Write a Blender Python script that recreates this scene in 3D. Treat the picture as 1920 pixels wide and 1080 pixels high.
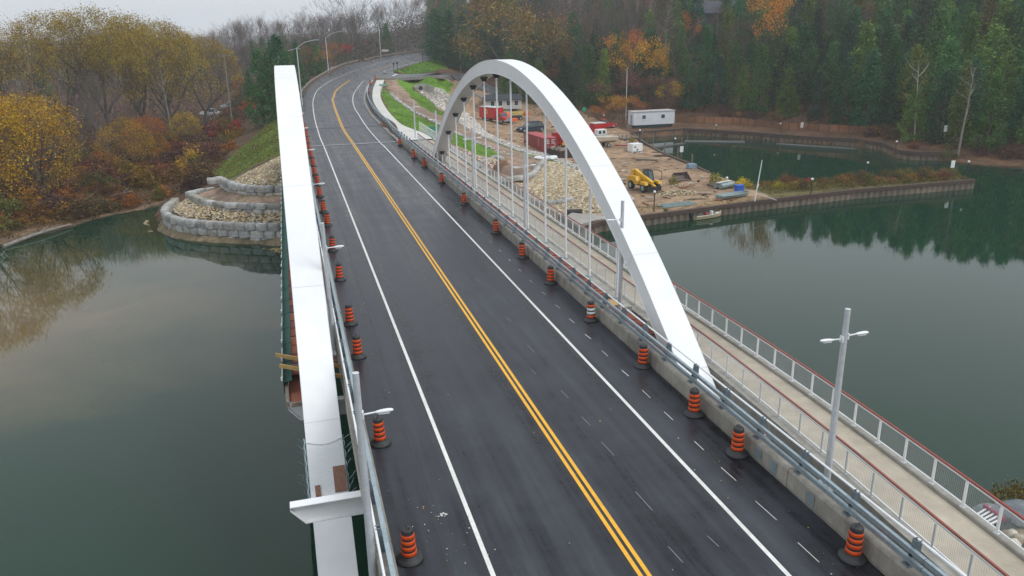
import bpy, math, random
import numpy as np
from mathutils import Vector, Matrix, Euler, noise as mnoise

for _o in list(bpy.data.objects):
    bpy.data.objects.remove(_o, do_unlink=True)
scene = bpy.context.scene
COL = scene.collection
rad = math.radians
rng = random.Random(7)
npr = np.random.default_rng(7)

# ------------------------------------------------------------------ camera
FPX = 1461.0                      # focal length in pixels of a 1920 wide picture
CAM_H = 12.90                     # metres above the deck
AX = np.array([0.96214198, -0.10050153, 0.25334216])
AY = np.array([-0.27201287, -0.29582966, 0.91569308])
AZ = np.array([-0.01708243, -0.94993908, -0.31196784])
RM = np.stack([AX, AY, AZ])       # picture ray -> world direction
cam_d = bpy.data.cameras.new("camera")
cam_d.sensor_width = 36.0
cam_d.lens = FPX / 1920 * 36.0
cam_d.clip_start = 0.1
cam_d.clip_end = 6000
cam = bpy.data.objects.new("camera", cam_d)
COL.objects.link(cam)
cam.matrix_world = Matrix(((RM[0, 0], -RM[0, 1], -RM[0, 2], 0), (RM[1, 0], -RM[1, 1], -RM[1, 2], 0),
                           (RM[2, 0], -RM[2, 1], -RM[2, 2], CAM_H), (0, 0, 0, 1)))
scene.camera = cam

# ------------------------------------------------------------------ world (overcast sky)
world = bpy.data.worlds.new("World")
scene.world = world
world.use_nodes = True
wn = world.node_tree
wn.nodes.clear()
SUN_EL, SUN_ROT = rad(48), rad(125)
sky = wn.nodes.new("ShaderNodeTexSky")
sky.sky_type = 'NISHITA'
sky.sun_disc = False
sky.sun_elevation = SUN_EL
sky.sun_rotation = SUN_ROT
sky.air_density = 1.0
sky.dust_density = 3.0
hs = wn.nodes.new("ShaderNodeHueSaturation")
hs.inputs['Saturation'].default_value = 0.25
wn.links.new(sky.outputs[0], hs.inputs['Color'])
tc = wn.nodes.new("ShaderNodeTexCoord")
sep = wn.nodes.new("ShaderNodeSeparateXYZ")
wn.links.new(tc.outputs['Generated'], sep.inputs[0])
ramp = wn.nodes.new("ShaderNodeValToRGB")
ramp.color_ramp.elements[0].position = 0.0
ramp.color_ramp.elements[0].color = (0.66, 0.70, 0.755, 1)
ramp.color_ramp.elements[1].position = 0.75
ramp.color_ramp.elements[1].color = (0.93, 0.985, 1.04, 1)
_e = ramp.color_ramp.elements.new(0.18)
_e.color = (0.71, 0.745, 0.79, 1)
wn.links.new(sep.outputs['Z'], ramp.inputs[0])
cl = wn.nodes.new("ShaderNodeTexNoise")
cl.inputs['Scale'].default_value = 2.2
cl.inputs['Detail'].default_value = 5
cmul = wn.nodes.new("ShaderNodeMath"); cmul.operation = 'MULTIPLY_ADD'
cmul.inputs[1].default_value = 3.2; cmul.inputs[2].default_value = 8.6
wn.links.new(tc.outputs['Generated'], cl.inputs['Vector'])
wn.links.new(cl.outputs['Fac'], cmul.inputs[0])
sc_ = wn.nodes.new("ShaderNodeVectorMath"); sc_.operation = 'SCALE'
wn.links.new(ramp.outputs[0], sc_.inputs[0])
wn.links.new(cmul.outputs[0], sc_.inputs['Scale'])
mx = wn.nodes.new("ShaderNodeMix"); mx.data_type = 'RGBA'
mx.inputs['Factor'].default_value = 0.86
wn.links.new(hs.outputs[0], mx.inputs[6])
wn.links.new(sc_.outputs[0], mx.inputs[7])
bg = wn.nodes.new("ShaderNodeBackground")
bg.inputs['Strength'].default_value = 0.12
wn.links.new(mx.outputs[2], bg.inputs['Color'])
wo = wn.nodes.new("ShaderNodeOutputWorld")
wn.links.new(bg.outputs[0], wo.inputs['Surface'])

sun_d = bpy.data.lights.new("sun", 'SUN')
sun_d.energy = 1.3
sun_d.angle = rad(25)
sun_d.color = (1.0, 0.975, 0.94)
sun = bpy.data.objects.new("sun", sun_d)
COL.objects.link(sun)
# direction towards the sun: azimuth measured like the sky texture's rotation
_sd = Vector((math.sin(SUN_ROT) * math.cos(SUN_EL), math.cos(SUN_ROT) * math.cos(SUN_EL), math.sin(SUN_EL)))
sun.rotation_euler = _sd.to_track_quat('Z', 'Y').to_euler()
sun.location = (60, -40, 90)

scene.view_settings.view_transform = 'Standard'
scene.view_settings.look = 'None'
scene.view_settings.exposure = 0.0
scene.view_settings.gamma = 1.0
scene.view_settings.use_curve_mapping = False
scene.render.engine = 'CYCLES'
scene.cycles.max_bounces = 6
scene.cycles.diffuse_bounces = 2
scene.cycles.glossy_bounces = 3
scene.cycles.transparent_max_bounces = 6
scene.cycles.volume_bounces = 2

# ------------------------------------------------------------------ helpers
def ray(px, py):
    return RM @ np.array([px - 960.0, py - 540.0, FPX])

def P(px, py, z=0.0):
    """picture point on the horizontal plane at height z"""
    w = ray(px, py)
    t = (z - CAM_H) / w[2]
    return (w[0] * t, w[1] * t, z)

def pairs(s):
    return [tuple(float(a) for a in q.split(',')) for q in s.split(';') if q.strip()]

def new_mesh(name, verts, faces, mats=(), midx=None, smooth=False):
    me = bpy.data.meshes.new(name)
    me.from_pydata([tuple(v) for v in verts], [], [tuple(f) for f in faces])
    for m in mats:
        me.materials.append(m)
    if midx is not None and len(mats) > 1:
        me.polygons.foreach_set('material_index', midx)
    if smooth:
        me.polygons.foreach_set('use_smooth', [True] * len(me.polygons))
    me.update()
    return me

def np_mesh(name, verts, faces, mat, smooth=False, colors=None):
    """faces: (N,k) int array"""
    verts = np.asarray(verts, dtype=np.float32); faces = np.asarray(faces, dtype=np.int32)
    me = bpy.data.meshes.new(name)
    me.vertices.add(len(verts)); me.vertices.foreach_set('co', verts.ravel())
    n, k = faces.shape
    me.loops.add(n * k); me.loops.foreach_set('vertex_index', faces.ravel())
    me.polygons.add(n)
    me.polygons.foreach_set('loop_start', np.arange(0, n * k, k, dtype=np.int32))
    me.polygons.foreach_set('loop_total', np.full(n, k, dtype=np.int32))
    if smooth:
        me.polygons.foreach_set('use_smooth', np.ones(n, dtype=bool))
    me.materials.append(mat)
    me.update(calc_edges=True)
    if colors is not None:
        ca = me.color_attributes.new('tint', 'FLOAT_COLOR', 'POINT')
        c4 = np.ones((len(verts), 4), dtype=np.float32); c4[:, :3] = colors
        ca.data.foreach_set('color', c4.ravel())
    return me

def link(name, me, parent=None, loc=None, **props):
    o = bpy.data.objects.new(name, me)
    COL.objects.link(o)
    if parent is not None:
        o.parent = parent
    if loc is not None:
        o.location = loc
    for k, v in props.items():
        o[k] = v
    return o

def thing(name, label, cat, loc=(0, 0, 0), rz=0.0, group=None):
    o = bpy.data.objects.new(name, None)
    COL.objects.link(o)
    o.empty_display_size = 0.3
    o.location = loc
    o.rotation_euler = (0, 0, rz)
    o['label'] = label
    o['category'] = cat
    if group:
        o['group'] = group
    return o

def copy_thing(src, loc, rz=0.0, label=None, scale=None, color=None):
    r = src.copy(); COL.objects.link(r)
    r.location = loc
    r.rotation_euler = (0, 0, rz)
    if label: r['label'] = label
    if scale is not None: r.scale = scale if hasattr(scale, '__len__') else (scale,) * 3
    for ch in src.children:
        c = ch.copy(); COL.objects.link(c); c.parent = r
        if color is not None and ch.name.startswith(('crown', 'foliage')): c.color = color
        for g in ch.children:
            d = g.copy(); COL.objects.link(d); d.parent = c
    return r

class MB:
    """collects shapes into one mesh"""
    def __init__(s):
        s.v = []; s.f = []; s.m = []
    def add(s, verts, faces, mi=0):
        b = len(s.v)
        s.v += [tuple(v) for v in verts]
        s.f += [tuple(i + b for i in f) for f in faces]
        s.m += [mi] * len(faces)
        return s
    def box(s, x0, x1, y0, y1, z0, z1, mi=0):
        v = [(x0, y0, z0), (x1, y0, z0), (x1, y1, z0), (x0, y1, z0), (x0, y0, z1), (x1, y0, z1), (x1, y1, z1), (x0, y1, z1)]
        return s.add(v, [(0, 3, 2, 1), (4, 5, 6, 7), (0, 1, 5, 4), (1, 2, 6, 5), (2, 3, 7, 6), (3, 0, 4, 7)], mi)
    def obox(s, c, size, rot=(0, 0, 0), mi=0, taper=1.0):
        M = Euler(rot).to_matrix()
        hx, hy, hz = [a / 2 for a in size]
        v = []
        for z, k in ((-hz, 1.0), (hz, taper)):
            for x, y in ((-hx, -hy), (hx, -hy), (hx, hy), (-hx, hy)):
                v.append(Vector(c) + M @ Vector((x * k, y * k, z)))
        return s.add(v, [(0, 3, 2, 1), (4, 5, 6, 7), (0, 1, 5, 4), (1, 2, 6, 5), (2, 3, 7, 6), (3, 0, 4, 7)], mi)
    def bar(s, a, b, w, h=None, mi=0):
        """square bar from a to b"""
        a, b = Vector(a), Vector(b); h = h or w
        d = (b - a).normalized()
        up = Vector((0, 0, 1)) if abs(d.z) < 0.95 else Vector((1, 0, 0))
        r = d.cross(up).normalized(); u = r.cross(d)
        v = [p + r * sx * w / 2 + u * sz * h / 2 for p in (a, b) for sx, sz in ((-1, -1), (1, -1), (1, 1), (-1, 1))]
        return s.add(v, [(0, 1, 2, 3), (7, 6, 5, 4), (0, 4, 5, 1), (1, 5, 6, 2), (2, 6, 7, 3), (3, 7, 4, 0)], mi)
    def tube(s, pts, r, n=8, mi=0, caps=True):
        pts = [Vector(p) for p in pts]
        rs = r if hasattr(r, '__len__') else [r] * len(pts)
        rings = []
        for i, p in enumerate(pts):
            d = (pts[min(i + 1, len(pts) - 1)] - pts[max(i - 1, 0)]).normalized()
            up = Vector((0, 0, 1)) if abs(d.z) < 0.95 else Vector((0, 1, 0))
            a = d.cross(up).normalized(); b = a.cross(d)
            rings.append([p + (a * math.cos(2 * math.pi * k / n) + b * math.sin(2 * math.pi * k / n)) * rs[i] for k in range(n)])
        v = [q for rg in rings for q in rg]
        f = []
        for i in range(len(pts) - 1):
            for k in range(n):
                f.append((i * n + k, i * n + (k + 1) % n, (i + 1) * n + (k + 1) % n, (i + 1) * n + k))
        if caps:
            f.append(tuple(reversed(range(n)))); f.append(tuple(range((len(pts) - 1) * n, len(pts) * n)))
        return s.add(v, f, mi)
    def lathe(s, prof, n=20, c=(0, 0, 0), mi=0):
        v = []; f = []
        for r, z in prof:
            for k in range(n):
                a = 2 * math.pi * k / n
                v.append((c[0] + r * math.cos(a), c[1] + r * math.sin(a), c[2] + z))
        for i in range(len(prof) - 1):
            for k in range(n):
                f.append((i * n + k, i * n + (k + 1) % n, (i + 1) * n + (k + 1) % n, (i + 1) * n + k))
        if prof[0][0] > 1e-4: f.append(tuple(reversed(range(n))))
        if prof[-1][0] > 1e-4: f.append(tuple(range((len(prof) - 1) * n, len(prof) * n)))
        return s.add(v, f, mi)
    def prism(s, poly, y0, y1, mi=0, axis='y'):
        """poly in the (x,z) plane pushed along y (or (y,z) along x, (x,y) along z)"""
        n = len(poly)
        def p3(a, b, t):
            return (a, t, b) if axis == 'y' else ((t, a, b) if axis == 'x' else (a, b, t))
        v = [p3(a, b, y0) for a, b in poly] + [p3(a, b, y1) for a, b in poly]
        f = [tuple(reversed(range(n))), tuple(range(n, 2 * n))]
        for k in range(n):
            f.append((k, (k + 1) % n, n + (k + 1) % n, n + k))
        return s.add(v, f, mi)
    def sweep(s, path, prof, mi=0, closed=True, caps=True):
        """profile (side offset, height) swept along a path; offset to the right of travel"""
        n = len(prof); v = []; f = []
        path = [Vector(p) for p in path]
        for i, p in enumerate(path):
            d = path[min(i + 1, len(path) - 1)] - path[max(i - 1, 0)]
            d.z = 0; d.normalize()
            r = Vector((d.y, -d.x, 0))
            for a, b in prof:
                v.append(p + r * a + Vector((0, 0, b)))
        for i in range(len(path) - 1):
            for k in range(n if closed else n - 1):
                f.append((i * n + k, i * n + (k + 1) % n, (i + 1) * n + (k + 1) % n, (i + 1) * n + k))
        if closed and caps:
            f.append(tuple(reversed(range(n)))); f.append(tuple(range((len(path) - 1) * n, len(path) * n)))
        return s.add(v, f, mi)
    def blob(s, c, r, seed=0, mi=0, sq=(1, 1, 1), sub=1, j=0.18):
        v, f = ICO[sub]
        R = random.Random(seed)
        M = Euler((R.random() * 6, R.random() * 6, R.random() * 6)).to_matrix()
        vv = []
        for q in v:
            q = M @ (Vector(q) * (1 + R.uniform(-j, j)))
            vv.append((c[0] + q.x * r * sq[0], c[1] + q.y * r * sq[1], c[2] + q.z * r * sq[2]))
        return s.add(vv, f, mi)
    def mesh(s, name, mats, smooth=False, off=None):
        if off is not None:
            s.v = [(a - off[0], b - off[1], c - off[2]) for a, b, c in s.v]
        if not isinstance(mats, (list, tuple)): mats = [mats]
        return new_mesh(name, s.v, s.f, mats, s.m, smooth)
    def build(s, name, mats, parent=None, smooth=False, world=False, **props):
        off = tuple(parent.location) if (world and parent is not None) else None
        return link(name, s.mesh(name, mats, smooth, off), parent, **props)

def _ico():
    t = (1 + 5 ** .5) / 2
    v = [(-1, t, 0), (1, t, 0), (-1, -t, 0), (1, -t, 0), (0, -1, t), (0, 1, t), (0, -1, -t), (0, 1, -t), (t, 0, -1), (t, 0, 1), (-t, 0, -1), (-t, 0, 1)]
    v = [tuple(Vector(q).normalized()) for q in v]
    f = [(0, 11, 5), (0, 5, 1), (0, 1, 7), (0, 7, 10), (0, 10, 11), (1, 5, 9), (5, 11, 4), (11, 10, 2), (10, 7, 6), (7, 1, 8),
         (3, 9, 4), (3, 4, 2), (3, 2, 6), (3, 6, 8), (3, 8, 9), (4, 9, 5), (2, 4, 11), (6, 2, 10), (8, 6, 7), (9, 8, 1)]
    out = {1: (v, f)}
    v2 = list(v); f2 = []; cache = {}
    def mid(a, b):
        k = (min(a, b), max(a, b))
        if k not in cache:
            v2.append(tuple(((Vector(v2[a]) + Vector(v2[b])) / 2).normalized())); cache[k] = len(v2) - 1
        return cache[k]
    for a, b, c in f:
        ab, bc, ca = mid(a, b), mid(b, c), mid(c, a)
        f2 += [(a, ab, ca), (b, bc, ab), (c, ca, bc), (ab, bc, ca)]
    out[2] = (v2, f2)
    return out
ICO = _ico()

# ------------------------------------------------------------------ materials
MATS = {}
def mat(name, c1, c2=None, scale=3.0, rough=0.6, metal=0.0, bump=0.0, bscale=None, big=0.0, stretch=None, spec=0.5, rvar=0.0, detail=6, coat=0.0, bdist=0.02):
    """two-tone noise colour on world position, optional large stains and bump"""
    if name in MATS: return MATS[name]
    m = bpy.data.materials.new(name); m.use_nodes = True
    nt = m.node_tree; N = nt.nodes; L = nt.links
    b = N['Principled BSDF']
    b.inputs['Roughness'].default_value = rough
    b.inputs['Metallic'].default_value = metal
    b.inputs['Specular IOR Level'].default_value = spec
    if coat: b.inputs['Coat Weight'].default_value = coat
    g = N.new('ShaderNodeNewGeometry')
    vec = g.outputs['Position']
    if stretch:
        mp = N.new('ShaderNodeMapping'); mp.inputs['Scale'].default_value = stretch
        L.new(vec, mp.inputs[0]); vec = mp.outputs[0]
    if c2 is None: c2 = tuple(min(1, a * 0.8) for a in c1)
    n1 = N.new('ShaderNodeTexNoise'); n1.inputs['Scale'].default_value = scale; n1.inputs['Detail'].default_value = detail
    n1.inputs['Roughness'].default_value = 0.65
    L.new(vec, n1.inputs['Vector'])
    r = N.new('ShaderNodeValToRGB'); r.color_ramp.elements[0].position = 0.32; r.color_ramp.elements[1].position = 0.68
    r.color_ramp.elements[0].color = (*c1, 1); r.color_ramp.elements[1].color = (*c2, 1)
    L.new(n1.outputs['Fac'], r.inputs[0])
    out = r.outputs[0]
    if big:
        n2 = N.new('ShaderNodeTexNoise'); n2.inputs['Scale'].default_value = scale * 0.13; n2.inputs['Detail'].default_value = 4
        L.new(g.outputs['Position'], n2.inputs['Vector'])
        mr = N.new('ShaderNodeMapRange'); mr.inputs['From Min'].default_value = .3; mr.inputs['From Max'].default_value = .7
        mr.inputs['To Min'].default_value = 1 - big; mr.inputs['To Max'].default_value = 1 + big * .6
        L.new(n2.outputs['Fac'], mr.inputs[0])
        vm = N.new('ShaderNodeVectorMath'); vm.operation = 'SCALE'
        L.new(out, vm.inputs[0]); L.new(mr.outputs[0], vm.inputs['Scale']); out = vm.outputs[0]
    L.new(out, b.inputs['Base Color'])
    if rvar:
        mr2 = N.new('ShaderNodeMapRange'); mr2.inputs['To Min'].default_value = max(.02, rough - rvar); mr2.inputs['To Max'].default_value = rough + rvar
        n3 = N.new('ShaderNodeTexNoise'); n3.inputs['Scale'].default_value = scale * .4; n3.inputs['Detail'].default_value = 5
        L.new(vec, n3.inputs['Vector'])
        L.new(n3.outputs['Fac'], mr2.inputs[0]); L.new(mr2.outputs[0], b.inputs['Roughness'])
    if bump:
        nb = N.new('ShaderNodeTexNoise'); nb.inputs['Scale'].default_value = bscale or scale * 3; nb.inputs['Detail'].default_value = 6
        L.new(g.outputs['Position'], nb.inputs['Vector'])
        bp = N.new('ShaderNodeBump'); bp.inputs['Strength'].default_value = bump; bp.inputs['Distance'].default_value = bdist
        L.new(nb.outputs['Fac'], bp.inputs['Height']); L.new(bp.outputs[0], b.inputs['Normal'])
    MATS[name] = m
    return m

def tint_mat(name, scale=6.0, var=0.35, rough=0.9, bump=0.5, bscale=20, bdist=0.05, attr='tint', trans=0.0, objcol=False, spec=0.3):
    """colour from the mesh's own tint (or the object's colour) broken up by noise"""
    if name in MATS: return MATS[name]
    m = bpy.data.materials.new(name); m.use_nodes = True
    nt = m.node_tree; N = nt.nodes; L = nt.links
    b = N['Principled BSDF']; b.inputs['Roughness'].default_value = rough; b.inputs['Specular IOR Level'].default_value = spec
    g = N.new('ShaderNodeNewGeometry')
    if objcol:
        oi = N.new('ShaderNodeObjectInfo'); src = oi.outputs['Color']
        if attr:
            at = N.new('ShaderNodeAttribute'); at.attribute_name = attr
            mm = N.new('ShaderNodeMix'); mm.data_type = 'RGBA'; mm.blend_type = 'MULTIPLY'; mm.inputs['Factor'].default_value = 1
            L.new(src, mm.inputs[6]); L.new(at.outputs['Color'], mm.inputs[7]); src = mm.outputs[2]
    else:
        at = N.new('ShaderNodeAttribute'); at.attribute_name = attr; src = at.outputs['Color']
    n1 = N.new('ShaderNodeTexNoise'); n1.inputs['Scale'].default_value = scale; n1.inputs['Detail'].default_value = 5; n1.inputs['Roughness'].default_value = .7
    L.new(g.outputs['Position'], n1.inputs['Vector'])
    mr = N.new('ShaderNodeMapRange'); mr.inputs['From Min'].default_value = .3; mr.inputs['From Max'].default_value = .7
    mr.inputs['To Min'].default_value = 1 - var; mr.inputs['To Max'].default_value = 1 + var
    L.new(n1.outputs['Fac'], mr.inputs[0])
    vm = N.new('ShaderNodeVectorMath'); vm.operation = 'SCALE'
    if name == 'ground_cover':
        nl = N.new('ShaderNodeTexNoise'); nl.inputs['Scale'].default_value = .22; nl.inputs['Detail'].default_value = 6; nl.inputs['Distortion'].default_value = 1.2
        L.new(g.outputs['Position'], nl.inputs['Vector'])
        ml = N.new('ShaderNodeMapRange'); ml.inputs['From Min'].default_value = .35; ml.inputs['From Max'].default_value = .62; ml.inputs['To Min'].default_value = .62; ml.inputs['To Max'].default_value = 1.12
        L.new(nl.outputs['Fac'], ml.inputs[0])
        v2 = N.new('ShaderNodeVectorMath'); v2.operation = 'SCALE'; L.new(src, v2.inputs[0]); L.new(ml.outputs[0], v2.inputs['Scale']); src = v2.outputs[0]
    L.new(src, vm.inputs[0]); L.new(mr.outputs[0], vm.inputs['Scale'])
    L.new(vm.outputs[0], b.inputs['Base Color'])
    if bump:
        nb = N.new('ShaderNodeTexNoise'); nb.inputs['Scale'].default_value = bscale; nb.inputs['Detail'].default_value = 6
        L.new(g.outputs['Position'], nb.inputs['Vector'])
        bp = N.new('ShaderNodeBump'); bp.inputs['Strength'].default_value = bump; bp.inputs['Distance'].default_value = bdist
        L.new(nb.outputs['Fac'], bp.inputs['Height']); L.new(bp.outputs[0], b.inputs['Normal'])
    if trans:
        o = N['Material Output']
        tr = N.new('ShaderNodeBsdfTranslucent'); L.new(vm.outputs[0], tr.inputs['Color'])
        ms = N.new('ShaderNodeMixShader'); ms.inputs[0].default_value = trans
        L.new(b.outputs[0], ms.inputs[1]); L.new(tr.outputs[0], ms.inputs[2]); L.new(ms.outputs[0], o.inputs['Surface'])
    MATS[name] = m
    return m

WHITE = mat('white_paint', (.79, .80, .81), (.74, .755, .765), scale=1.3, rough=.38, big=.07, bump=.05, bscale=3)
WHITE2 = mat('white_powder_coat', (.78, .80, .81), (.70, .72, .73), scale=4, rough=.45)
GALV = mat('galvanised_steel', (.42, .50, .54), (.30, .38, .42), scale=9, rough=.42, metal=.55, rvar=.12, big=.15)
GALVP = mat('galvanised_pole', (.64, .67, .70), (.52, .55, .58), scale=6, rough=.5, metal=.35)
CONC = mat('barrier_concrete', (.33, .31, .27), (.19, .175, .15), scale=2.4, rough=.85, bump=.35, bscale=25, big=.3, stretch=(1, 1, .45))
CONCL = mat('walkway_concrete', (.52, .46, .37), (.40, .35, .275), scale=1.6, rough=.85, bump=.2, bscale=30, big=.18)
CURB = mat('curb_concrete', (.40, .385, .35), (.27, .255, .225), scale=2.8, rough=.88, bump=.3, bscale=22, big=.2)
PATHC = mat('path_concrete', (.60, .585, .55), (.50, .49, .46), scale=2, rough=.85, bump=.2, big=.1)
RED = mat('red_handrail', (.28, .04, .025), (.17, .026, .018), scale=6, rough=.4)
RUBBER = mat('black_rubber', (.018, .019, .021), (.03, .031, .034), scale=8, rough=.6)
ORANGE = mat('orange_sheeting', (.80, .095, .008), (.55, .06, .008), scale=5, rough=.42, big=.12)
DRUMW = mat('white_sheeting', (.75, .76, .75), scale=6, rough=.4)
DARK = mat('dark_metal', (.05, .055, .06), (.03, .03, .034), scale=6, rough=.5, metal=.4)
YELLOWM = mat('road_paint_yellow', (.80, .42, .02), (.68, .34, .018), scale=5, rough=.5)
WHITEM = mat('road_paint_white', (.74, .74, .71), (.60, .60, .58), scale=5, rough=.5, big=.1)
GLASS = mat('dark_glass', (.03, .045, .05), (.05, .07, .075), scale=2, rough=.08, spec=.8)
TYRE = mat('tyre_rubber', (.02, .02, .02), (.035, .033, .03), scale=12, rough=.85)
WOOD = mat('weathered_wood', (.24, .20, .155), (.14, .115, .09), scale=5, rough=.85, bump=.3)
PINE = mat('new_lumber', (.55, .36, .13), (.42, .26, .09), scale=6, rough=.75)
RUST = mat('rusty_steel', (.085, .045, .035), (.045, .03, .028), scale=3, rough=.8, bump=.3, big=.25)
ROCKM = tint_mat('rock', scale=5, var=.22, rough=.88, bump=.6, bscale=9, bdist=.05)
BARK = mat('bark', (.11, .095, .08), (.055, .047, .04), scale=3, rough=.9, bump=.5, bscale=12)
BARKL = mat('pale_bark', (.30, .27, .24), (.16, .14, .125), scale=2, rough=.9, stretch=(1, 1, 2.5))
LEAF = tint_mat('foliage', scale=.9, var=.34, rough=.65, bump=0, objcol=True, attr='tint', trans=.22, spec=.25)
BRUSHM = tint_mat('undergrowth', scale=.7, var=.35, rough=.8, bump=0, trans=.15, spec=.2)
# ------------------------------------------------------------------ lie of the land
WATER_Z = -8.1
ZR = [(-50, 0), (118, 0), (140, .25), (165, .9), (217, 2.5), (260, 3.4), (340, 4.6), (450, 5.4), (600, 6.2), (900, 6.8)]
def zr(ya):
    for (a, za), (b, zb) in zip(ZR, ZR[1:]):
        if ya <= b:
            t = (ya - a) / (b - a); return za + (zb - za) * t
    return ZR[-1][1]
def rd(px, py, dz=0.0):
    """a point seen on the road: the road climbs beyond the bridge"""
    x, y, _ = P(px, py, 0)
    z = zr(y); k = (CAM_H - z) / CAM_H
    return Vector((x * k, y * k, z + dz))

def catmull(pts, n):
    pts = [Vector(p) for p in pts]
    out = []
    L = [0]
    for a, b in zip(pts, pts[1:]): L.append(L[-1] + (b - a).length)
    ext = [pts[0] * 2 - pts[1]] + pts + [pts[-1] * 2 - pts[-2]]
    for i in range(n):
        s = L[-1] * i / (n - 1)
        k = 0
        while k < len(pts) - 2 and s > L[k + 1]: k += 1
        t = (s - L[k]) / max(1e-6, L[k + 1] - L[k])
        p0, p1, p2, p3 = ext[k:k + 4]
        out.append(0.5 * ((2 * p1) + (p2 - p0) * t + (2 * p0 - 5 * p1 + 4 * p2 - p3) * t * t + (3 * p1 - p0 - 3 * p2 + p3) * t ** 3))
    return out

# road edges beyond the bridge (left edge by the guard rail, right edge by the kerb)
EDGE_L = catmull([(1.45, 99.5, 0), (1.5, 125, .1)] + [rd(*q) for q in pairs('567,186;581,163.5;602,147;641,126.5;663,119.5;701,111.5;741,104;781,99;815,97')], 70)
EDGE_R = catmull([(13.02, 99.5, 0), (13.05, 112, 0)] + [rd(*q) for q in pairs('697,214;684.5,191.7;684.5,178;691,160;702,148;722,138;737,131.7;746,126.8;779,118.5;807,113;822,110.5')], 70)
# pair every left sample with the nearest right one so that the ribbon's sections stay square to the road
def nearest(p, pl): return min(pl, key=lambda q: (q - p).length)
ROADSEC = []
for i in range(70):
    a = EDGE_L[i]
    ROADSEC.append((a, EDGE_R[i]))
SIDE_A = catmull([rd(*q) for q in pairs('706,147;735,147.5;775,145;813,142.5;834,143.5')] + [Vector(P(862, 158, .6)), Vector(P(890, 175, -1.2)), Vector(P(925, 193, -3.2)), Vector(P(955, 208, -4.8))], 40)
SIDE_B = catmull([rd(*q) for q in pairs('735,134;744,138;758,139.3;793,138.2;840,136.5')] + [Vector(P(880, 140.5, .6)), Vector(P(905, 152, -1.2)), Vector(P(935, 167, -3.2)), Vector(P(967, 186, -4.8))], 40)

CP = []
def cw(*pts): CP.extend(pts)
def cp(z, s): CP.extend([P(px, py, z) for px, py in pairs(s)])
for i in range(6, 70, 4):
    a, b = ROADSEC[i]
    cw(tuple(a), tuple(b))
    d = (a - b); d.z = 0; d.normalize()
    cw((a.x + d.x * 1.6, a.y + d.y * 1.6, a.z - .1))
for i in range(4, 40, 5):
    cw(tuple(SIDE_A[i]), tuple(SIDE_B[i]))
# far bank under and beside the bridge
cw((-1.5, 79.4, -8.2), (5, 78, -8.3), (12, 76, -8.3), (20, 74.5, -8.3), (28, 73.5, -8.3))
cw((6, 86, -6.0), (6, 97.5, -2.2), (6, 101, -.6), (12, 86, -5.8), (12, 97, -2.2), (1.3, 101, -.6), (13, 101, -.6), (6, 110, -.3), (16.5, 101, -.9), (1, 112, -.3))
# left terraces
cw((-16.0, 99.5, -8.0), (-15.9, 97.0, -8.05), (-15.2, 94.2, -8.05), (-14.2, 92, -8.05), (-12.8, 90.1, -8.05), (-10.3, 88, -8.05), (-7.9, 86.4, -8.05), (-4.5, 84.8, -8.05), (-1.5, 83.3, -8.05), (3, 82.6, -8.05))
cw((-14.4, 97.5, -6.35), (-13.8, 95, -6.35), (-12, 91.4, -6.35), (-7.6, 88.2, -6.3), (-1.5, 85.2, -6.3), (4, 84.8, -6.1))
cw((-12.4, 98, -5.1), (-9.3, 91.2, -5.1), (-1.3, 87.1, -5.1), (-11.2, 98.3, -4.7), (-8.7, 93, -4.7), (-1.3, 88.2, -4.6))
cw((-7.9, 95.6, -4.4), (-5.7, 91.5, -4.3), (-1.2, 89.1, -4.2), (-6.9, 96.6, -3.2), (-4.9, 93, -3.2), (-1.0, 90.9, -3.1), (-2, 96, -1.6), (-.2, 100, -.7), (-4, 100, -2.2))
cw((-12.5, 103.5, -6.2), (-10, 102, -5.0), (-8, 106, -4.3), (-12, 112, -6.2), (-14.5, 107, -7.2), (-17.6, 112, -7.9), (-18, 107, -8.3), (-16.6, 98, -8.3))
# embankment left of the road
cw((-2.5, 112, -1.9), (-9, 120, -5.0), (-14, 128, -6.6), (-2.5, 130, -1.8), (-9, 140, -5.0), (-15, 150, -6.4), (-1.5, 150, -1.4), (-9, 160, -4.6), (-16, 172, -6.2), (-1, 175, -1.0), (-9, 190, -3.8), (-8, 215, -2.5), (-17, 205, -6), (2, 205, .5), (-4, 230, -1))
# left bottom land
cw((-31.5, 95, -7.9), (-29.5, 99, -7.9), (-26.6, 101, -7.9), (-23.2, 107, -7.9), (-19.8, 109.5, -7.9), (-60, 88, -7.9), (-100, 74, -7.9), (-35, 105, -7.0), (-25, 120, -7.2), (-20, 140, -7.1),
   (-45, 130, -6.8), (-80, 110, -6.6), (-60, 160, -6.8), (-100, 160, -6.5), (-25, 175, -6.8), (-34, 200, -6.6), (-19, 214, -6.2), (-16, 228, -5.8), (-40, 230, -6.0), (-10, 255, -3.5), (10, 262, 2.0), (-30, 270, -4), (-100, 240, -5),
   (-200, 120, -6), (-200, 260, -4), (0, 300, 2.5), (-60, 330, -2), (-160, 400, 0), (0, 420, 5), (40, 360, 7), (-400, 300, 2), (-400, 800, 2), (0, 800, 5), (-100, 600, 3))
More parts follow.
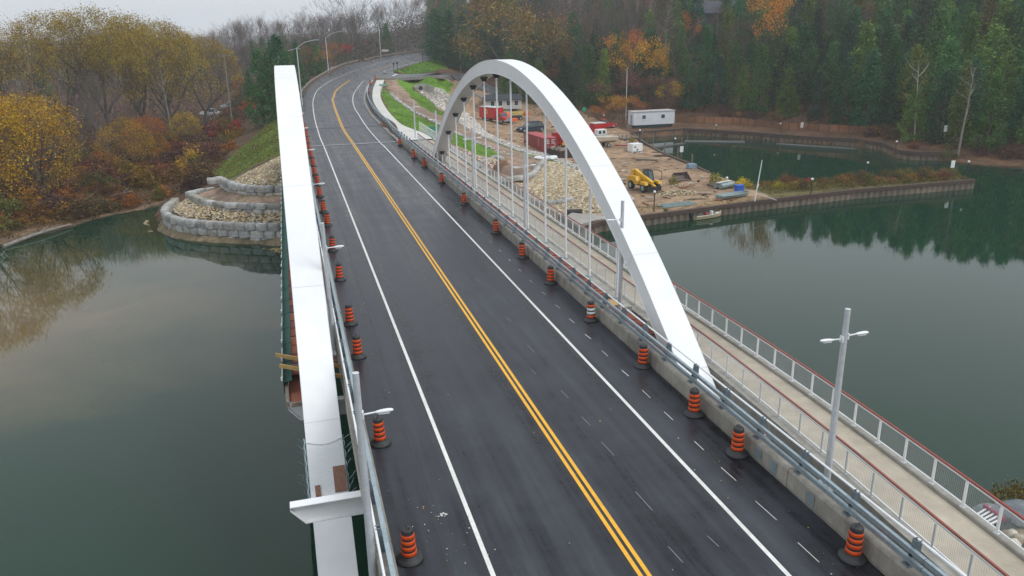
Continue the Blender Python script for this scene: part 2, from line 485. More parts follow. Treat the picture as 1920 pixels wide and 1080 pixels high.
# slope right of the bridge: path, lawn, gravel track, stone gully, yard
cp(0, '780,260;768,248'); cp(.05, '755,236'); cp(.3, '730,212'); cp(.8, '716,188'); cp(1.3, '713,172'); cp(1.65, '722,151')
cp(.2, '737,186'); cp(-.5, '758,201'); cp(-1.3, '779,215'); cp(-2.2, '807,229'); cp(-3.0, '847,247'); cp(-3.8, '894,269'); cp(-4.8, '947,294')
cp(-.5, '762,250'); cp(-1.4, '800,258'); cp(-2.6, '850,272'); cp(-4.2, '894,290'); cp(-5.4, '932,300')
cp(1.4, '745,165'); cp(-.1, '775,185'); cp(-1.5, '803,205'); cp(-2.6, '840,225'); cp(-3.8, '880,247'); cp(-4.9, '930,270'); cp(-5.9, '980,293'); cp(-6.3, '1000,318'); cp(-6.2, '960,330')
cp(1.5, '770,150;810,148'); cp(1.0, '842,152'); cp(-.2, '790,158;830,162'); cp(-1.9, '792,175'); cp(-2.6, '830,183'); cp(-1.0, '770,178'); cp(-2.2, '806,200')
cp(-4.0, '860,205'); cp(-4.8, '885,228'); cp(-5.9, '925,255'); cp(-6.6, '985,283'); cp(-6.9, '1045,300'); cp(-7.0, '1100,333;1130,380')
cp(-6.5, '990,345;1030,310'); cp(-6.9, '1060,315'); cp(-7.2, '1060,372'); cp(-7.0, '1120,370'); cp(-7.7, '1040,392;1075,405'); cp(-5.5, '900,325;930,350'); cp(-4.0, '860,300')
cw((19, 84, -6.3), (19, 95, -3.6), (22, 77, -7.8), (26, 76, -7.9), (27, 80, -7.3), (30, 78.5, -7.0), (19, 78, -7.9))
cp(-4.6, '890,185'); cp(-5.6, '905,215'); cp(-6.0, '930,240;985,215'); cp(-5.0, '1000,196'); cp(-6.6, '970,262;1030,240')
# yard, spit, far side of the basin
cw((36, 84, -6.9), (44, 80, -6.9), (54, 82, -6.9), (44, 92, -6.9), (56, 95, -6.9), (45, 105, -6.9), (55, 110, -6.9), (45, 120, -6.9), (57, 120, -6.9), (52, 132, -6.9), (60, 140, -6.9), (50, 150, -6.8), (62, 152, -6.8),
   (70, 84.5, -6.9), (82, 85.5, -6.9), (87, 86, -6.9), (68, 156, -6.8), (80, 156, -6.8), (90, 148, -6.8), (95, 136, -6.8), (100, 126, -6.8), (101.5, 117, -6.8), (98, 108, -6.9), (97, 104.5, -7.4),
   (102, 104, -7.7), (105, 98, -7.8), (108, 93, -7.8), (128, 81, -7.8), (165, 60, -7.8), (400, 30, -7.5))
# wooded hill on the right
cw((60, 185, -4.8), (72, 172, -5.5), (84, 168, -5.0), (95, 156, -4.6), (101, 144, -4.6), (106, 132, -4.6), (107, 120, -5), (110, 108, -5.5), (122, 98, -5.5), (145, 82, -5),
   (56, 200, -2.5), (62, 222, 1.5), (75, 200, -.5), (88, 200, 2.5), (105, 175, 3), (118, 152, 3), (125, 130, 2.5), (140, 112, 2), (170, 100, 3),
   (54, 240, 4), (68, 262, 9), (90, 235, 9), (115, 215, 12), (140, 180, 12), (160, 150, 12), (190, 120, 10), (66, 300, 13), (95, 290, 20), (130, 265, 23), (175, 225, 24), (220, 170, 20),
   (70, 380, 17), (110, 380, 25), (180, 330, 32), (260, 260, 32), (350, 180, 25), (60, 480, 12), (150, 500, 28), (300, 450, 40), (500, 300, 35), (50, 700, 8), (300, 900, 30), (800, 300, 40), (800, 1200, 30), (0, 1500, 5), (-800, 1500, 3), (-1200, 400, 2))
# near bank at the foot of the walkway
cw((19.5, 8, -6.5), (19.5, 14, -7.2), (20.5, 19, -8.3), (23, 19, -6.9), (26, 21, -7.2), (28, 24, -8.2), (31, 20, -7), (26, 12, -6.2), (40, 10, -6), (60, -30, -6), (25, -30, -6), (400, -40, -6))

CPA = np.array(CP, dtype=float)
_, _ix = np.unique(np.round(CPA[:, :2], 1), axis=0, return_index=True)
CPA = CPA[np.sort(_ix)]
_n = len(CPA)
_D = np.hypot(CPA[:, None, 0] - CPA[None, :, 0], CPA[:, None, 1] - CPA[None, :, 1])
_A = np.zeros((_n + 3, _n + 3)); _A[:_n, :_n] = -_D - np.eye(_n) * .05
_A[:_n, _n] = 1; _A[:_n, _n + 1:] = CPA[:, :2]; _A[_n, :_n] = 1; _A[_n + 1:, :_n] = CPA[:, :2].T
_W = np.linalg.solve(_A, np.concatenate([CPA[:, 2], np.zeros(3)]))

LAND = [
    [(-1500, 40), (-400, 60), (-100, 72), (-60, 86), (-31.5, 93.8), (-29.5, 98), (-26.6, 99.7), (-23.2, 105.8), (-19.8, 107.8), (-17.6, 110.4), (-17.3, 99.1), (-16.0, 92.3), (-12.7, 86.9), (-7.6, 83.4), (-1.7, 80.6), (5, 79),
     (15, 76.5), (22, 75.5), (28.3, 75.6), (28.8, 77), (31.3, 77.75), (52.4, 81.1), (68.4, 83.0), (87.0, 83.1), (87.3, 88.2), (76.3, 89.2), (66.6, 90.0), (59.4, 90.4), (58.1, 93.6), (57.9, 100), (59.3, 109),
     (60.2, 120), (63.6, 136), (65.8, 143.5), (66.5, 147.0), (78.8, 148.6), (87.4, 137.9), (92.9, 128.4), (99.3, 121.6), (100.0, 115.4), (96.2, 107), (97.5, 104.7), (100.6, 103), (103.3, 96.3), (106.3, 92.2), (126, 80), (160, 60),
     (400, 25), (1500, 0), (1500, 2500), (-1500, 2500)],
    [(19.2, -60), (19.2, 12), (20.6, 18.4), (22.5, 19.6), (25, 21.6), (28.5, 23.4), (33, 21), (60, 6), (1500, -30), (1500, -300), (19.2, -300)],
]
def inpoly(x, y, poly):
    x = np.asarray(x); y = np.asarray(y)
    c = np.zeros(x.shape, bool)
    n = len(poly)
    for i in range(n):
        x1, y1 = poly[i][0], poly[i][1]; x2, y2 = poly[(i + 1) % n][0], poly[(i + 1) % n][1]
        if y1 == y2: continue
        k = ((y1 > y) != (y2 > y)) & (x < (x2 - x1) * (y - y1) / (y2 - y1) + x1)
        c ^= k
    return c

ROADPOLY = [(p[0].x, p[0].y) for p in ROADSEC] + [(p[1].x, p[1].y) for p in reversed(ROADSEC)]
SIDEPOLY = [(p.x, p.y) for p in SIDE_A] + [(p.x, p.y) for p in reversed(SIDE_B)]
def dist_poly(x, y, poly):
    d = np.full(np.shape(x), 1e9)
    n = len(poly)
    for i in range(n):
        ax, ay = poly[i]; bx, by = poly[(i + 1) % n]
        l2 = (bx - ax) ** 2 + (by - ay) ** 2
        if l2 < 1e-9: continue
        t = np.clip(((x - ax) * (bx - ax) + (y - ay) * (by - ay)) / l2, 0, 1)
        d = np.minimum(d, np.hypot(x - ax - t * (bx - ax), y - ay - t * (by - ay)))
    return d

SECR = np.array([tuple(a.lerp(b, t)) for a, b in ROADSEC for t in (0, .25, .5, .75, 1)])
SECS = np.array([tuple(a.lerp(b, t)) for a, b in zip(SIDE_A, SIDE_B) for t in (0, .5, 1)])
def height(x, y, raw=False):
    x = np.atleast_1d(np.asarray(x, dtype=float)); y = np.atleast_1d(np.asarray(y, dtype=float))
    out = np.empty(x.shape)
    xs, ys = x.ravel(), y.ravel(); o = np.empty(xs.shape)
    for i in range(0, len(xs), 20000):
        a, b = xs[i:i + 20000], ys[i:i + 20000]
        d = np.hypot(a[:, None] - CPA[None, :, 0], b[:, None] - CPA[None, :, 1])
        h = -d @ _W[:_n] + _W[_n] + _W[_n + 1] * a + _W[_n + 2] * b
        if not raw:
            w = ~(inpoly(a, b, LAND[0]) | inpoly(a, b, LAND[1]))
            h = np.where(w, -10.5, np.maximum(h, -8.35))
            for poly, sec in ((ROADPOLY, SECR), (SIDEPOLY, SECS)):
                near = inpoly(a, b, poly)
                if near.any():
                    q = np.hypot(a[near][:, None] - sec[None, :, 0], b[near][:, None] - sec[None, :, 1])
                    h[near] = np.minimum(h[near], sec[np.argmin(q, 1), 2] - .3)
        o[i:i + 20000] = h
    return o.reshape(x.shape)
def hz(x, y): return float(height(x, y)[0])

def G(px, py, zmax=14.0):
    """where the picture ray meets the land"""
    w = ray(px, py)
    if w[2] > -1e-4: w[2] = -1e-4
    t0 = (zmax - CAM_H) / w[2] if zmax < CAM_H else 0.0
    ts = np.linspace(20, 900, 2400) / FPX * 1.0
    x, y, z = w[0] * ts, w[1] * ts, CAM_H + w[2] * ts
    h = np.maximum(height(x, y, raw=True), -8.1)
    k = np.argmax(z < h)
    if not (z < h).any(): k = len(ts) - 1
    return Vector((x[k], y[k], h[k]))
def GP(s): return [G(*q) for q in pairs(s)]

# zones painted on the land as what the ground is made of there
C_LITTER = (.115, .062, .034); C_SCRUB = (.09, .05, .025); C_GRASS = (.10, .21, .015); C_GRASS2 = (.11, .17, .02); C_DIRT = (.30, .20, .125)
C_TRACK = (.27, .19, .14); C_STONE = (.36, .33, .28); C_GREY = (.36, .36, .35); C_BED = (.10, .085, .05); C_MUD = (.17, .115, .075); C_GRAVROAD = (.27, .22, .20)
ZONES = [
    ('box', (30, 67, 76, 190), C_DIRT),
    (GP('378,345;425,302;470,264;512,226;545,205;566,205;566,300;525,292;470,316;442,332;400,337'), None, C_GRASS2),
    (GP('714,163;729,173;737,184;758,201;779,215;807,229;847,247;894,269;947,294;933,299;894,291;850,273;800,262;770,252;752,236;735,214;724,196;716,178'), None, C_GRASS),
    (GP('722,152;745,150;752,158;768,174;785,190;815,208;850,225;880,240;925,260;960,276;985,290;1012,300;1004,318;985,332;950,340;925,350;935,325;952,308;965,303;930,287;894,264;847,243;807,225;779,211;758,197;740,182;728,168'), None, C_TRACK),
    (GP('745,151;754,146;790,144;832,144;841,150;853,160;844,176;832,173;814,166;800,169;790,164;776,164;776,172;800,183;814,196;825,208;833,211;830,219;807,211;779,190;765,176;748,159'), None, C_GRASS),
    (GP('780,168;800,170;815,166;845,177;870,195;890,225;905,245;935,262;1000,285;1045,294;1040,302;990,289;930,267;890,249;850,225;835,210;820,200;800,184'), None, C_GREY),
    (GP('905,247;950,268;1005,290;1060,305;1100,325;1104,332;1062,312;1000,297;945,275;900,254'), None, C_GRASS2),
    (GP('960,345;990,345;1030,303;1058,309;1099,328;1122,362;1155,405;1100,402;1085,422;1040,397;1000,374'), None, C_STONE),
    (GP('738,131.7;745,127;779,118.5;807,113;822,111;845,122;815,134;793,137.5;758,138.6;745,137'), None, C_GRASS),
    ('box', (56, 89, 82, 91), (.11, .10, .035)),
    ([(-17.3, 96), (-15.9, 92.3), (-12.6, 87.2), (-7.6, 83.8), (-1.7, 81), (15, 78), (20, 84), (14, 99), (-.5, 101), (-5, 99.5), (-10.5, 100.5), (-15, 105)], None, (.20, .16, .10)),
    ([(-11.5, 98.2), (-8.9, 92.2), (-1.2, 88.0), (6, 87.6), (6, 89.2), (-1.2, 89.3), (-5.7, 91.6), (-8, 95.8), (-9.8, 99)], None, C_TRACK),
    ([(-40, 90), (-29, 94), (-27, 99), (-23, 105), (-19, 107.5), (-17, 112), (-18.3, 112), (-21, 107.6), (-24, 106.2), (-27.6, 101), (-30.3, 98.9), (-32.5, 95), (-45, 91.3)], None, C_MUD),
    ([(-18, 216), (-22, 208), (-19, 206), (-11, 212), (-4, 226), (10, 250), (18, 270), (12, 272), (2, 256), (-9, 238)], None, C_GRAVROAD),
]
ZCHK = []
def zone_colours(x, y, h):
    c = np.empty(x.shape + (3,)); c[:] = C_LITTER
    left = (x < 2) & (y < 215); c[left] = C_SCRUB
    steep = (x > 70) & (h > -5.5); c[steep] = (.10, .05, .03)
    dirt = (x > 38) & (x < 66) & (y > 140) & (y < 196); c[dirt] = C_DIRT
    for z in ZONES:
        if z[0] == 'box':
            a, b, cc, d = z[1]; k = (x > a) & (x < b) & (y > cc) & (y < d)
        else:
            k = inpoly(x, y, [(p[0], p[1]) for p in z[0]])
        c[k] = z[2]
    far = (y > 300) | (x < -100); c[far] = (.085, .075, .07)
    c[h < -8.2] = C_BED
    return c

def grid_land(name, xs, ys, hole=None):
    X, Y = np.meshgrid(xs, ys); H = height(X, Y)
    nx, ny = len(xs), len(ys)
    bump = np.zeros(X.shape)
    r = np.random.default_rng(3)
    for k, a in ((.35, .05), (.12, .12), (1.1, .025)):
        ph = r.uniform(0, 6, 4)
        bump += a * np.sin(X * k + ph[0] + 1.7 * np.sin(Y * k * .7 + ph[1])) * np.sin(Y * k * 1.1 + ph[2] + 1.3 * np.sin(X * k * .8 + ph[3]))
    H = H + np.where(H > -8.2, bump, 0)
    wob = .5 * np.sin(X * 1.9 + 2 * np.sin(Y * 1.3)) + .3 * np.sin(Y * 3.1 + X)
    Cc = zone_colours(X + wob * .35, Y + wob * .3, H)
    idx = np.arange(nx * ny).reshape(ny, nx)
    f = np.stack([idx[:-1, :-1], idx[:-1, 1:], idx[1:, 1:], idx[1:, :-1]], -1).reshape(-1, 4)
    if hole:
        cx = (X[:-1, :-1] + X[1:, 1:]).ravel() / 2; cy = (Y[:-1, :-1] + Y[1:, 1:]).ravel() / 2
        k = (cx > hole[0]) & (cx < hole[1]) & (cy > hole[2]) & (cy < hole[3])
        f = f[~k]
    v = np.stack([X, Y, H], -1).reshape(-1, 3)
    me = np_mesh(name, v, f, GROUNDM, True, Cc.reshape(-1, 3))
    return link(name, me, kind='structure')
GROUNDM = tint_mat('ground_cover', scale=1.4, var=.45, rough=.92, bump=.7, bscale=5, bdist=.08)
grid_land('ground', np.arange(-60, 120.01, .6), np.arange(66, 290.01, .6))
gx = np.concatenate([np.arange(-1500, -60, 30), np.arange(-60, 120.01, 3), np.arange(150, 1501, 30)])
gy = np.concatenate([np.arange(-300, 60, 15), np.arange(66, 290.01, 3.2), np.arange(296, 600, 12), np.arange(620, 2400, 40)])
gx[np.abs(gx + 60) < 1e-6] = -60
grid_land('terrain', gx, gy, (-59.9, 119.9, 66, 289))

# ------------------------------------------------------------------ water
def water_material():
    m = bpy.data.materials.new('river_water'); m.use_nodes = True
    nt = m.node_tree; N = nt.nodes; L = nt.links
    b = N['Principled BSDF']
    g = N.new('ShaderNodeNewGeometry')
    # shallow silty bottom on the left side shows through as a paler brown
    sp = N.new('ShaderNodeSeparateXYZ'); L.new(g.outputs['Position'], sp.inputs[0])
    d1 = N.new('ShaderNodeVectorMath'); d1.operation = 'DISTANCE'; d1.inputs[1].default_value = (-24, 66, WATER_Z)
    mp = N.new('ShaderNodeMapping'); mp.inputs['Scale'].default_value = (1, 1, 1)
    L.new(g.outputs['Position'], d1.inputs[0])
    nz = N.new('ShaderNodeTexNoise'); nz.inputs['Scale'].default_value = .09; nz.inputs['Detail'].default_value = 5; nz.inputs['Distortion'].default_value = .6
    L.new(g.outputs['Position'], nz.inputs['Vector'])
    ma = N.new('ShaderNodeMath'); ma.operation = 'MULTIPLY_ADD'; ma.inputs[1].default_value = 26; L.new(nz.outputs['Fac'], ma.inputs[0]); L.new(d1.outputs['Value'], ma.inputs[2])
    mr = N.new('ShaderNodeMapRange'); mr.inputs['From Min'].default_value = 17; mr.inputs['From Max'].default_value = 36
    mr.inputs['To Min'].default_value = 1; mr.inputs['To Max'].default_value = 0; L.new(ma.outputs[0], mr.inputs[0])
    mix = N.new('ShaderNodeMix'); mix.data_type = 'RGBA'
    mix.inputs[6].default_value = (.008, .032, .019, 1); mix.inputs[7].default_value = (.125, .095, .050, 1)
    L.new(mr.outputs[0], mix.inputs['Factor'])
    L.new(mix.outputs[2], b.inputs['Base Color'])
    b.inputs['Roughness'].default_value = .02
    b.inputs['IOR'].default_value = 1.333
    b.inputs['Specular IOR Level'].default_value = .42
    mp2 = N.new('ShaderNodeMapping'); mp2.inputs['Scale'].default_value = (1, 1.6, 1); L.new(g.outputs['Position'], mp2.inputs[0])
    n1 = N.new('ShaderNodeTexNoise'); n1.inputs['Scale'].default_value = 1.6; n1.inputs['Detail'].default_value = 4; n1.inputs['Distortion'].default_value = .4
    L.new(mp2.outputs[0], n1.inputs['Vector'])
    bp = N.new('ShaderNodeBump'); bp.inputs['Strength'].default_value = .06; bp.inputs['Distance'].default_value = .012
    L.new(n1.outputs['Fac'], bp.inputs['Height'])
    n2 = N.new('ShaderNodeTexNoise'); n2.inputs['Scale'].default_value = 9; n2.inputs['Detail'].default_value = 3
    L.new(mp2.outputs[0], n2.inputs['Vector'])
    bp2 = N.new('ShaderNodeBump'); bp2.inputs['Strength'].default_value = .06; bp2.inputs['Distance'].default_value = .004
    L.new(n2.outputs['Fac'], bp2.inputs['Height']); L.new(bp.outputs[0], bp2.inputs['Normal'])
    L.new(bp2.outputs[0], b.inputs['Normal'])
    return m
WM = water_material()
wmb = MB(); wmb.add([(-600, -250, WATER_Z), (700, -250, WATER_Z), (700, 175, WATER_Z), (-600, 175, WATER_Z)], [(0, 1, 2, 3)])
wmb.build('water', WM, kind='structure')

# ------------------------------------------------------------------ road
def asphalt_material():
    m = bpy.data.materials.new('wet_asphalt'); m.use_nodes = True
    nt = m.node_tree; N = nt.nodes; L = nt.links
    b = N['Principled BSDF']; b.inputs['Specular IOR Level'].default_value = .2
    g = N.new('ShaderNodeNewGeometry')
    mp = N.new('ShaderNodeMapping'); mp.inputs['Scale'].default_value = (1, .035, 1); L.new(g.outputs['Position'], mp.inputs[0])
    n1 = N.new('ShaderNodeTexNoise'); n1.inputs['Scale'].default_value = 1.1; n1.inputs['Detail'].default_value = 6; n1.inputs['Roughness'].default_value = .62
    L.new(mp.outputs[0], n1.inputs['Vector'])
    n2 = N.new('ShaderNodeTexNoise'); n2.inputs['Scale'].default_value = .35; n2.inputs['Detail'].default_value = 7; n2.inputs['Roughness'].default_value = .7
    L.new(g.outputs['Position'], n2.inputs['Vector'])
    n3 = N.new('ShaderNodeTexNoise'); n3.inputs['Scale'].default_value = 45; n3.inputs['Detail'].default_value = 3
    L.new(g.outputs['Position'], n3.inputs['Vector'])
    ad = N.new('ShaderNodeMath'); ad.operation = 'MULTIPLY_ADD'; ad.inputs[1].default_value = 1.7; L.new(n1.outputs['Fac'], ad.inputs[0]); L.new(n2.outputs['Fac'], ad.inputs[2])
    r = N.new('ShaderNodeMapRange'); r.inputs['From Min'].default_value = 1.0; r.inputs['From Max'].default_value = 1.72
    L.new(ad.outputs[0], r.inputs[0])
    cr = N.new('ShaderNodeValToRGB')
    cr.color_ramp.elements[0].color = (.002, .0025, .004, 1); cr.color_ramp.elements[1].color = (.048, .052, .063, 1)
    L.new(r.outputs[0], cr.inputs[0])
    sp = N.new('ShaderNodeMapRange'); sp.inputs['From Min'].default_value = .35; sp.inputs['From Max'].default_value = .75; sp.inputs['To Min'].default_value = .55; sp.inputs['To Max'].default_value = 2.2
    L.new(n3.outputs['Fac'], sp.inputs[0])
    vm = N.new('ShaderNodeVectorMath'); vm.operation = 'SCALE'; L.new(cr.outputs[0], vm.inputs[0]); L.new(sp.outputs[0], vm.inputs['Scale'])
    L.new(vm.outputs[0], b.inputs['Base Color'])
    rr = N.new('ShaderNodeMapRange'); rr.inputs['To Min'].default_value = .20; rr.inputs['To Max'].default_value = .5
    L.new(r.outputs[0], rr.inputs[0]); L.new(rr.outputs[0], b.inputs['Roughness'])
    bp = N.new('ShaderNodeBump'); bp.inputs['Strength'].default_value = .35; bp.inputs['Distance'].default_value = .006
    L.new(n3.outputs['Fac'], bp.inputs['Height']); L.new(bp.outputs[0], b.inputs['Normal'])
    return m
ASPH = asphalt_material()

def ribbon(A, B, across=8, dz=0.0):
    v = []; f = []
    for a, b in zip(A, B):
        for k in range(across + 1):
            p = a.lerp(b, k / across); v.append((p.x, p.y, p.z + dz))
    w = across + 1
    for i in range(len(A) - 1):
        for k in range(across):
            f.append((i * w + k, i * w + k + 1, (i + 1) * w + k + 1, (i + 1) * w + k))
    return v, f
v, f = ribbon([a for a, b in ROADSEC], [b for a, b in ROADSEC])
link('road', new_mesh('road', v, f, [ASPH], smooth=True), kind='structure')
SIDEM = mat('side_road_asphalt', (.075, .08, .09), (.11, .115, .12), scale=1.2, rough=.6, big=.2)
v, f = ribbon(SIDE_A, SIDE_B, 4, .02)
link('side_road', new_mesh('side_road', v, f, [SIDEM], smooth=True), kind='structure')

FINE = np.array([tuple(a.lerp(b, t)) for a, b in zip(catmull([q[0] for q in ROADSEC], 400), catmull([q[1] for q in ROADSEC], 400)) for t in np.linspace(0, 1, 17)])
def on_road(p):
    if p.y < 99: return p
    d = np.hypot(FINE[:, 0] - p.x, FINE[:, 1] - p.y); k = np.argsort(d)[:4]
    if d[k[0]] > 2: return p
    w = 1 / (d[k] + .01); return Vector((p.x, p.y, float((FINE[k, 2] * w).sum() / w.sum()) + .025))
def shoulders(name, A, B, m, w=1.1, drop=.55):
    for line, other in ((A, B), (B, A)):
        v = []; f = []
        for p, q in zip(line, other):
            d = p - q; d.z = 0; d.normalize()
            v += [(p.x, p.y, p.z + .004), (p.x + d.x * w * .45, p.y + d.y * w * .45, p.z - .05), (p.x + d.x * w, p.y + d.y * w, p.z - drop)]
        for i in range(len(line) - 1):
            for k in range(2): f.append((3 * i + k, 3 * i + k + 1, 3 * i + k + 4, 3 * i + k + 3))
        link(name, new_mesh(name, v, f, [m], smooth=True), kind='structure')
SHM = mat('gravel_shoulder', (.17, .15, .13), (.10, .09, .08), scale=3, rough=.9, bump=.5)
shoulders('road_shoulder', [a for a, b in ROADSEC[22:]], [b for a, b in ROADSEC[22:]], SHM)
shoulders('road_shoulder', SIDE_A, SIDE_B, SHM)
def stripe(name, path, w, m, dz=.012, **kw):
    mb = MB(); path = [on_road(Vector(p)) if 'kerb' not in name and 'gutter' not in name else Vector(p) for p in path]; v = []; f = []
    for i, p in enumerate(path):
        d = path[min(i + 1, len(path) - 1)] - path[max(i - 1, 0)]; d.z = 0; d.normalize()
        r = Vector((d.y, -d.x, 0)) * w / 2
        v += [p - r + Vector((0, 0, dz)), p + r + Vector((0, 0, dz))]
    for i in range(len(path) - 1): f.append((2 * i, 2 * i + 1, 2 * i + 3, 2 * i + 2))
    mb.add(v, f)
    return mb.build(name, m, **(kw or dict(kind='structure')))

def line_path(x, s, n=60, xs=None):
    """straight along the deck at x, then through the picture points of the curve"""
    far = catmull([Vector((x, 97, 0))] + [rd(*q) for q in pairs(s)], n)
    return [Vector((x, y, 0)) for y in range(-20, 97, 3)] + far
stripe('edge_line', line_path(3.76, '600,258;596.7,247;589.7,222;587,200;587.8,186;593.9,172;605,161;624.4,148.6;640,142.8;663.6,133;685.8,124.7;709.4,118.5;737,112;779,103.9;813.6,98.6'), .125, WHITEM)
stripe('edge_line', line_path(10.76, '713,268;688.6,240;672,215;663.6,199.7;661.5,185.8;665,173.3;673.3,160.8;681.7,153;690,150.7;702,149.6;722,149;735,148'), .125, WHITEM)
YC = '642.5,240;624.6,192;625.8,183;631,169.4;643.9,158;656.7,150.4'
def offs(path, o):
    out = []
    for i, p in enumerate(path):
        d = path[min(i + 1, len(path) - 1)] - path[max(i - 1, 0)]; d.z = 0; d.normalize()
        out.append(p + Vector((d.y, -d.x, 0)) * o)
    return out
yc = line_path(7.37, YC)
stripe('centre_line', offs(yc, -.105), .115, YELLOWM)
stripe('centre_line', offs(yc, .105), .115, YELLOWM)
stripe('lane_line', catmull([rd(*q) for q in pairs('688.6,135;716,126;742.8,119.9;760,116')], 20), .16, YELLOWM)
stripe('lane_line', catmull([rd(*q) for q in pairs('814,108.6;765,121;737,129.3;724,132;719.5,134.2;727,136.4;745,138.6')], 30), .16, WHITEM)
stripe('stop_line', [rd(736, 142.3), rd(745, 138.8)], .6, WHITEM)
stripe('kerb_strip', [p + Vector((0, 0, .05)) for p in offs(SIDE_A, -.15)], .35, CURB)
for y0, y1 in ((13.9, 14.75), (15.8, 16.75), (17.85, 18.65), (19.75, 20.35), (21.9, 22.55), (23.7, 24.4), (25.7, 26.3), (27.8, 28.4), (29.8, 30.4), (31.9, 32.5), (34, 34.6), (36.2, 36.7), (38.4, 38.9), (40.6, 41.0), (42.8, 43.2), (45, 45.4), (47.4, 47.8), (50, 50.4)):
    stripe('paint_dash', [(11.8 + rng.uniform(-.03, .03), y0, 0), (11.76, y1, 0)], rng.uniform(.018, .032), WHITEM)
SCR = mat('worn_paint', (.22, .22, .23), (.12, .12, .13), scale=20, rough=.6)
for y0, y1, xx in ((14.9, 15.6, 8.5), (17.2, 18.2, 8.75), (20.3, 21.2, 8.9), (22.4, 23.1, 8.9), (24.6, 25.3, 8.9), (29.1, 30, 9.0), (33, 33.6, 9.05), (39.3, 40.2, 9.1), (15.2, 15.7, 9.7), (27, 27.5, 8.4), (12.9, 13.4, 8.6)):
    stripe('worn_dash', [(xx, y0, 0), (xx - .06, y1, 0)], .03, SCR)
JOINTM = mat('joint_seal', (.33, .34, .36), (.24, .25, .27), scale=12, rough=.7)
stripe('expansion_joint', [(1.45, 99.3, 0), (7, 99.35, 0), (13.0, 99.3, 0)], .62, JOINTM)
stripe('expansion_joint', [(1.5, 118.3, .02), (13.0, 118.3, .02)], .5, mat('faint_joint', (.10, .10, .11), scale=8, rough=.7))
# faint paving seam along the left shoulder
stripe('paving_seam', [(2.75 + .04 * math.sin(y * .4), y, 0) for y in range(0, 98, 3)], .05, mat('seam', (.022, .022, .026), scale=8, rough=.5), dz=.006)

# white path beside the road, kerbed gutter between path and guard rail
PL = [Vector((13.75, 99.6, .02)), Vector((14.3, 108, .02))] + [rd(*q) for q in pairs('740,232;720,219;710,208;702,196;698.5,186;698.5,176;700,166;706,151')]
PR = [Vector((17.4, 99.6, .02)), Vector((17.3, 106, .02))] + [rd(*q) for q in pairs('756,236;742,225;730,212;721,199;715.5,188;713,178;714,166;720.5,150.5')]
PL = catmull(PL, 40); PR = catmull(PR, 40)
pm = MB()
for i in range(39):
    a, b, c, d = PL[i], PR[i], PR[i + 1], PL[i + 1]
    pm.add([p + Vector((0, 0, .10)) for p in (a, b, c, d)], [(0, 1, 2, 3)])
    pm.add([b + Vector((0, 0, .10)), b + Vector((0, 0, -.9)), c + Vector((0, 0, -.9)), c + Vector((0, 0, .10))], [(0, 1, 2, 3)])
    pm.add([a + Vector((0, 0, .10)), a + Vector((0, 0, -.9)), d + Vector((0, 0, -.9)), d + Vector((0, 0, .10))], [(3, 2, 1, 0)])
pm.build('path', PATHC, kind='structure')
stripe('gutter', [p.lerp(q, .5) for p, q in zip(catmull([Vector((13.05, 99.6, .03)), Vector((13.1, 108, .03))] + [rd(*q) for q in pairs('719,237;696,213;685,191;685,177;691,160;700,150.5')], 40), PL)], 1.4, mat('dark_gutter', (.05, .05, .055), (.08, .08, .085), scale=2, rough=.8), dz=.03)
# ------------------------------------------------------------------ bridge deck
AY0, AZ0, AK = 55.6, 11.05, 0.0136
def arch_z(y): return AZ0 - AK * (y - AY0) ** 2
mb = MB()
ys = list(range(-24, 100, 4)) + [99.5]
v, f = [], []
for y in ys:
    for k in range(9): v.append((1.30 + (13.16 - 1.30) * k / 8, y, 0))
for i in range(len(ys) - 1):
    for k in range(8): f.append((i * 9 + k, i * 9 + k + 1, (i + 1) * 9 + k + 1, (i + 1) * 9 + k))
mb.add(v, f)
mb.build('bridge_road', ASPH, kind='structure')

bridge = thing('bridge', 'bridge deck of concrete on white steel floor beams, carrying the two-lane road over the river', 'bridge', (7.3, 55, 0))
MB().box(.95, 13.72, -24, 99.2, -.42, -.03).build('deck_slab', CURB, bridge, world=True)
def floor_beam(y, xl, xr, brown=False):
    mb = MB()
    zt, zb = -.43, -1.02
    prof = [(xl, zt - .12), (xl + .38, zb), (xr - .38, zb), (xr, zt - .12), (xr, zt), (xl, zt)]
    mb.prism([(a, b) for a, b in prof], y - .012, y + .012)
    mb.box(xl, xr, y - .17, y + .17, zt, zt + .03)
    mb.bar((xl + .38, y, zb), (xr - .38, y, zb), .34, .03)
    mb.bar((xl - .005, y, zt - .10), (xl + .385, y, zb + .005), .34, .03)
    mb.bar((xr + .005, y, zt - .10), (xr - .385, y, zb + .005), .34, .03)
    mb.box(xl - .02, xl, y - .17, y + .17, zt - .12, zt + .03)
    mb.build('floor_beam', WHITE, bridge, world=True)
for y in [13.6, 21.2, 28.1] + [34.6 + 3.87 * k for k in range(0, 16, 2)]:
    floor_beam(y, -1.12, 13.9)
for y in [P(1425, 788, -.75)[1], P(1527, 893, -.75)[1]] + [34.6 + 7.74 * k for k in range(7)]:
    dz = float(np.interp(y, [40, 92], [.45, -.35]))
    MB().box(13.73, 18.4 - (1.0 if y > 60 else 0), y - .16, y + .16, -1.35 - dz, -.86 - dz).build('walkway_beam', WHITE, bridge, world=True)
for x in (3, 7.3, 11.6):
    MB().box(x - .2, x + .2, -24, 98, -1.4, -1.03).build('girder', WHITE, bridge, world=True)

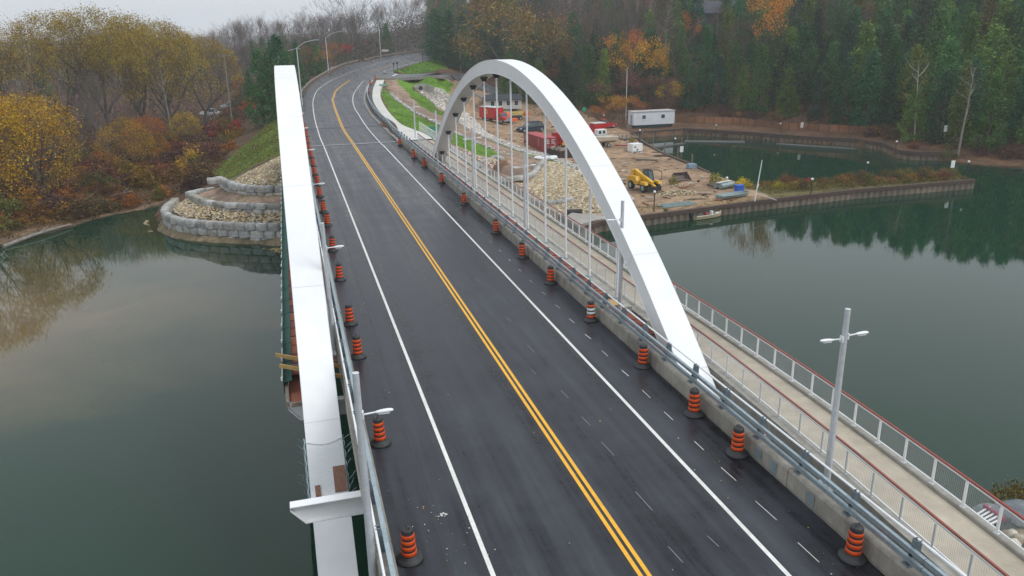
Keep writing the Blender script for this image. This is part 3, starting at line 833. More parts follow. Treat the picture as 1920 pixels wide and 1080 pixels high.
# ------------------------------------------------------------------ arches
SPL = mat('weld_grey', (.60, .62, .63), (.5, .52, .53), scale=6, rough=.5)
def make_arch(xc, label):
    t = thing('bridge_arch', label, 'arch', (xc, AY0, 0), 0, 'white arches over the deck')
    mb = MB(); hw = .62
    ys = list(np.linspace(17.5, 93.7, 97)); v = []; f = []
    for y in ys:
        z = arch_z(y); sl = -2 * AK * (y - AY0); n = Vector((0, -sl, 1)).normalized()
        # measured lower edge of the box
        zb = 10.10 - .0141 * (y - 55.2) ** 2
        dn = (z - zb) / math.sqrt(1 + sl * sl) if False else None
        d = .97 / math.sqrt(1 + .35 * sl * sl)
        for s, q in ((-hw, 0), (hw, 0), (hw, -d), (-hw, -d)):
            v.append((xc + s, y + n.y * q, z + n.z * q))
    for i in range(len(ys) - 1):
        for k in range(4): f.append((i * 4 + k, (i + 1) * 4 + k, (i + 1) * 4 + (k + 1) % 4, i * 4 + (k + 1) % 4))
    f.append((0, 1, 2, 3)); f.append(tuple(len(v) - 4 + k for k in (3, 2, 1, 0)))
    mb.add(v, f)
    rib = mb.build('rib', WHITE, t, world=True)
    # splice lines across the plates
    for y in (22, 26.5, 31.5, 37, 43, 49.5, 56, 62.5, 69, 75, 80.5, 85.5, 90):
        z = arch_z(y); sl = -2 * AK * (y - AY0); n = Vector((0, -sl, 1)).normalized(); tg = Vector((0, 1, sl)).normalized(); d = .97 / math.sqrt(1 + .35 * sl * sl)
        c_ = [Vector((xc + a * (hw + .003), y, z)) + n * b for a, b in ((-1, .003), (1, .003), (1, -d), (-1, -d))]
        q_ = MB(); v_ = [p + tg * o for o in (-.012, .012) for p in c_]; q_.add(v_, [(0, 1, 5, 4), (1, 2, 6, 5), (3, 0, 4, 7)]); q_.build('splice', SPL, t, world=True)
    # lips of the flange plates along the four edges and the web splices
    for s in (-1, 1):
        for q in (0, -1):
            p = []
            for y in ys:
                z = arch_z(y); sl = -2 * AK * (y - AY0); n = Vector((0, -sl, 1)).normalized(); d = .97 / math.sqrt(1 + .35 * sl * sl) * q
                p.append((xc + s * (hw + .008), y + n.y * d, z + n.z * d + (-.012 if q == 0 else .012)))
            MB().tube(p, .014, 4).build('weld_edge', WHITE2, rib if False else t, world=True)
    for k in range(-1, 12 if True else 11):
        y = 38.48 + 3.87 * k
        z = arch_z(y); sl = -2 * AK * (y - AY0); d = .97 * math.sqrt(1 + sl * sl) / math.sqrt(1 + .35 * sl * sl)
        zt = z - d
        if zt < .6: continue
        g = MB()
        g.prism([(xc - .30, zt + .25), (xc + .30, zt + .25), (xc + .30, zt - .05), (xc + .12, zt - .34), (xc - .12, zt - .34), (xc - .30, zt - .05)], y - .035, y + .035)
        g.tube([(xc, y - .14, zt - .22), (xc, y + .14, zt - .22)], .075, 10)
        g.box(xc - .17, xc + .17, y - .12, y + .12, zt - .30, zt - .14)
        gu = g.build('hanger_bracket', DARK, t, world=True)
        h = MB(); zh = zt - .34
        h.tube([(xc, y, .02), (xc, y, zh)], .062, 12)
        h.tube([(xc, y, zh - .12), (xc, y, zh + .02)], .085, 12)
        h.tube([(xc, y, .05), (xc, y, .35)], .088, 12)
        ho_ = h.build('hanger', WHITE2, t, smooth=False, world=True)
        MB().box(xc - .16, xc + .16, y - .16, y + .16, .0, .045).build('base_plate', GALV, t, world=True)
    return t
archR = make_arch(15.08, 'white steel arch with hangers along the walkway side, on the right')
archL = make_arch(.05, 'white steel arch seen end on, on the left of the roadway')

# ------------------------------------------------------------------ barriers with steel rails
def barrier(side, label):
    s = 1 if side == 'r' else -1
    x0 = 13.02 if side == 'r' else 1.43            # roadway face
    X = lambda d: x0 + s * d
    t = thing('bridge_barrier', label, 'barrier', (X(.2), 20, 0), 0, 'concrete barriers along the deck')
    joints = [-14, -7.2, .3, 7.0, 12.1, 17.1, 22.3, 27.6, 32.8, 38, 43.2, 48.4, 53.6, 58.8, 64, 69.2, 74.4, 79.6, 84.8, 90, 95, 99.3]
    for a, b in zip(joints, joints[1:]):
        mb = MB()
        prof = [(X(0.0), -.03), (X(-.02), .10), (X(.0), .56), (X(.03), .62), (X(.44), .62), (X(.44), -.45), (X(.3), -.45), (X(.3), -.03)]
        if s < 0: prof = prof[::-1]
        mb.prism(prof, a + .015, b - .015)
        mb.build('concrete_segment', CONC, t, world=True)
    for y in ([18.6, 17.8, 16.0, 27.0] if side == 'r' else []):
        mb = MB().box(x0 - .035, x0 - .022, y - .17, y + .17, .14, .5)
        c = mb.build('cover_plate', GALV, t, world=True)
        m2 = MB()
        for dy in (-.13, .13):
            for z in (.18, .46): m2.box(x0 - .045, x0 - .035, y + dy - .02, y + dy + .02, z - .02, z + .02)
        m2.build('bolt', DARK, c) if False else m2.mesh('x', DARK)
    ymax = 99
    # two box rails and the pipe
    for nm, dx, z, w, h in (('lower_rail', .14, .80, .10, .125), ('upper_rail', .19, 1.035, .10, .125)):
        for a, b in zip(joints[:-1:2], joints[2::2] + [99.3]):
            if a >= b: continue
            MB().box(min(X(dx - w / 2), X(dx + w / 2)), max(X(dx - w / 2), X(dx + w / 2)), a + .01, b - .01, z - h / 2, z + h / 2).build(nm, GALV, t, world=True)
    for a, b in zip(joints[:-1:2], joints[2::2] + [99.3]):
        if a < b:
            MB().tube([(X(.40), a, 1.25), (X(.40), b, 1.25)], .034, 10).tube([(X(.40), a - .09, 1.25), (X(.40), a + .09, 1.25)], .042, 10).build('pipe_rail', WHITE2, t, world=True)
    pm_ = MB()
    pm_.box(-.11, .20, -.11, .11, 0, .03)
    pm_.prism([(-.02, .03), (.14, .03), (.22, .35), (.22, .68), (.10, .68), (.04, .35)], -.013 - .07, .013 - .07)
    pm_.prism([(-.02, .03), (.14, .03), (.22, .35), (.22, .68), (.10, .68), (.04, .35)], -.013 + .07, .013 + .07)
    pm_.box(.08, .10, -.08, .08, .08, .66)
    pm_.bar((.17, 0, .50), (.22, 0, .64), .04)
    for bx in (-.07, .17):
        for by in (-.08, .08): pm_.tube([(bx, by, .03), (bx, by, .065)], .018, 6)
    if s < 0: pm_.v = [(-a, b, c) for a, b, c in pm_.v]; pm_.f = [tuple(reversed(q)) for q in pm_.f]
    me = pm_.mesh('rail_post', mat('post_steel', (.20, .25, .28), (.12, .15, .17), scale=9, rough=.5, metal=.4))
    y = -6.8
    while y < 99:
        link('rail_post', me, t, (X(.18) - t.location.x, y - t.location.y, .62)); y += 2.15
    return t
barR = barrier('r', 'concrete barrier with galvanised rails between the roadway and the walkway, on the right')
barL = barrier('l', 'concrete barrier with galvanised rails between the roadway and the end-on arch, on the left')

# rails that carry on round the bend
def rail_run(name, label, cat, path, zs, post_every, mrail, mpost, w=.10, h=.14, ph=.95, **kw):
    t = thing(name, label, cat, tuple(path[0]), 0)
    o = path[0]
    for z in zs:
        MB().sweep(path, [(-w / 2, z - h / 2), (w / 2, z - h / 2), (w / 2, z + h / 2), (-w / 2, z + h / 2)]).build('rail', mrail, t, world=True)
    acc = 0; last = path[0]
    pmsh = MB().box(-.07, .07, -.07, .07, -.8, ph).mesh('post', mpost)
    for a, b in zip(path, path[1:]):
        acc += (b - a).length
        if acc >= post_every:
            acc = 0; link('post', pmsh, t, tuple(b - o))
    return t
bend = catmull([Vector((13.3, 99.4, 0)), Vector((13.35, 108, 0))] + [rd(*q) for q in pairs('724,236;704,216;693,199;689.5,186;690.5,174')], 60)
rail_run('bend_railing', 'galvanised railing curving round the inside of the bend past the bridge end', 'railing', bend, (.55, .82, 1.1), 1.6, GALV, DARK)
gl = [p + Vector((-.5, 0, 0)) for p in EDGE_L[6:47]]
gl = catmull(gl, 130)
WBEAM = mat('weathered_guard_rail', (.40, .39, .37), (.24, .22, .20), scale=4, rough=.6, metal=.2, big=.2)
rail_run('guard_rail', 'long grey guard rail on the outside of the bend, from the bridge to the overlap', 'guard rail', gl, (.60,), 1.9, WBEAM, WOOD, w=.09, h=.32, ph=.75)
gl2 = catmull([p + Vector((.6 if i < 3 else -.3, .9, 0)) for i, p in enumerate(EDGE_L[47:])], 100)
rail_run('guard_rail', 'far brown guard rail on wooden posts where the road disappears behind the trees', 'guard rail', gl2, (.62,), 3.0, mat('brown_guard_rail', (.30, .25, .21), (.17, .13, .11), scale=4, rough=.8), WOOD, w=.10, h=.36, ph=.8)
k_ = MB().sweep([p + Vector((0, 0, .12)) for p in catmull([Vector((13.05, 99.6, 0)), Vector((13.1, 108, 0))] + [rd(*q) for q in pairs('719,238;696,214.5;684.5,192;684.5,178;691,160.5;701,150')], 50)], [(-.18, 0), (.18, 0), (.18, -.4), (-.18, -.4)])
k_.build('kerb', CURB, kind='structure')

# ------------------------------------------------------------------ walkway
def shift(y): return -.0030 * (27 - y) ** 2 if y < 27 else 0.0
INX = [(-30, 12.6), (1, 13.9), (11, 14.62), (14.5, 14.88), (17, 15.08), (20, 15.24), (25.6, 15.47), (28, 15.52), (40, 15.42), (110, 15.40)]
def inx(y):
    return float(np.interp(y, [a for a, b in INX], [b for a, b in INX]))
def low(x, y, z):
    """the walkway hangs about 0.8 m below the road beside the near arch and climbs to it at the far bank"""
    k = float(np.interp(y, [40, 92], [1.062, 1.0])); return Vector((x * k, y * k, CAM_H - (CAM_H - z) * k))
def ipath(dx, z, y0, y1, n):
    return [low(inx(y) + dx, y, z) for y in np.linspace(y0, y1, n)]
def wpath(x, z, y0=1.0, y1=99.4, n=70):
    ys_ = np.linspace(y0, y1, n); return [low(x + shift(y), y, z) for y in ys_]
walk = thing('walkway', 'beige concrete walkway slab with kerbs along the outside of the right arch', 'walkway', (16.4, 50, 0))
MB().sweep(wpath(16.45, 0), [(-1.02, 0), (.93, 0), (.93, -.30), (-1.02, -.30)][::-1]).build('slab', CONCL, walk, world=True)
MB().sweep(wpath(17.48, .10), [(-.14, 0), (.15, 0), (.15, -.55), (-.14, -.55)][::-1]).build('outer_kerb', CURB, walk, world=True)
MB().sweep(ipath(-.06, .06, 1.0, 27.6, 30), [(-.26, 0), (.22, 0), (.22, -.9), (-.26, -.9)][::-1]).build('inner_kerb', CURB, walk, world=True)
MB().sweep(ipath(-.20, .05, 31.0, 99.3, 60), [(-.26, 0), (.25, 0), (.25, -.6), (-.26, -.6)][::-1]).build('inner_kerb', CURB, walk, world=True)
MB().sweep(wpath(15.86, .05, 27.6, 31.0), [(-.12, 0), (.10, 0), (.10, -.6), (-.12, -.6)][::-1]).build('inner_kerb', CURB, walk, world=True)

wm = MB()
for k in range(17):
    yy = .06 + k * 1.12 / 17; wm.box(-.0022, .0022, yy - .0022, yy + .0022, .10, .82)
for k in range(13):
    z = .12 + k * .68 / 12; wm.box(-.0022, .0022, .03, 1.21, z - .0022, z + .0022)
WIRE = mat('railing_wire', (.48, .50, .50), scale=5, rough=.5, metal=.2)
wire_me = wm.mesh('wire_mesh', WIRE)
po = MB().box(-.03, .03, -.035, .035, 0, .84); po.box(-.07, .07, -.07, .07, 0, .02)
for bx in (-.05, .05):
    for by in (-.05, .05): po.box(bx - .012, bx + .012, by - .012, by + .012, .02, .04)
post_me = po.mesh('post', WHITE2)
pi_ = MB().box(-.022, .022, -.028, .028, 0, .82); pi_.box(-.06, .06, -.06, .06, 0, .02)
for bx in (-.04, .04):
    for by in (-.04, .04): pi_.box(bx - .01, bx + .01, by - .01, by + .01, .02, .035)
post_in = pi_.mesh('post', mat('thin_post', (.62, .66, .68), (.55, .58, .6), scale=4, rough=.45))
def railing(x, zb, label, y0, y1, step, hand_dx, pm_, red, spans, inner=False):
    X_ = (lambda y: inx(y)) if inner else (lambda y: x + shift(y))
    t = thing('walkway_railing', label, 'railing', (x, (y0 + y1) / 2, zb), 0, 'railings of the walkway')
    y = y0; o = t.location
    while y < y1:
        if any(a <= y <= b for a, b in spans):
            a = math.atan2(-(X_(y + step) - X_(y)), step)
            q0 = low(X_(y), y, zb); link('post', pm_, t, tuple(q0 - o))
            if any(aa <= y + step <= bb for aa, bb in spans):
                q1 = low(X_(y + step), y + step, zb); w_ = link('wire_mesh', wire_me, t, tuple(q0 - o)); w_.rotation_euler = (math.atan2(q1.z - q0.z, step), 0, math.atan2(-(q1.x - q0.x), q1.y - q0.y)); w_.scale = (1, (q1 - q0).length / 1.24, 1)
        y += step
    for a, b in spans:
        def pth(dx, z): return [low(X_(yy) + dx, yy, z) for yy in np.linspace(a, b, max(8, int((b - a) * 1.2)))]
        q = .022
        MB().sweep(pth(0, zb + .83), [(-q, -q), (q, -q), (q, q), (-q, q)][::-1]).build('top_rail', WHITE2, t, world=True)
        MB().sweep(pth(0, zb + .10), [(-q, -q), (q, -q), (q, q), (-q, q)][::-1]).build('bottom_rail', WHITE2, t, world=True)
        q = .036
        MB().sweep(pth(hand_dx, zb + .90), [(-q, -.022), (q, -.022), (q, .022), (-q, .022)][::-1]).build('handrail', red, t, world=True)
    return t
railing(17.45, .10, 'white railing with a red handrail on the water side of the walkway', 1.26, 99.2, 1.22, 0.0, post_me, RED, [(1, 99.3)])
railing(15.36, .06, 'thin railing with a reddish handrail on the arch side of the walkway', 1.04, 99.2, 1.24, .03, post_in, mat('inner_handrail', (.27, .06, .035), (.16, .045, .03), scale=.8, rough=.4), [(1, 27.9), (31.5, 99.3)], True)
MB().box(14.94, 15.30, 33.2, 98.5, -.6, -.01).build('hanger_beam', CURB, walk, world=True)
# short return post where the inner railing stops at the arch
e = thing('end_post', 'white end post where the inner railing stops beside the arch leg', 'post', tuple(low(15.45, 31.35, .05)))
MB().box(-.07, .07, -.07, .07, 0, .95).box(-.13, .13, -.13, .13, 0, .03).build('post', WHITE2, e)

# red boards laid between barrier and arch
BRD = [mat('red_board_%s' % n, c, tuple(a * .75 for a in c), scale=5, rough=.8, bump=.3, bscale=14) for n, c in
       (('brick', (.24, .065, .04)), ('rust', (.28, .085, .045)), ('dark', (.13, .045, .035)), ('plum', (.19, .06, .05)), ('tan', (.40, .28, .19)))]
wb = thing('board_deck', 'strip of brick red boards laid crosswise behind the right barrier, between it and the arch', 'boards', (14.3, 56, -.05))
bmesh_ = [[MB().box(-.56, .56, -w / 2, w / 2, -.05, 0).mesh('board', m) for w in (.24, .27)] for m in BRD]
y = 27.6
while y < 92:
    k = rng.choices(range(5), (6, 6, 3, 4, .5))[0]
    b_ = link('board', bmesh_[k][rng.randrange(2)], wb, (14.36 + rng.uniform(-.05, .05) - 14.3, y - 56, rng.uniform(-.02, .02)))
    b_.rotation_euler = (rng.uniform(-.02, .02), rng.uniform(-.02, .02), rng.uniform(-.03, .03))
    y += .30
MB().box(13.73, 14.93, 27.4, 99, -.30, -.12).build('bearer', RUST, wb, world=True)
sp_ = thing('plywood_sheet', 'tan plywood offcut on the red boards beside the lamp post', 'plywood', (14.4, 33.6, .0))
MB().obox((0, .3, .0), (.9, .7, .03), (0, .02, .15)).build('sheet', PINE, sp_)

# ------------------------------------------------------------------ left footway under construction
lf = thing('unfinished_footway', 'half built footway with red formwork boards and green edge netting beyond the left arch', 'formwork', (-.9, 60, -.2))
y = 31.0
while y < 96:
    k = rng.choices(range(4), (5, 5, 3, 4))[0]
    b_ = link('board', bmesh_[k][0], lf, (.35 + rng.uniform(-.02, .02), y - 60, rng.uniform(-.02, .02))); b_.scale = (1.25, 4.0, 1); y += 1.1
NET = mat('green_netting', (.012, .075, .055), (.008, .045, .038), scale=3, rough=.8)
y = 29.3; k = 0
while y < 95:
    MB().obox((-1.10, y + 1, .02), (.36, 1.98, .03), (0, -.25, 0)).box(-1.27, -1.24, y, y + 2.0, -.45, .2).build('net_panel', NET, lf, world=True)
    MB().box(-1.31, -1.28, y + .35, y + 1.45, .05, .10).build('white_strip', WHITE2, lf, world=True)
    MB().box(-1.33, -1.27, y - .05, y + .05, .10, .24).build('clip', WHITE2, lf, world=True)
    y += 2.05; k += 1
MB().box(.66, .94, 31.2, 98, -.3, -.16).build('edge_strip', mat('pink_primer', (.28, .15, .13), (.2, .1, .09), scale=3, rough=.8), lf, world=True)
for x in (.80, .90):
    MB().tube([(x, 31.5, -.02), (x, 97, -.02)], .05, 8).build('conduit', GALVP, lf, world=True)
MB().box(-1.0, .5, 27.9, 28.9, -.38, -.30).box(-1.1, .45, 28.9, 31.2, -.62, -.55).build('platform', BRD[1], lf, world=True)
MB().bar((-1.12, 27.9, -.3), (-1.2, 31.5, -.2), .12, .2).bar((-1.0, 27.8, -.28), (.5, 27.8, -.28), .12, .16).build('edge_joist', WOOD, lf, world=True)
for (a, b), lab in zip((((-1.52, 31.55, .30), (1.28, 29.75, .12)), ((-1.36, 30.35, .30), (1.2, 28.75, .12))), ('long yellow plank across the left arch, the farther of two', 'long yellow plank across the left arch, the nearer of two')):
    t = thing('plank', lab, 'plank', a); MB().bar(a, b, .07, .16).build('board', PINE, t, world=True)
# chain link sleeve and plywood on the arch foot
sl_ = thing('wire_sleeve', 'chain link mesh wrapped over the foot of the left arch', 'wire mesh', (.05, 26, -1))
def on_arch(u, y, lift=.02):
    """u: 0 left bottom .. 1 right bottom, wrapped over the rib"""
    hw = .66; tot = .45 + 2 * hw + .45; d = u * tot
    z = arch_z(y)
    if d < .45: return Vector((.05 - hw - .02 - .08 * (1 - d / .45), y, z - (.45 - d)))
    if d < .45 + 2 * hw: return Vector((.05 - hw + (d - .45), y, z + lift))
    return Vector((.05 + hw + .02, y, z - (d - .45 - 2 * hw)))
m1 = MB(); ya, yb = 24.4, 26.1
for k in range(-26, 26):
    for sgn in (1, -1):
        pts = []
        for i in range(15):
            u = i / 14
            y = ya + k * .10 + (u if sgn > 0 else 1 - u) * 2.2
            if ya <= y <= yb - .35 * math.sin(u * math.pi): pts.append(on_arch(u, y, .03))
        if len(pts) > 1: m1.tube(pts, .0035, 3, caps=False)
m1.build('mesh', GALV, sl_, world=True)
m2 = MB(); R_ = random.Random(5)
for k in range(24):
    y = R_.uniform(ya, yb); s = -1 if k % 3 else 1
    p = on_arch(0.16 if s < 0 else .86, y); q = p + Vector((s * R_.uniform(.12, .3), R_.uniform(0, .2), R_.uniform(.05, .3)))
    m2.tube([p, (p + q) / 2 + Vector((s * .04, 0, .03)), q], .006, 3)
for s in range(-1, 2, 2):
    m2.tube([on_arch(.16 if s < 0 else .86, y) + Vector((s * .02 * math.sin(y * 20), 0, 0)) for y in np.linspace(ya, yb, 20)], .025, 5)
m2.tube([on_arch(u, yb - .35 * math.sin(u * math.pi), .05) for u in np.linspace(.05, .95, 14)], .014, 4)
m2.build('loose_wire', GALV, sl_, world=True)
PLY = mat('old_plywood', (.27, .15, .10), (.19, .10, .07), scale=9, rough=.9)
for (x0, x1, y0, y1), lab in zip(((.24, .66, 24.35, 25.05), (-.42, -.24, 24.3, 24.6)), ('large brown plywood piece under the wire mesh on the left arch', 'small brown plywood piece beside the wire mesh on the left arch')):
    t = thing('plywood_piece', lab, 'plywood', (x0, y0, arch_z(y0)))
    za, zb_ = arch_z(y0) + .05, arch_z(y1) + .05
    m = MB(); m.add([(x0, y0, za), (x1, y0, za), (x1, y1, zb_), (x0, y1, zb_), (x0, y0, za + .03), (x1, y0, za + .03), (x1, y1, zb_ + .03), (x0, y1, zb_ + .03)],
                    [(0, 3, 2, 1), (4, 5, 6, 7), (0, 1, 5, 4), (1, 2, 6, 5), (2, 3, 7, 6), (3, 0, 4, 7)])
    m.build('sheet', PLY, t, world=True)

# ------------------------------------------------------------------ lamp posts
def head_mesh():
    mb = MB()
    prof = [(.0, .02), (.06, .045), (.16, .062), (.30, .068), (.38, .062), (.43, .045), (.455, .015)]
    v = []; f = []; n = 10
    for d, r in prof:
        for k in range(n):
            a = 2 * math.pi * k / n
            v.append((d, r * math.cos(a), r * .62 * math.sin(a) + .015 * math.sin(d * 5)))
    for i in range(len(prof) - 1):
        for k in range(n): f.append((i * n + k, i * n + (k + 1) % n, (i + 1) * n + (k + 1) % n, (i + 1) * n + k))
    f.append(tuple(reversed(range(n)))); f.append(tuple(range(len(v) - n, len(v))))
    mb.add(v, f)
    mb.box(.10, .36, -.05, .05, -.048, -.036)
    return mb.mesh('lamp_head', WHITE2, True)
HEAD = head_mesh()
def lamp(x, y, sides, label, h=5.35, za=4.5, zb=-.25):
    t = thing('lamp_post', label, 'lamp post', (x, y, zb), 0, 'lamp posts along the bridge')
    MB().tube([(0, 0, .0), (0, 0, h - zb)], [.105, .078], 16).tube([(0, 0, h - zb), (0, 0, h - zb + .012)], .08, 16).build('pole', GALVP, t, smooth=False)
    MB().box(-.2, .2, -.2, .2, 0, .03).build('base_plate', GALV, t)
    for s in sides:
        z = za - zb + (.04 * s)
        MB().tube([(s * .07, 0, z), (s * .40, 0, z + .02)], .022, 8).build('arm', WHITE2, t)
        MB().box(s * .085 - .02, s * .085 + .02, -.07, .07, z - .09, z + .09).build('clamp', WHITE2, t)
        hd = link('lamp_head', HEAD, t, (s * .34, 0, z + .015)); hd.rotation_euler = (0, 0, 0 if s > 0 else math.pi)
    return t
ordi = ['nearest', 'second nearest', 'third', 'fourth', 'fifth', 'farthest']
for i, (y, sd) in enumerate(((17.28, (-1, 1)), (33.0, (-1,)), (49.0, (-1, 1)), (64.2, (-1, 1)), (80.9, (-1,)))):
    lamp(14.55, y, sd, 'grey lamp post with %s, %s between right barrier and walkway' % ('two white heads' if len(sd) > 1 else 'one white head', ordi[i]))
lamp(15.5, 101.6, (-1, 1), 'white lamp post with two heads standing on the lawn edge just past the bridge end', h=4.9, za=4.0)
for i, y in enumerate((16.6, 32.1, 47.2, 62.3, 77.8, 93.2)):
    lamp(.87, y, (1,), 'grey lamp post with one head, the %s behind the left barrier' % ordi[i], h=5.6)

# ------------------------------------------------------------------ traffic drums
def drum_parts(white=False):
    out = []
    out.append(('rubber_base', MB().lathe([(.355, 0), (.36, .05), (.30, .085), (.215, .13), (.205, .17)], 24).mesh('rubber_base', RUBBER, True)))
    body = [(.20, .13), (.192, .2), (.178, .55), (.165, .86), (.160, .93), (.145, .955), (.05, .965), (0, .965)]
    out.append(('body', MB().lathe(body, 24).mesh('body', RUBBER, True)))
    def R(z): return .2 + (.165 - .2) * (z - .13) / (.86 - .13)
    zs = [(.20, .31), (.37, .48), (.54, .65), (.71, .82)]
    for i, (a, b) in enumerate(zs):
        m = DRUMW if (white and i in (1, 2)) else ORANGE
        out.append(('band', MB().lathe([(R(a) + .001, a), (R(a) + .006, a + .004), (R(b) + .006, b - .004), (R(b) + .001, b)], 24).mesh('band', m, True)))
    hd = MB()
    hd.tube([(-.075, 0, .95), (-.07, 0, 1.02), (0, 0, 1.05), (.07, 0, 1.02), (.075, 0, .95)], .014, 6)
    out.append(('handle', hd.mesh('handle', RUBBER, True)))
    return out
DP = drum_parts(); DPW = drum_parts(True)
def drum(x, y, label, white=False, z=0.0, handle=True, tilt=0.0, group='traffic drums lining the roadway'):
    t = thing('traffic_drum', label, 'traffic drum', (x, y, z), rng.uniform(0, 6), group)
    t.rotation_euler = (tilt, tilt * .5, t.rotation_euler[2])
    for nm, me in (DPW if white else DP):
        if nm == 'handle' and not handle: continue
        link(nm, me, t)
NTH = ['first', 'second', 'third', 'fourth', 'fifth', 'sixth', 'seventh', 'eighth', 'ninth', 'tenth', 'eleventh', 'twelfth', 'thirteenth', 'fourteenth', 'fifteenth', 'sixteenth', 'seventeenth', 'eighteenth', 'nineteenth', 'twentieth', 'twenty-first', 'twenty-second']
for i, (px, py) in enumerate(pairs('1603,1045;1387,850;1304,777;1206,687;1110,601;1035,531;982,483;930,437;869,383;827,344;796,314;774,297;751,273')):
    x, y, _ = P(px, py)
    lab = 'orange and black striped drum beside the right barrier, %s from the camera' % NTH[i]
    if i == 4: lab = 'striped drum with two white bands beside the right barrier'
    drum(12.68 + rng.uniform(-.04, .04), y, lab, white=(i == 4), handle=(i not in (3, 4)), tilt=rng.uniform(-.04, .04))
LD = pairs('760,1050;711,832;673,669;657,608;643,525;627,470;613,423;606,398;601,369;597,346;593,329;590,312;587,296;584,282;581,269;578,257;576,246;573,236;571,228;569,220;568,212')
for i, (px, py) in enumerate(LD):
    x, y, _ = P(px, py)
    lab = 'orange and black striped drum beside the left barrier, %s from the camera' % NTH[i]
    drum(1.82 + rng.uniform(-.04, .05) + (.003 * max(0, y - 60)), y, lab, handle=(i not in (3, 7)), tilt=rng.uniform(-.04, .04))
for (px, py), lab in zip(pairs('704,150.5;694.5,160;691,175'), ('drum at the far end of the bend railing, by the junction', 'drum on the kerb of the bend, just before the junction', 'drum on the kerb where the bend railing starts to turn')):
    p = rd(px, py); drum(p.x, p.y, 'orange and black ' + lab, z=p.z + .05)

# fallen leaves, grit and a paint splash on the road
lv = MB(); R_ = random.Random(11)
LM = [mat('leaf_%s' % n, c, rough=.7) for n, c in (('yellow', (.62, .38, .03)), ('red', (.40, .03, .03)), ('pale', (.6, .6, .58)), ('orange', (.5, .17, .03)))]
def fleck(x, y, s, mi):
    a = R_.uniform(0, 6); n = 5
    pts = [(x + s * R_.uniform(.5, 1) * math.cos(a + k * 2 * math.pi / n), y + s * R_.uniform(.5, 1) * math.sin(a + k * 2 * math.pi / n), R_.uniform(.012, .03)) for k in range(n)]
    lv.add(pts, [tuple(range(n))], mi)
for k in range(150):
    y = 12 + 60 * R_.random() ** 2.2; x = R_.choice((R_.uniform(1.6, 4.6), R_.uniform(11.3, 12.9), R_.uniform(2, 12.5)))
    fleck(x, y, R_.uniform(.012, .032), R_.choices(range(4), (2, 1, 4, 2))[0])
for k in range(24):
    fleck(2.55 + R_.gauss(0, .45), 18.4 + R_.gauss(0, .8), R_.uniform(.01, .03), R_.choices(range(4), (1, 1, 6, 1))[0])
for k in range(12):
    fleck(3.05 + R_.gauss(0, .06), 18.75 + R_.gauss(0, .05), R_.uniform(.02, .06), 2)
lv.build('fallen_leaves', LM, kind='stuff')
# ------------------------------------------------------------------ stones
def stones(name, pts, rmin, rmax, cols, sub=1, seed=1, flat=.7, **props):
    """many loose stones joined into one mesh with a tint per stone"""
    r = np.random.default_rng(seed)
    v0, f0 = ICO[sub]; v0 = np.array(v0); f0 = np.array(f0)
    n = len(pts); pts = np.asarray(pts)
    q = r.normal(size=(n, 4)); q /= np.linalg.norm(q, axis=1)[:, None]
    w, x, y, z = q.T
    Rm = np.stack([1 - 2 * (y * y + z * z), 2 * (x * y - z * w), 2 * (x * z + y * w), 2 * (x * y + z * w), 1 - 2 * (x * x + z * z), 2 * (y * z - x * w),
                   2 * (x * z - y * w), 2 * (y * z + x * w), 1 - 2 * (x * x + y * y)], -1).reshape(n, 3, 3)
    s = r.uniform(rmin, rmax, n)
    ax = r.uniform(.6, 1.15, (n, 3))
    V = v0[None] * (1 + r.uniform(-.2, .2, (n, len(v0), 1))) * ax[:, None, :]
    V = np.einsum('nij,nkj->nki', Rm, V) * s[:, None, None]
    V[:, :, 2] *= flat
    V += pts[:, None, :]
    F = (f0[None] + (np.arange(n) * len(v0))[:, None, None]).reshape(-1, 3)
    cc = np.array(cols)[r.integers(0, len(cols), n)] * r.uniform(.7, 1.25, (n, 1))
    C = np.repeat(cc, len(v0), axis=0)
    me = np_mesh(name, V.reshape(-1, 3), F, ROCKM, False, C)
    return link(name, me, **props)
TAN = [(.42, .33, .20), (.36, .28, .17), (.50, .42, .29), (.30, .24, .16), (.40, .35, .27), (.46, .34, .18), (.55, .50, .40)]
PALE = [(.50, .47, .42), (.42, .40, .37), (.60, .57, .52), (.36, .32, .27), (.52, .44, .38)]
GREYS = [(.36, .37, .38), (.44, .44, .43), (.30, .31, .32), (.50, .49, .47)]
def scatter(poly, n, seed, lift=.0, raw=True):
    xy = [(p[0], p[1]) for p in poly]
    xs = [p[0] for p in xy]; ys = [p[1] for p in xy]
    r = np.random.default_rng(seed); out = []
    x = r.uniform(min(xs), max(xs), n * 6); y = r.uniform(min(ys), max(ys), n * 6)
    k = inpoly(x, y, xy); x = x[k][:n]; y = y[k][:n]
    return np.stack([x, y, height(x, y, raw=raw) + lift], -1)
ALLST = []
stones('cobbles', scatter([(-14.2, 97.5), (-13.6, 95), (-11.9, 91.7), (-7.5, 88.2), (-1.5, 85.4), (4, 85), (4, 87.4), (-1.3, 87.1), (-9.1, 91.5), (-12.4, 98.0), (-12.4, 103), (-14.3, 101)], 2300, 2, .05), .10, .21, TAN, seed=2, kind='stuff')
stones('cobbles', scatter([(-6.9, 96.4), (-4.9, 92.9), (-1.0, 90.7), (6, 90.5), (7, 99), (1, 101), (-2, 99.8), (-5, 99)], 2400, 3, .05), .10, .21, TAN, seed=3, kind='stuff')
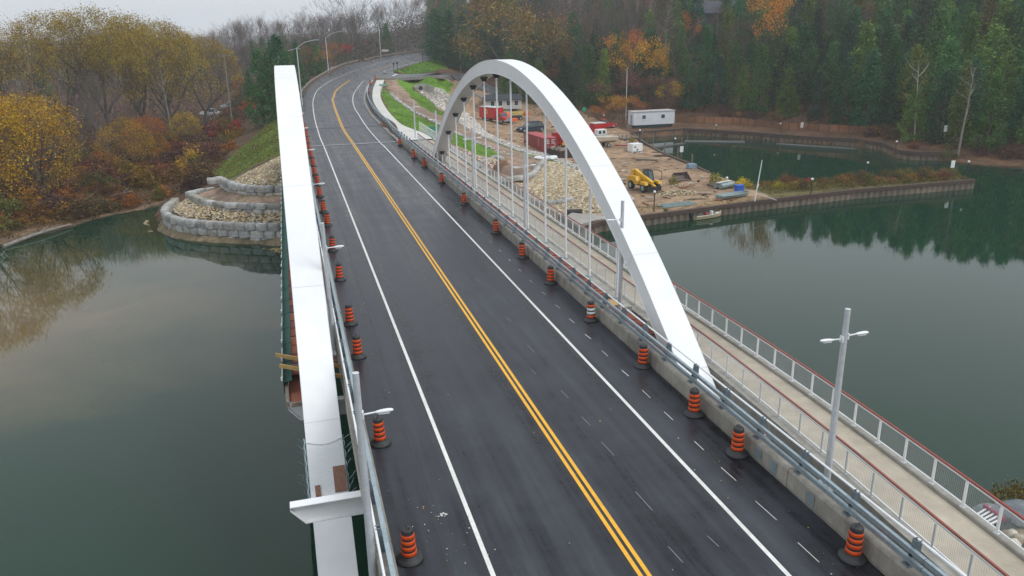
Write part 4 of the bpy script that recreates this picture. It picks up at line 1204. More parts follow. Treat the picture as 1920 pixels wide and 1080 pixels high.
stones('riprap', scatter([(-17.8, 101), (-16.8, 96), (-15.6, 92.2), (-12.6, 87.7), (-7.8, 84.6), (-1.7, 81.6), (4, 81.5), (4, 80), (-1.7, 80.3), (-7.9, 82.6), (-13.2, 86.6), (-16.6, 91.5), (-18.2, 98)], 3000, 4, .02, True) + np.array([0, 0, .22]), .14, .33, [(.24, .19, .08), (.32, .26, .13), (.17, .13, .06), (.42, .36, .24), (.12, .09, .05)], seed=4, kind='stuff')
stones('cobble_slope', scatter(GP('960,345;990,345;1030,305;1058,311;1099,330;1122,364;1152,402;1110,400;1085,421;1040,398;1000,376'), 5200, 5, .06), .13, .27, TAN, seed=5, kind='stuff')
stones('cobble_slope', scatter([(17.8, 97), (24, 93), (28, 84), (27, 78), (22, 75.8), (17.8, 76.5)], 2600, 6, .06), .12, .26, TAN + PALE, seed=6, kind='stuff')
stones('rubble', scatter(GP('780,169;800,170;815,166;845,177;870,195;890,225;905,243;930,258;925,265;890,249;850,225;835,210;820,200;800,184'), 2600, 7, .08), .16, .38, PALE, seed=7, kind='stuff')
stones('rubble', scatter(GP('890,226;905,243;935,260;1000,284;1045,293;1100,318;1150,350;1190,372;1185,378;1140,360;1085,326;1040,303;990,290;930,268;890,250'), 2300, 8, .06), .12, .28, PALE + GREYS, seed=8, kind='stuff')
stones('rubble', scatter(GP('850,274;894,291;933,300;925,314;900,325;880,318;862,300;838,284'), 900, 9, .06), .14, .30, [(.45, .33, .26), (.5, .4, .3), (.38, .27, .2), (.5, .46, .4)], seed=9, kind='stuff')
# stone gutter along the track
gut = [G(*q) for q in pairs('733,177;745,188;766,203;790,217;818,231;855,250;900,270;950,290')]
gut = catmull(gut, 60)
gp_ = [(p.x + rng.uniform(-.35, .35), p.y + rng.uniform(-.35, .35), p.z + .06) for p in gut for _ in range(9)]
stones('gutter_stones', gp_, .14, .30, GREYS, seed=10, kind='stuff')
# gravel heap and stones in the yard
def heap(cx, cy, rx, ry, h, n, seed, cols, rmin=.06, rmax=.16, z0=-6.9):
    r = np.random.default_rng(seed); a = r.uniform(0, 6.28, n); d = np.sqrt(r.uniform(0, 1, n))
    return stones('stone_heap', np.stack([cx + rx * d * np.cos(a), cy + ry * d * np.sin(a), z0 + h * (1 - d) ** .8 * r.uniform(.5, 1, n)], -1), rmin, rmax, cols, seed=seed, kind='stuff')
p = P(1265, 365, -6.9); heap(p[0] + .5, p[1] + .3, 3.0, 1.3, .5, 420, 21, TAN)
p = P(1190, 335, -6.9); heap(p[0] - 3, p[1], 1.6, 1.2, .35, 160, 22, PALE)
p = P(1290, 350, -6.9); heap(p[0], p[1] + 1, 1.8, .8, .12, 60, 23, TAN)

# quarried blocks of the terraces: each block one part
STONEB = [tint_mat('wall_stone', scale=1.6, var=.3, rough=.9, bump=.9, bscale=4, bdist=.08)]
def block_mesh(L, D, H, seed):
    H = .52
    r = np.random.default_rng(seed)
    nx, ny, nz = 4, 3, 3; v = []; idx = {}; f = []
    def vid(i, j, k):
        if (i, j, k) not in idx:
            x = i / (nx - 1) - .5; y = j / (ny - 1) - .5; z = k / (nz - 1) - .5
            edge = sum(abs(abs(c) - .5) < 1e-6 for c in (x, y, z))
            sh = 1 - .022 * (edge - 1) ** 1.2 if edge > 1 else 1
            idx[(i, j, k)] = len(v)
            v.append((x * L * .975 * sh + r.normal(0, .022), y * D * sh + r.normal(0, .05), z * H * .95 * sh + r.normal(0, .016)))
        return idx[(i, j, k)]
    for i in range(nx - 1):
        for k in range(nz - 1):
            f.append((vid(i, 0, k), vid(i + 1, 0, k), vid(i + 1, 0, k + 1), vid(i, 0, k + 1)))
            f.append((vid(i + 1, ny - 1, k), vid(i, ny - 1, k), vid(i, ny - 1, k + 1), vid(i + 1, ny - 1, k + 1)))
        for j in range(ny - 1):
            f.append((vid(i, j, nz - 1), vid(i + 1, j, nz - 1), vid(i + 1, j + 1, nz - 1), vid(i, j + 1, nz - 1)))
    for j in range(ny - 1):
        for k in range(nz - 1):
            f.append((vid(0, j + 1, k), vid(0, j, k), vid(0, j, k + 1), vid(0, j + 1, k + 1)))
            f.append((vid(nx - 1, j, k), vid(nx - 1, j + 1, k), vid(nx - 1, j + 1, k + 1), vid(nx - 1, j, k + 1)))
    c = np.array((.44, .43, .40)) * r.uniform(.55, 1.15) + np.array((.03, .015, -.01)) * r.uniform(-1, 1)
    return np_mesh('stone', v, f, STONEB[0], False, np.repeat(c[None], len(v), 0))
BL = [[block_mesh(l, .85, .52, 100 + i + 17 * j) for j, l in enumerate((.95, 1.25, 1.6))] for i in range(4)]
def stone_wall(label, path, ztop, courses, H=.52, name='stone_retaining_wall', zfn=None):
    path = [Vector((a, b, 0)) for a, b in path]
    t = thing(name, label, 'stone wall', (path[0].x, path[0].y, ztop - H * courses), 0)
    L = [0]
    for a, b in zip(path, path[1:]): L.append(L[-1] + (b - a).length)
    def at(s):
        k = 0
        while k < len(path) - 2 and s > L[k + 1]: k += 1
        u = (s - L[k]) / (L[k + 1] - L[k]); return path[k].lerp(path[k + 1], u), (path[k + 1] - path[k]).normalized()
    R_ = random.Random(int(ztop * 100) + len(path))
    for c in range(courses):
        s = -R_.uniform(0, .6)
        while s < L[-1]:
            j = R_.choices((0, 1, 2), (2, 4, 2))[0]; l = (.95, 1.25, 1.6)[j]
            m = s + l / 2
            if 0 <= m <= L[-1]:
                p, d = at(m)
                zt = ztop if zfn is None else zfn(m / L[-1])
                o = link('stone', BL[R_.randrange(4)][j], t, (p.x - t.location.x + d.y * (-.10 * c) + R_.uniform(-.03, .03), p.y - t.location.y - d.x * (-.10 * c) * 1 + R_.uniform(-.05, .05), zt - H * (c + .5) - t.location.z + R_.uniform(-.02, .02)))
                o.rotation_euler = (R_.uniform(-.02, .02), R_.uniform(-.02, .02), math.atan2(d.y, d.x) + R_.uniform(-.04, .04))
                o.scale = (1.0, 1, H / .52)
            s += l + .03
    return t
cr1 = catmull([Vector(q + (0,)) for q in [(-14.6, 103.5), (-15.1, 99), (-14.7, 95), (-12.5, 90.9), (-7.8, 87.2), (-1.5, 84.3), (6, 83.2)]], 40)
stone_wall('lowest curved wall of big grey stone blocks above the water on the left bank', [(p.x, p.y) for p in cr1], -5.95, 3, H=.80)
cr2 = catmull([Vector(q + (0,)) for q in [(-9.6, 100.4), (-11.6, 99.6), (-12.0, 97.6), (-9.1, 91.7), (-5, 88.9), (-1.3, 87.4), (6, 87.0)]], 34)
stone_wall('middle curved row of grey stone blocks between two cobbled terraces on the left bank', [(p.x, p.y) for p in cr2], -4.45, 2, H=.6)
cr3 = catmull([Vector(q + (0,)) for q in [(-8.9, 99.2), (-7.6, 95.9), (-5.5, 92.2), (-1.2, 90.0), (6, 89.6)]], 24)
stone_wall('uppermost curved wall of grey stone blocks below the cobble slope on the left bank', [(p.x, p.y) for p in cr3], -2.95, 2, H=.72)
t = thing('stone_block', 'single large stone block sitting on top of the end of the uppermost left wall', 'stone block', (-9.3, 98.7, -3.6))
link('stone', BL[0][2], t, (0, 0, .25)).scale = (1.1, 1.2, 1.3)
def gpath(s): return [(p.x, p.y) for p in GP(s)]
def zpath(s):
    q = GP(s); return lambda u: q[min(len(q) - 1, int(u * (len(q) - 1) + .5))].z + .45
for s_, lab in (('862,325;880,318;905,305;930,297;945,303', 'grey stone block edging at the lower end of the lawn right of the bridge'),
                ('915,338;945,345;975,340;1000,330;1010,315;1020,305', 'grey stone block edging where the gravel track dips under the walkway'),
                ('1010,383;1040,386;1068,378', 'short row of grey stone blocks across the cobble slope')):
    q = GP(s_)
    stone_wall(lab, [(p.x, p.y) for p in q], q[len(q) // 2].z + .5, 1, H=.6, name='stone_edging', zfn=(lambda u, q=q: q[min(len(q) - 1, int(u * (len(q) - 1)))].lerp(q[min(len(q) - 1, int(u * (len(q) - 1)) + 1)], (u * (len(q) - 1)) % 1).z + .5))
# near bank rocks beside the walkway
NB = MB()
for i, (px, py, r, lab) in enumerate(((1855, 958, .6, 'flat grey boulder on the near bank behind the walkway railing'), (1903, 955, .75, 'large pale blue grey boulder at the right edge beside the walkway'), (1922, 975, .45, 'boulder at the very edge of the picture, below the large pale one'))):
    x, y, _ = P(px, py, -6.7)
    t = thing('boulder', lab, 'boulder', (x, y, -7.0))
    MB().blob((0, 0, .2), r, seed=40 + i, sq=(1.3, .9, .55), sub=2, j=.10).build('rock', mat('boulder_rock', (.19, .22, .24), (.10, .115, .125), scale=1.5, rough=.9, bump=.8, bscale=5, bdist=.06), t)
nb = []
rr_ = np.random.default_rng(9)
for k in range(1100):
    x = rr_.uniform(19.6, 28.5); y = rr_.uniform(9, 21.0); nb.append((x, y, hz(x, y) + .10))
stones('bank_cobbles', nb, .16, .34, TAN, sub=2, seed=30, kind='stuff')
x, y, _ = P(1845, 985, -6.6)
t = thing('bent_pipes', 'bundle of pale striped pipes lying on the near bank below the railing', 'pipes', (x, y, -6.7))
for k in range(5):
    MB().tube([(-1 + .1 * k, -.3 + .18 * k, .1), (.9 + .05 * k, .0 + .2 * k, .25)], .045, 8).build('pipe', WHITE2, t)
MB().box(.82, .95, -.1, .9, .12, .36).build('strap', mat('magenta_tape', (.3, .04, .10), rough=.6), t)

# ------------------------------------------------------------------ sheet pile quays
CORR = mat('sheet_piling', (.26, .21, .16), (.13, .10, .08), scale=1.1, rough=.8, big=.3, stretch=(1, 1, .5))
CAPM = mat('quay_cap', (.055, .035, .03), (.09, .06, .045), scale=2, rough=.85)
def quay(path, ztop, label, period=.9, depth=.16, zcap=.45, tick=True):
    path = [Vector((a, b, 0)) for a, b in path]
    t = thing('sheet_pile_wall', label, 'quay wall', (path[0].x, path[0].y, WATER_Z))
    n = int(sum((b - a).length for a, b in zip(path, path[1:])) / (period / 4)); cp_ = []
    L = [0]
    for a, b in zip(path, path[1:]): L.append(L[-1] + (b - a).length)
    v = []; f = []
    for i in range(n):
        s = L[-1] * i / (n - 1); k = 0
        while k < len(path) - 2 and s > L[k + 1]: k += 1
        d = (path[k + 1] - path[k]).normalized(); p = path[k] + d * (s - L[k])
        o = depth / 2 if (i % 4) in (0, 1) else -depth / 2
        q = p + Vector((d.y, -d.x, 0)) * o
        v += [(q.x, q.y, WATER_Z - 1.5), (q.x, q.y, ztop)]
    for i in range(n - 1): f.append((2 * i, 2 * i + 2, 2 * i + 3, 2 * i + 1))
    mb = MB(); mb.add(v, f); mb.build('piling', CORR, t, world=True, kind='stuff')
    MB().sweep([p + Vector((0, 0, ztop)) for p in path], [(-.30, .02), (.14, .02), (.14, -zcap), (-.30, -zcap)][::-1]).build('cap_beam', CAPM, t, world=True)
    return t
quay([(28.6, 77.3), (31.3, 77.4), (52.4, 80.75), (68.4, 82.65), (87.3, 82.8), (87.5, 88.2)], -6.85, 'corrugated sheet pile quay with a dark cap along the river side of the yard')
quay([(28.4, 82), (28.3, 75.3), (31.4, 77.2)], -6.85, 'short sheet pile return at the corner of the yard by the bridge', zcap=.5)
quay([(57.7, 100), (59.1, 109), (60.0, 120), (63.4, 136), (65.6, 143.5), (66.3, 147.3), (78.9, 149.0)], -6.8, 'rusty sheet pile wall along the yard side of the basin', zcap=.25)
quay([(78.9, 149.0), (87.6, 138.2), (93.1, 128.6), (99.6, 121.7), (100.2, 115.4), (96.5, 107.0), (97.6, 104.8), (101, 103)], -6.7, 'dark sheet pile wall on the far, forest side of the basin', zcap=.7)
t = thing('concrete_landing', 'grey concrete slab at the corner of the yard next to the riprap', 'slab', (30.3, 79.6, -6.9))
MB().prism([(28.5, 76.2), (31.2, 77.9), (33.6, 78.5), (30.0, 82.2), (28.6, 80.5)], -7.3, -6.8, axis='z').build('slab', CURB, t, world=True)
t = thing('black_pipe', 'big black drain pipe sticking out of the cobbles near the yard corner', 'pipe', P(1085, 402, -7.3))
MB().tube([(-1.2, .8, .1), (.3, -.2, .25)], .42, 16).build('pipe', RUBBER, t)
t = thing('tarpaulin', 'crumpled white tarpaulin at the end of the track stones', 'tarpaulin', tuple(G(1022, 300)))
m_ = MB()
for k in range(7): m_.blob((rng.uniform(-1.3, 1.6), rng.uniform(-.5, .5), .25), rng.uniform(.4, .7), seed=60 + k, sq=(1.2, .8, .6), sub=2, j=.14)
m_.build('cloth', mat('white_cloth', (.72, .74, .78), (.6, .62, .66), scale=3, rough=.7), t)
# culvert in the lawn
g = G(789, 171)
t = thing('culvert', 'concrete culvert headwall with a dark pipe mouth in the lawn', 'culvert', tuple(g))
MB().box(-1.3, 1.3, 0, .35, -.4, 1.5).build('headwall', CURB, t); MB().bar((1.3, 0, .6), (2.7, -1.6, .2), .25, 1.4).bar((-1.3, 0, .6), (-1.5, -1.3, .3), .25, 1.2).build('wing_wall', CURB, t)
MB().tube([(0, -.12, .55), (0, .3, .55)], .48, 16).build('pipe', DARK, t)

# ------------------------------------------------------------------ vehicles and yard things
def wheel(t, x, y, r, w=.24):
    tm = MB(); tm.tube([(x, y - w / 2, r), (x, y + w / 2, r)], r, 18)
    ty = tm.build('wheel', TYRE, t)
    s = 1 if y > 0 else -1
    MB().tube([(x, y + s * (w / 2 - .01), r), (x, y + s * (w / 2 + .02), r)], r * .58, 12).build('rim', GALV, ty)
def paint(name, c): return mat(name, c, tuple(a * .85 for a in c), scale=1.5, rough=.28, coat=.4)
def car(name, label, cat, loc, rz, L, W, H, kind, pm, group=None):
    """x forward. kind: suv or pickup"""
    t = thing(name, label, cat, loc, rz, group)
    wb_ = .36 * L; r = .2 * H + .02; hb = .56 * H; hw = W / 2
    b = MB()
    low = [(-L / 2, .32), (-L / 2 + .04, hb * .92), (-L * .46, hb), (L * .20, hb), (L * .44, hb * .88), (L / 2 - .02, hb * .70), (L / 2, .34), (L / 2 - .12, .24), (-L / 2 + .12, .24)]
    b.prism(low[::-1], -hw, hw)
    for sx in (-1, 1):      # wheel arches proud of the body
        for sy in (-1, 1):
            b.prism([(sx * wb_ - r * 1.25, r), (sx * wb_ - r * .9, r * 1.9), (sx * wb_ + r * .9, r * 1.9), (sx * wb_ + r * 1.25, r)][::-1], sy * hw - .03, sy * hw + .03)
    if kind == 'suv': x0, x1, x2, x3 = -L * .47, -L * .40, L * .06, L * .22
    else: x0, x1, x2, x3 = -L * .12, -L * .08, L * .08, L * .20
    b.build('body', pm, t)
    c = MB()
    w2 = hw * .80
    top, bot = [(x1, -w2), (x2, -w2), (x2, w2), (x1, w2)], [(x0, -hw * .97), (x3, -hw * .97), (x3, hw * .97), (x0, hw * .97)]
    v = [(a, q, hb - .01) for a, q in bot] + [(a, q, H - .05) for a, q in top]
    c.add(v, [(0, 1, 5, 4), (1, 2, 6, 5), (2, 3, 7, 6), (3, 0, 4, 7), (4, 5, 6, 7)])
    c.build('window', GLASS, t)
    MB().box(x1 - .06, x2 + .06, -w2 - .03, w2 + .03, H - .07, H).build('roof', pm, t)
    pl = MB()
    for xx in ((x0 + x1) / 2 * .0 + (x0 + x3) / 2 - .1, ) + (((x0 * 2 + x3) / 3,) if kind == 'suv' else ()):
        for sy in (-1, 1): pl.bar((xx, sy * (hw * .985), hb), (xx, sy * (w2 + .01), H - .04), .09, .03)
    for xa, xb in ((x0, x1), (x3, x2)):
        for sy in (-1, 1): pl.bar((xa, sy * hw * .97, hb), (xb, sy * w2, H - .04), .08, .06)
    pl.build('pillar', pm, t)
    if kind == 'pickup':
        MB().box(-L * .46, -L * .14, -hw * .86, hw * .86, hb + .004, hb + .012).build('load_bed', DARK, t)
        MB().box(-L * .47, -L * .13, hw * .86, hw * .99, hb, hb + .09).box(-L * .47, -L * .13, -hw * .99, -hw * .86, hb, hb + .09).box(-L * .49, -L * .46, -hw, hw, hb - .1, hb + .09).build('bed_side', pm, t)
    for sy in (-1, 1):
        MB().box(L / 2 - .16, L / 2 - .005, sy * hw * .8 - .16, sy * hw * .8 + .12, hb * .66, hb * .82).build('headlight', WHITE2, t)
        MB().box(-L / 2 - .01, -L / 2 + .06, sy * hw * .85 - .1, sy * hw * .85 + .1, hb * .6, hb * .88).build('tail_light', mat('tail_red', (.45, .02, .02), rough=.3), t)
    MB().box(L / 2 - .03, L / 2 + .05, -hw * .95, hw * .95, .28, .46).box(L / 2 - .05, L / 2 + .015, -hw * .5, hw * .5, hb * .5, hb * .8).build('bumper', DARK, t)
    for sx in (-1, 1):
        for sy in (-1, 1): wheel(t, sx * wb_, sy * (hw - .10), r)
    return t
BLUEK = paint('dark_blue_paint', (.018, .035, .055)); SILV = paint('silver_paint', (.42, .45, .48)); WPAINT = paint('car_white_paint', (.75, .77, .79)); REDP = paint('red_paint', (.50, .012, .02))
def ang(p0, p1): return math.atan2(p1[1] - p0[1], p1[0] - p0[0])
def ground_at(p): return (p[0], p[1], hz(p[0], p[1]))
x, y = 47.4, 155.0
car('pickup_truck', 'dark blue pickup truck parked in the yard behind the red container', 'pickup truck', (x, y, hz(x, y) + .05), rad(198), 5.9, 2.0, 1.95, 'suv', BLUEK)
x, y = 52.2, 148.5
car('parked_car', 'grey car half hidden behind the red container', 'car', (x, y, hz(x, y)), rad(200), 4.4, 1.8, 1.5, 'suv', SILV)
x, y = -18.6, 214.5
car('pickup_truck', 'white pickup truck parked by the gravel road among the trees on the left', 'pickup truck', (x, y, hz(x, y) + .1), rad(-12), 5.6, 1.95, 1.85, 'pickup', WPAINT)
x, y = -14.6, 222.0
car('parked_car', 'silver car beside the white pickup on the gravel road on the left', 'car', (x, y, hz(x, y) + .1), rad(190), 5.0, 1.95, 1.75, 'suv', SILV)

# red box truck
p0 = P(913, 232, -6.0); x, y = 43.2, 168.0
t = thing('box_truck', 'red box truck with a yellow square on its side, parked in the yard', 'truck', (x, y, hz(x, y) + .05), rad(-62))
RB = paint('box_red', (.52, .015, .018))
MB().box(-3.6, 1.6, -1.2, 1.2, .95, 3.25).build('cargo_box', RB, t)
bx = MB()
for k in range(9): bx.box(-3.5 + .62 * k, -3.46 + .62 * k, -1.225, -1.2, 1.0, 3.2).box(-3.5 + .62 * k, -3.46 + .62 * k, 1.2, 1.225, 1.0, 3.2)
bx.build('side_rib', RB, t)
MB().box(-3.64, 1.64, -1.24, 1.24, 3.25, 3.33).build('roof', mat('pale_roof', (.55, .6, .6), (.45, .5, .5), scale=2, rough=.5), t)
for sy in (-1, 1):
    sg = MB().box(-1.9, -.9, min(sy * 1.226, sy * 1.24), max(sy * 1.226, sy * 1.24), 1.9, 2.8).build('sign_panel', mat('sign_yellow', (.75, .42, .02), rough=.4), t)
    MB().box(-1.7, -1.1, min(sy * 1.24, sy * 1.25), max(sy * 1.24, sy * 1.25), 2.2, 2.55).build('emblem', mat('emblem_red', (.5, .05, .02), rough=.4), sg)
cab = MB(); cab.prism([(1.75, .6), (1.75, 2.25), (2.75, 2.2), (3.2, 1.5), (4.25, 1.3), (4.35, .6)][::-1], -1.05, 1.05); cab.build('cab', RB, t)
MB().prism([(2.80, 2.12), (3.22, 1.50), (3.26, 1.52), (2.86, 2.16)][::-1], -.95, .95).build('windscreen', GLASS, t)
MB().box(1.95, 2.7, -1.07, -1.05, 1.45, 2.1).box(1.95, 2.7, 1.05, 1.07, 1.45, 2.1).build('side_window', GLASS, t)
MB().box(4.3, 4.5, -1.15, 1.15, .5, .78).box(4.33, 4.38, -.6, .6, .8, 1.2).build('bumper', GALV, t)
MB().box(-3.6, 1.7, -.5, .5, .6, .94).build('chassis', DARK, t)
for xx in (-2.3, 3.3):
    for sy in (-1, 1): wheel(t, xx, sy * .95, .48, .3)

# red shipping container with white and yellow marks
c0 = P(983, 275, -7.0); c1 = P(1023, 289, -7.0)
RZ = math.atan2(c1[1] - c0[1], c1[0] - c0[0])
CL = math.hypot(c1[0] - c0[0], c1[1] - c0[1]); CL = max(6.1, min(9.5, CL)); CW = 2.44; CH = 2.6
t = thing('shipping_container', 'dark red shipping container with white lettering and a yellow square, standing on the yard edge', 'container', (c0[0], c0[1], -7.0), RZ)
CRED = mat('container_red', (.30, .035, .04), (.22, .028, .032), scale=2, rough=.55, big=.15)
cm = MB(); n = int(CL / .14); v = []; f = []
for side, yy, s in ((0, .0, -1), (1, CW, 1)):
    b0 = len(v)
    for i in range(n + 1):
        o = .03 if (i % 4) in (0, 1) else 0
        v += [(CL * i / n, yy - s * o, .15), (CL * i / n, yy - s * o, CH - .12)]
    for i in range(n): f.append((b0 + 2 * i, b0 + 2 * i + 2, b0 + 2 * i + 3, b0 + 2 * i + 1))
cm.add(v, f); cm.build('corrugated_side', CRED, t)
MB().box(0, CL, 0, CW, CH - .05, CH).build('roof', mat('container_roof', (.42, .06, .065), (.34, .05, .055), scale=2, rough=.5), t)
fr = MB()
for xx in (0, CL):
    for yy in (0, CW): fr.box(xx - .07, xx + .07, yy - .05, yy + .09 - .04, 0, CH)
for yy in (0, CW): fr.box(0, CL, yy - .05, yy + .05, 0, .15).box(0, CL, yy - .05, yy + .05, CH - .12, CH + .01)
fr.build('frame', CRED, t)
for k in range(2):
    d = MB().box(CL, CL + .05, .08 + k * 1.16, 1.18 + k * 1.16, .15, CH - .12).build('door', CRED, t)
    MB().tube([(CL + .08, .35 + k * 1.16, .15), (CL + .08, .35 + k * 1.16, CH - .12)], .02, 6).tube([(CL + .08, .9 + k * 1.16, .15), (CL + .08, .9 + k * 1.16, CH - .12)], .02, 6).build('lock_bar', CRED, d)
    m = MB(); R_ = random.Random(k)
    for r_ in range(6):
        for q in range(3): 
            if R_.random() < .8: m.box(CL + .052, CL + .058, .22 + k * 1.16 + .28 * q, .22 + k * 1.16 + .28 * q + R_.uniform(.1, .22), 2.2 - r_ * .3, 2.38 - r_ * .3)
    m.build('white_lettering', WHITE2, d)
MB().box(.9, 1.55, -.045, -.035, 1.55, 2.2).build('sign_panel', mat('sign_yellow'  , (.75, .42, .02)), t)
m = MB()
for k in range(5): m.box(.98 + .1 * k, 1.04 + .1 * k, -.056, -.046, 1.9 if k % 2 else 1.65, 2.1)
m.build('emblem', mat('emblem_red', (.5, .05, .02)), t)
m = MB()
for k in range(6): m.box(CL * .72 + .02 * (k % 2), CL * .72 + .16, -.04, -.032, 2.15 - k * .22, 2.27 - k * .22)
for k in range(4): m.box(.35, .62, -.04, -.032, 2.1 - k * .3, 2.28 - k * .3)
m.build('white_lettering', WHITE2, t)

# van with an open dark hatch behind the container
q = P(1047, 280, -7.0)
t = thing('loader_truck', 'small truck with a red and yellow tail and dark raised lid behind the red container', 'truck', (q[0] + 1.5, q[1] + 2.0, -7.0), RZ + rad(8))
MB().box(-2.2, 1.2, -.9, .9, .5, 1.7).build('body', REDP, t); MB().box(1.2, 1.24, -.85, .85, .55, 1.1).build('yellow_panel', mat('sign_yellow', (.75, .42, .02)), t)
MB().obox((1.0, 0, 2.0), (1.2, 1.7, .9), (0, 0, 0)).build('hatch', DARK, t); MB().obox((1.5, 0, 2.55), (1.6, 1.7, .06), (0, -.1, 0)).build('lid', DARK, t)
MB().box(-2.3, 1.0, -.95, .95, 1.7, 2.5).build('roof', REDP, t)
for xx in (-1.5, .7):
    for sy in (-1, 1): wheel(t, xx, sy * .8, .4)
# dumpster
q = P(1050, 299, -7.0); q2 = P(1038, 288, -7.0)
t = thing('skip', 'brown steel skip full of scrap beside the red container', 'skip', (q[0] - .1, q[1] - .1, -7.0), rad(8))
m = MB()
Ls, Ws, Hs = 2.6, 4.6, 1.35
m.box(0, Ls, 0, .07, 0, Hs).box(0, Ls, Ws - .07, Ws, 0, Hs).box(0, .07, 0, Ws, 0, Hs).box(Ls - .07, Ls, 0, Ws, 0, Hs).box(0, Ls, 0, Ws, .0, .1)
m.build('body', RUST, t)
m = MB()
for k in range(6): m.box(.0 + k * .5, .07 + k * .5, -.06, 0, 0, Hs)
for k in range(9): m.box(-.06, 0, k * .55, k * .55 + .07, 0, Hs)
m.box(-.07, Ls + .07, -.07, .02, Hs - .1, Hs + .02).box(-.07, .02, 0, Ws, Hs - .1, Hs + .02).box(-.07, Ls + .07, Ws - .02, Ws + .07, Hs - .1, Hs + .02).box(Ls - .02, Ls + .07, 0, Ws, Hs - .1, Hs + .02)
m.build('rib', RUST, t)
m = MB()
for k in range(26): m.blob((rng.uniform(.4, 2.2), rng.uniform(.4, 4.2), 1.0 + rng.uniform(0, .3)), rng.uniform(.2, .42), seed=k, j=.3)
m.build('scrap', mat('scrap_mix', (.34, .27, .22), (.09, .07, .06), scale=2, rough=.8), t)

# office trailer
a_ = P(1188, 240, -6.8); b_ = P(1264, 236, -6.8)
rz = math.atan2(b_[1] - a_[1], b_[0] - a_[0]); TL = math.hypot(b_[0] - a_[0], b_[1] - a_[1])
t = thing('office_trailer', 'long white site office trailer with two windows beside the basin', 'trailer', (a_[0], a_[1], hz(a_[0], a_[1])), rz)
TW = mat('trailer_siding', (.66, .70, .74), (.58, .62, .66), scale=1.2, rough=.5, big=.1)
MB().box(0, TL, 0, 3.0, .65, 3.35).build('body', TW, t)
m = MB()
for k in range(int(TL / .6)): m.box(.6 * k, .6 * k + .02, -.012, 0, .68, 3.3)
m.build('siding_joint', TW, t)
MB().box(-.12, TL + .12, -.12, 3.1, 3.35, 3.47).build('roof', mat('trailer_roof', (.50, .48, .46), (.36, .34, .34), scale=1, rough=.7, big=.3), t)
for xx in (1.9, 6.3):
    fr_ = MB().box(xx - .08, xx + .88, -.05, 0, 1.85, 2.75).build('window', WHITE2, t); MB().box(xx, xx + .8, -.065, -.05, 1.92, 2.68).build('pane', GLASS, fr_)
MB().box(-.04, 0, .8, 1.6, .75, 2.75).build('door', mat('door_grey', (.3, .32, .34), rough=.5), t)
MB().box(.4, TL - .4, .2, 2.8, .1, .64).build('skirting', mat('dark_green_skirt', (.02, .05, .05), rough=.8), t)
MB().box(-1.2, -.1, .5, 1.9, 0, .6).build('step', WOOD, t)

# telehandler
q = P(1212, 358, -6.9)
t = thing('telehandler', 'yellow telehandler with a glass cab standing in the middle of the yard', 'telehandler', (q[0], q[1] + .9, -6.9), rad(-80))
YM = mat('machine_yellow', (.72, .42, .02), (.58, .32, .015), scale=2, rough=.4, big=.15)
MB().box(-1.9, 1.7, -.55, .55, .55, 1.05).build('chassis', DARK, t)
m = MB(); m.prism([(-2.2, .75), (-2.25, 1.35), (-1.9, 1.7), (-.5, 1.72), (-.2, 1.2), (-.2, .75)][::-1], -1.0, .1); m.build('engine_cover', YM, t)
m = MB(); m.bar((-2.0, .0, 2.25), (1.9, .0, 1.1), .42, .46).bar((-1.2, 0, 1.65), (2.5, 0, .78), .28, .3); m.build('boom', YM, t)
m = MB(); m.box(-2.35, -1.85, -.4, .5, 1.0, 2.4); m.build('boom_mount', YM, t)
m = MB(); m.add([(-.75, .3, 1.0), (.75, .3, 1.0), (.75, 1.1, 1.0), (-.75, 1.1, 1.0), (-.65, .38, 2.45), (.35, .38, 2.5), (.35, 1.02, 2.5), (-.65, 1.02, 2.45)], [(0, 1, 5, 4), (1, 2, 6, 5), (2, 3, 7, 6), (3, 0, 4, 7), (4, 5, 6, 7)])
cb = m.build('cab', mat('cab_glass', (.08, .16, .19), (.05, .10, .12), scale=1, rough=.12), t)
m = MB()
for a, b in (((-.75, .3, 1.0), (-.65, .38, 2.5)), ((.75, .3, 1.0), (.35, .38, 2.5)), ((.75, 1.1, 1), (.35, 1.02, 2.5)), ((-.75, 1.1, 1), (-.65, 1.02, 2.5)), ((-.65, .38, 2.5), (.35, .38, 2.5)), ((-.65, 1.02, 2.5), (.35, 1.02, 2.5)), ((.35, .38, 2.5), (.35, 1.02, 2.5)), ((-.65, .38, 2.5), (-.65, 1.02, 2.5))): m.bar(a, b, .09)
m.build('cab_frame', DARK, cb)
m = MB()
pts = [Vector((.5, 1.15, 1.1)), Vector((1.0, 1.7, 1.1)), Vector((1.3, 1.9, 1.8)), Vector((1.1, 1.75, 2.5)), Vector((.4, 1.15, 2.55))]
m.tube(catmull(pts, 14), .045, 6); m.build('open_door', DARK, t)
for sy in (-1, 1):
    MB().prism([(.9, 1.0), (1.0, 1.35), (2.0, 1.35), (2.15, 1.0)][::-1], sy * 1.05 - .25, sy * 1.05 + .25).build('mudguard', YM, t)
m = MB(); m.box(2.35, 2.5, -1.0, 1.0, .3, .8).box(2.5, 3.6, -.65, -.5, .28, .36).box(2.5, 3.6, .5, .65, .28, .36); m.build('fork_carriage', DARK, t)
for xx in (-1.35, 1.45):
    for sy in (-1, 1): wheel(t, xx, sy * 1.0, .56, .42)

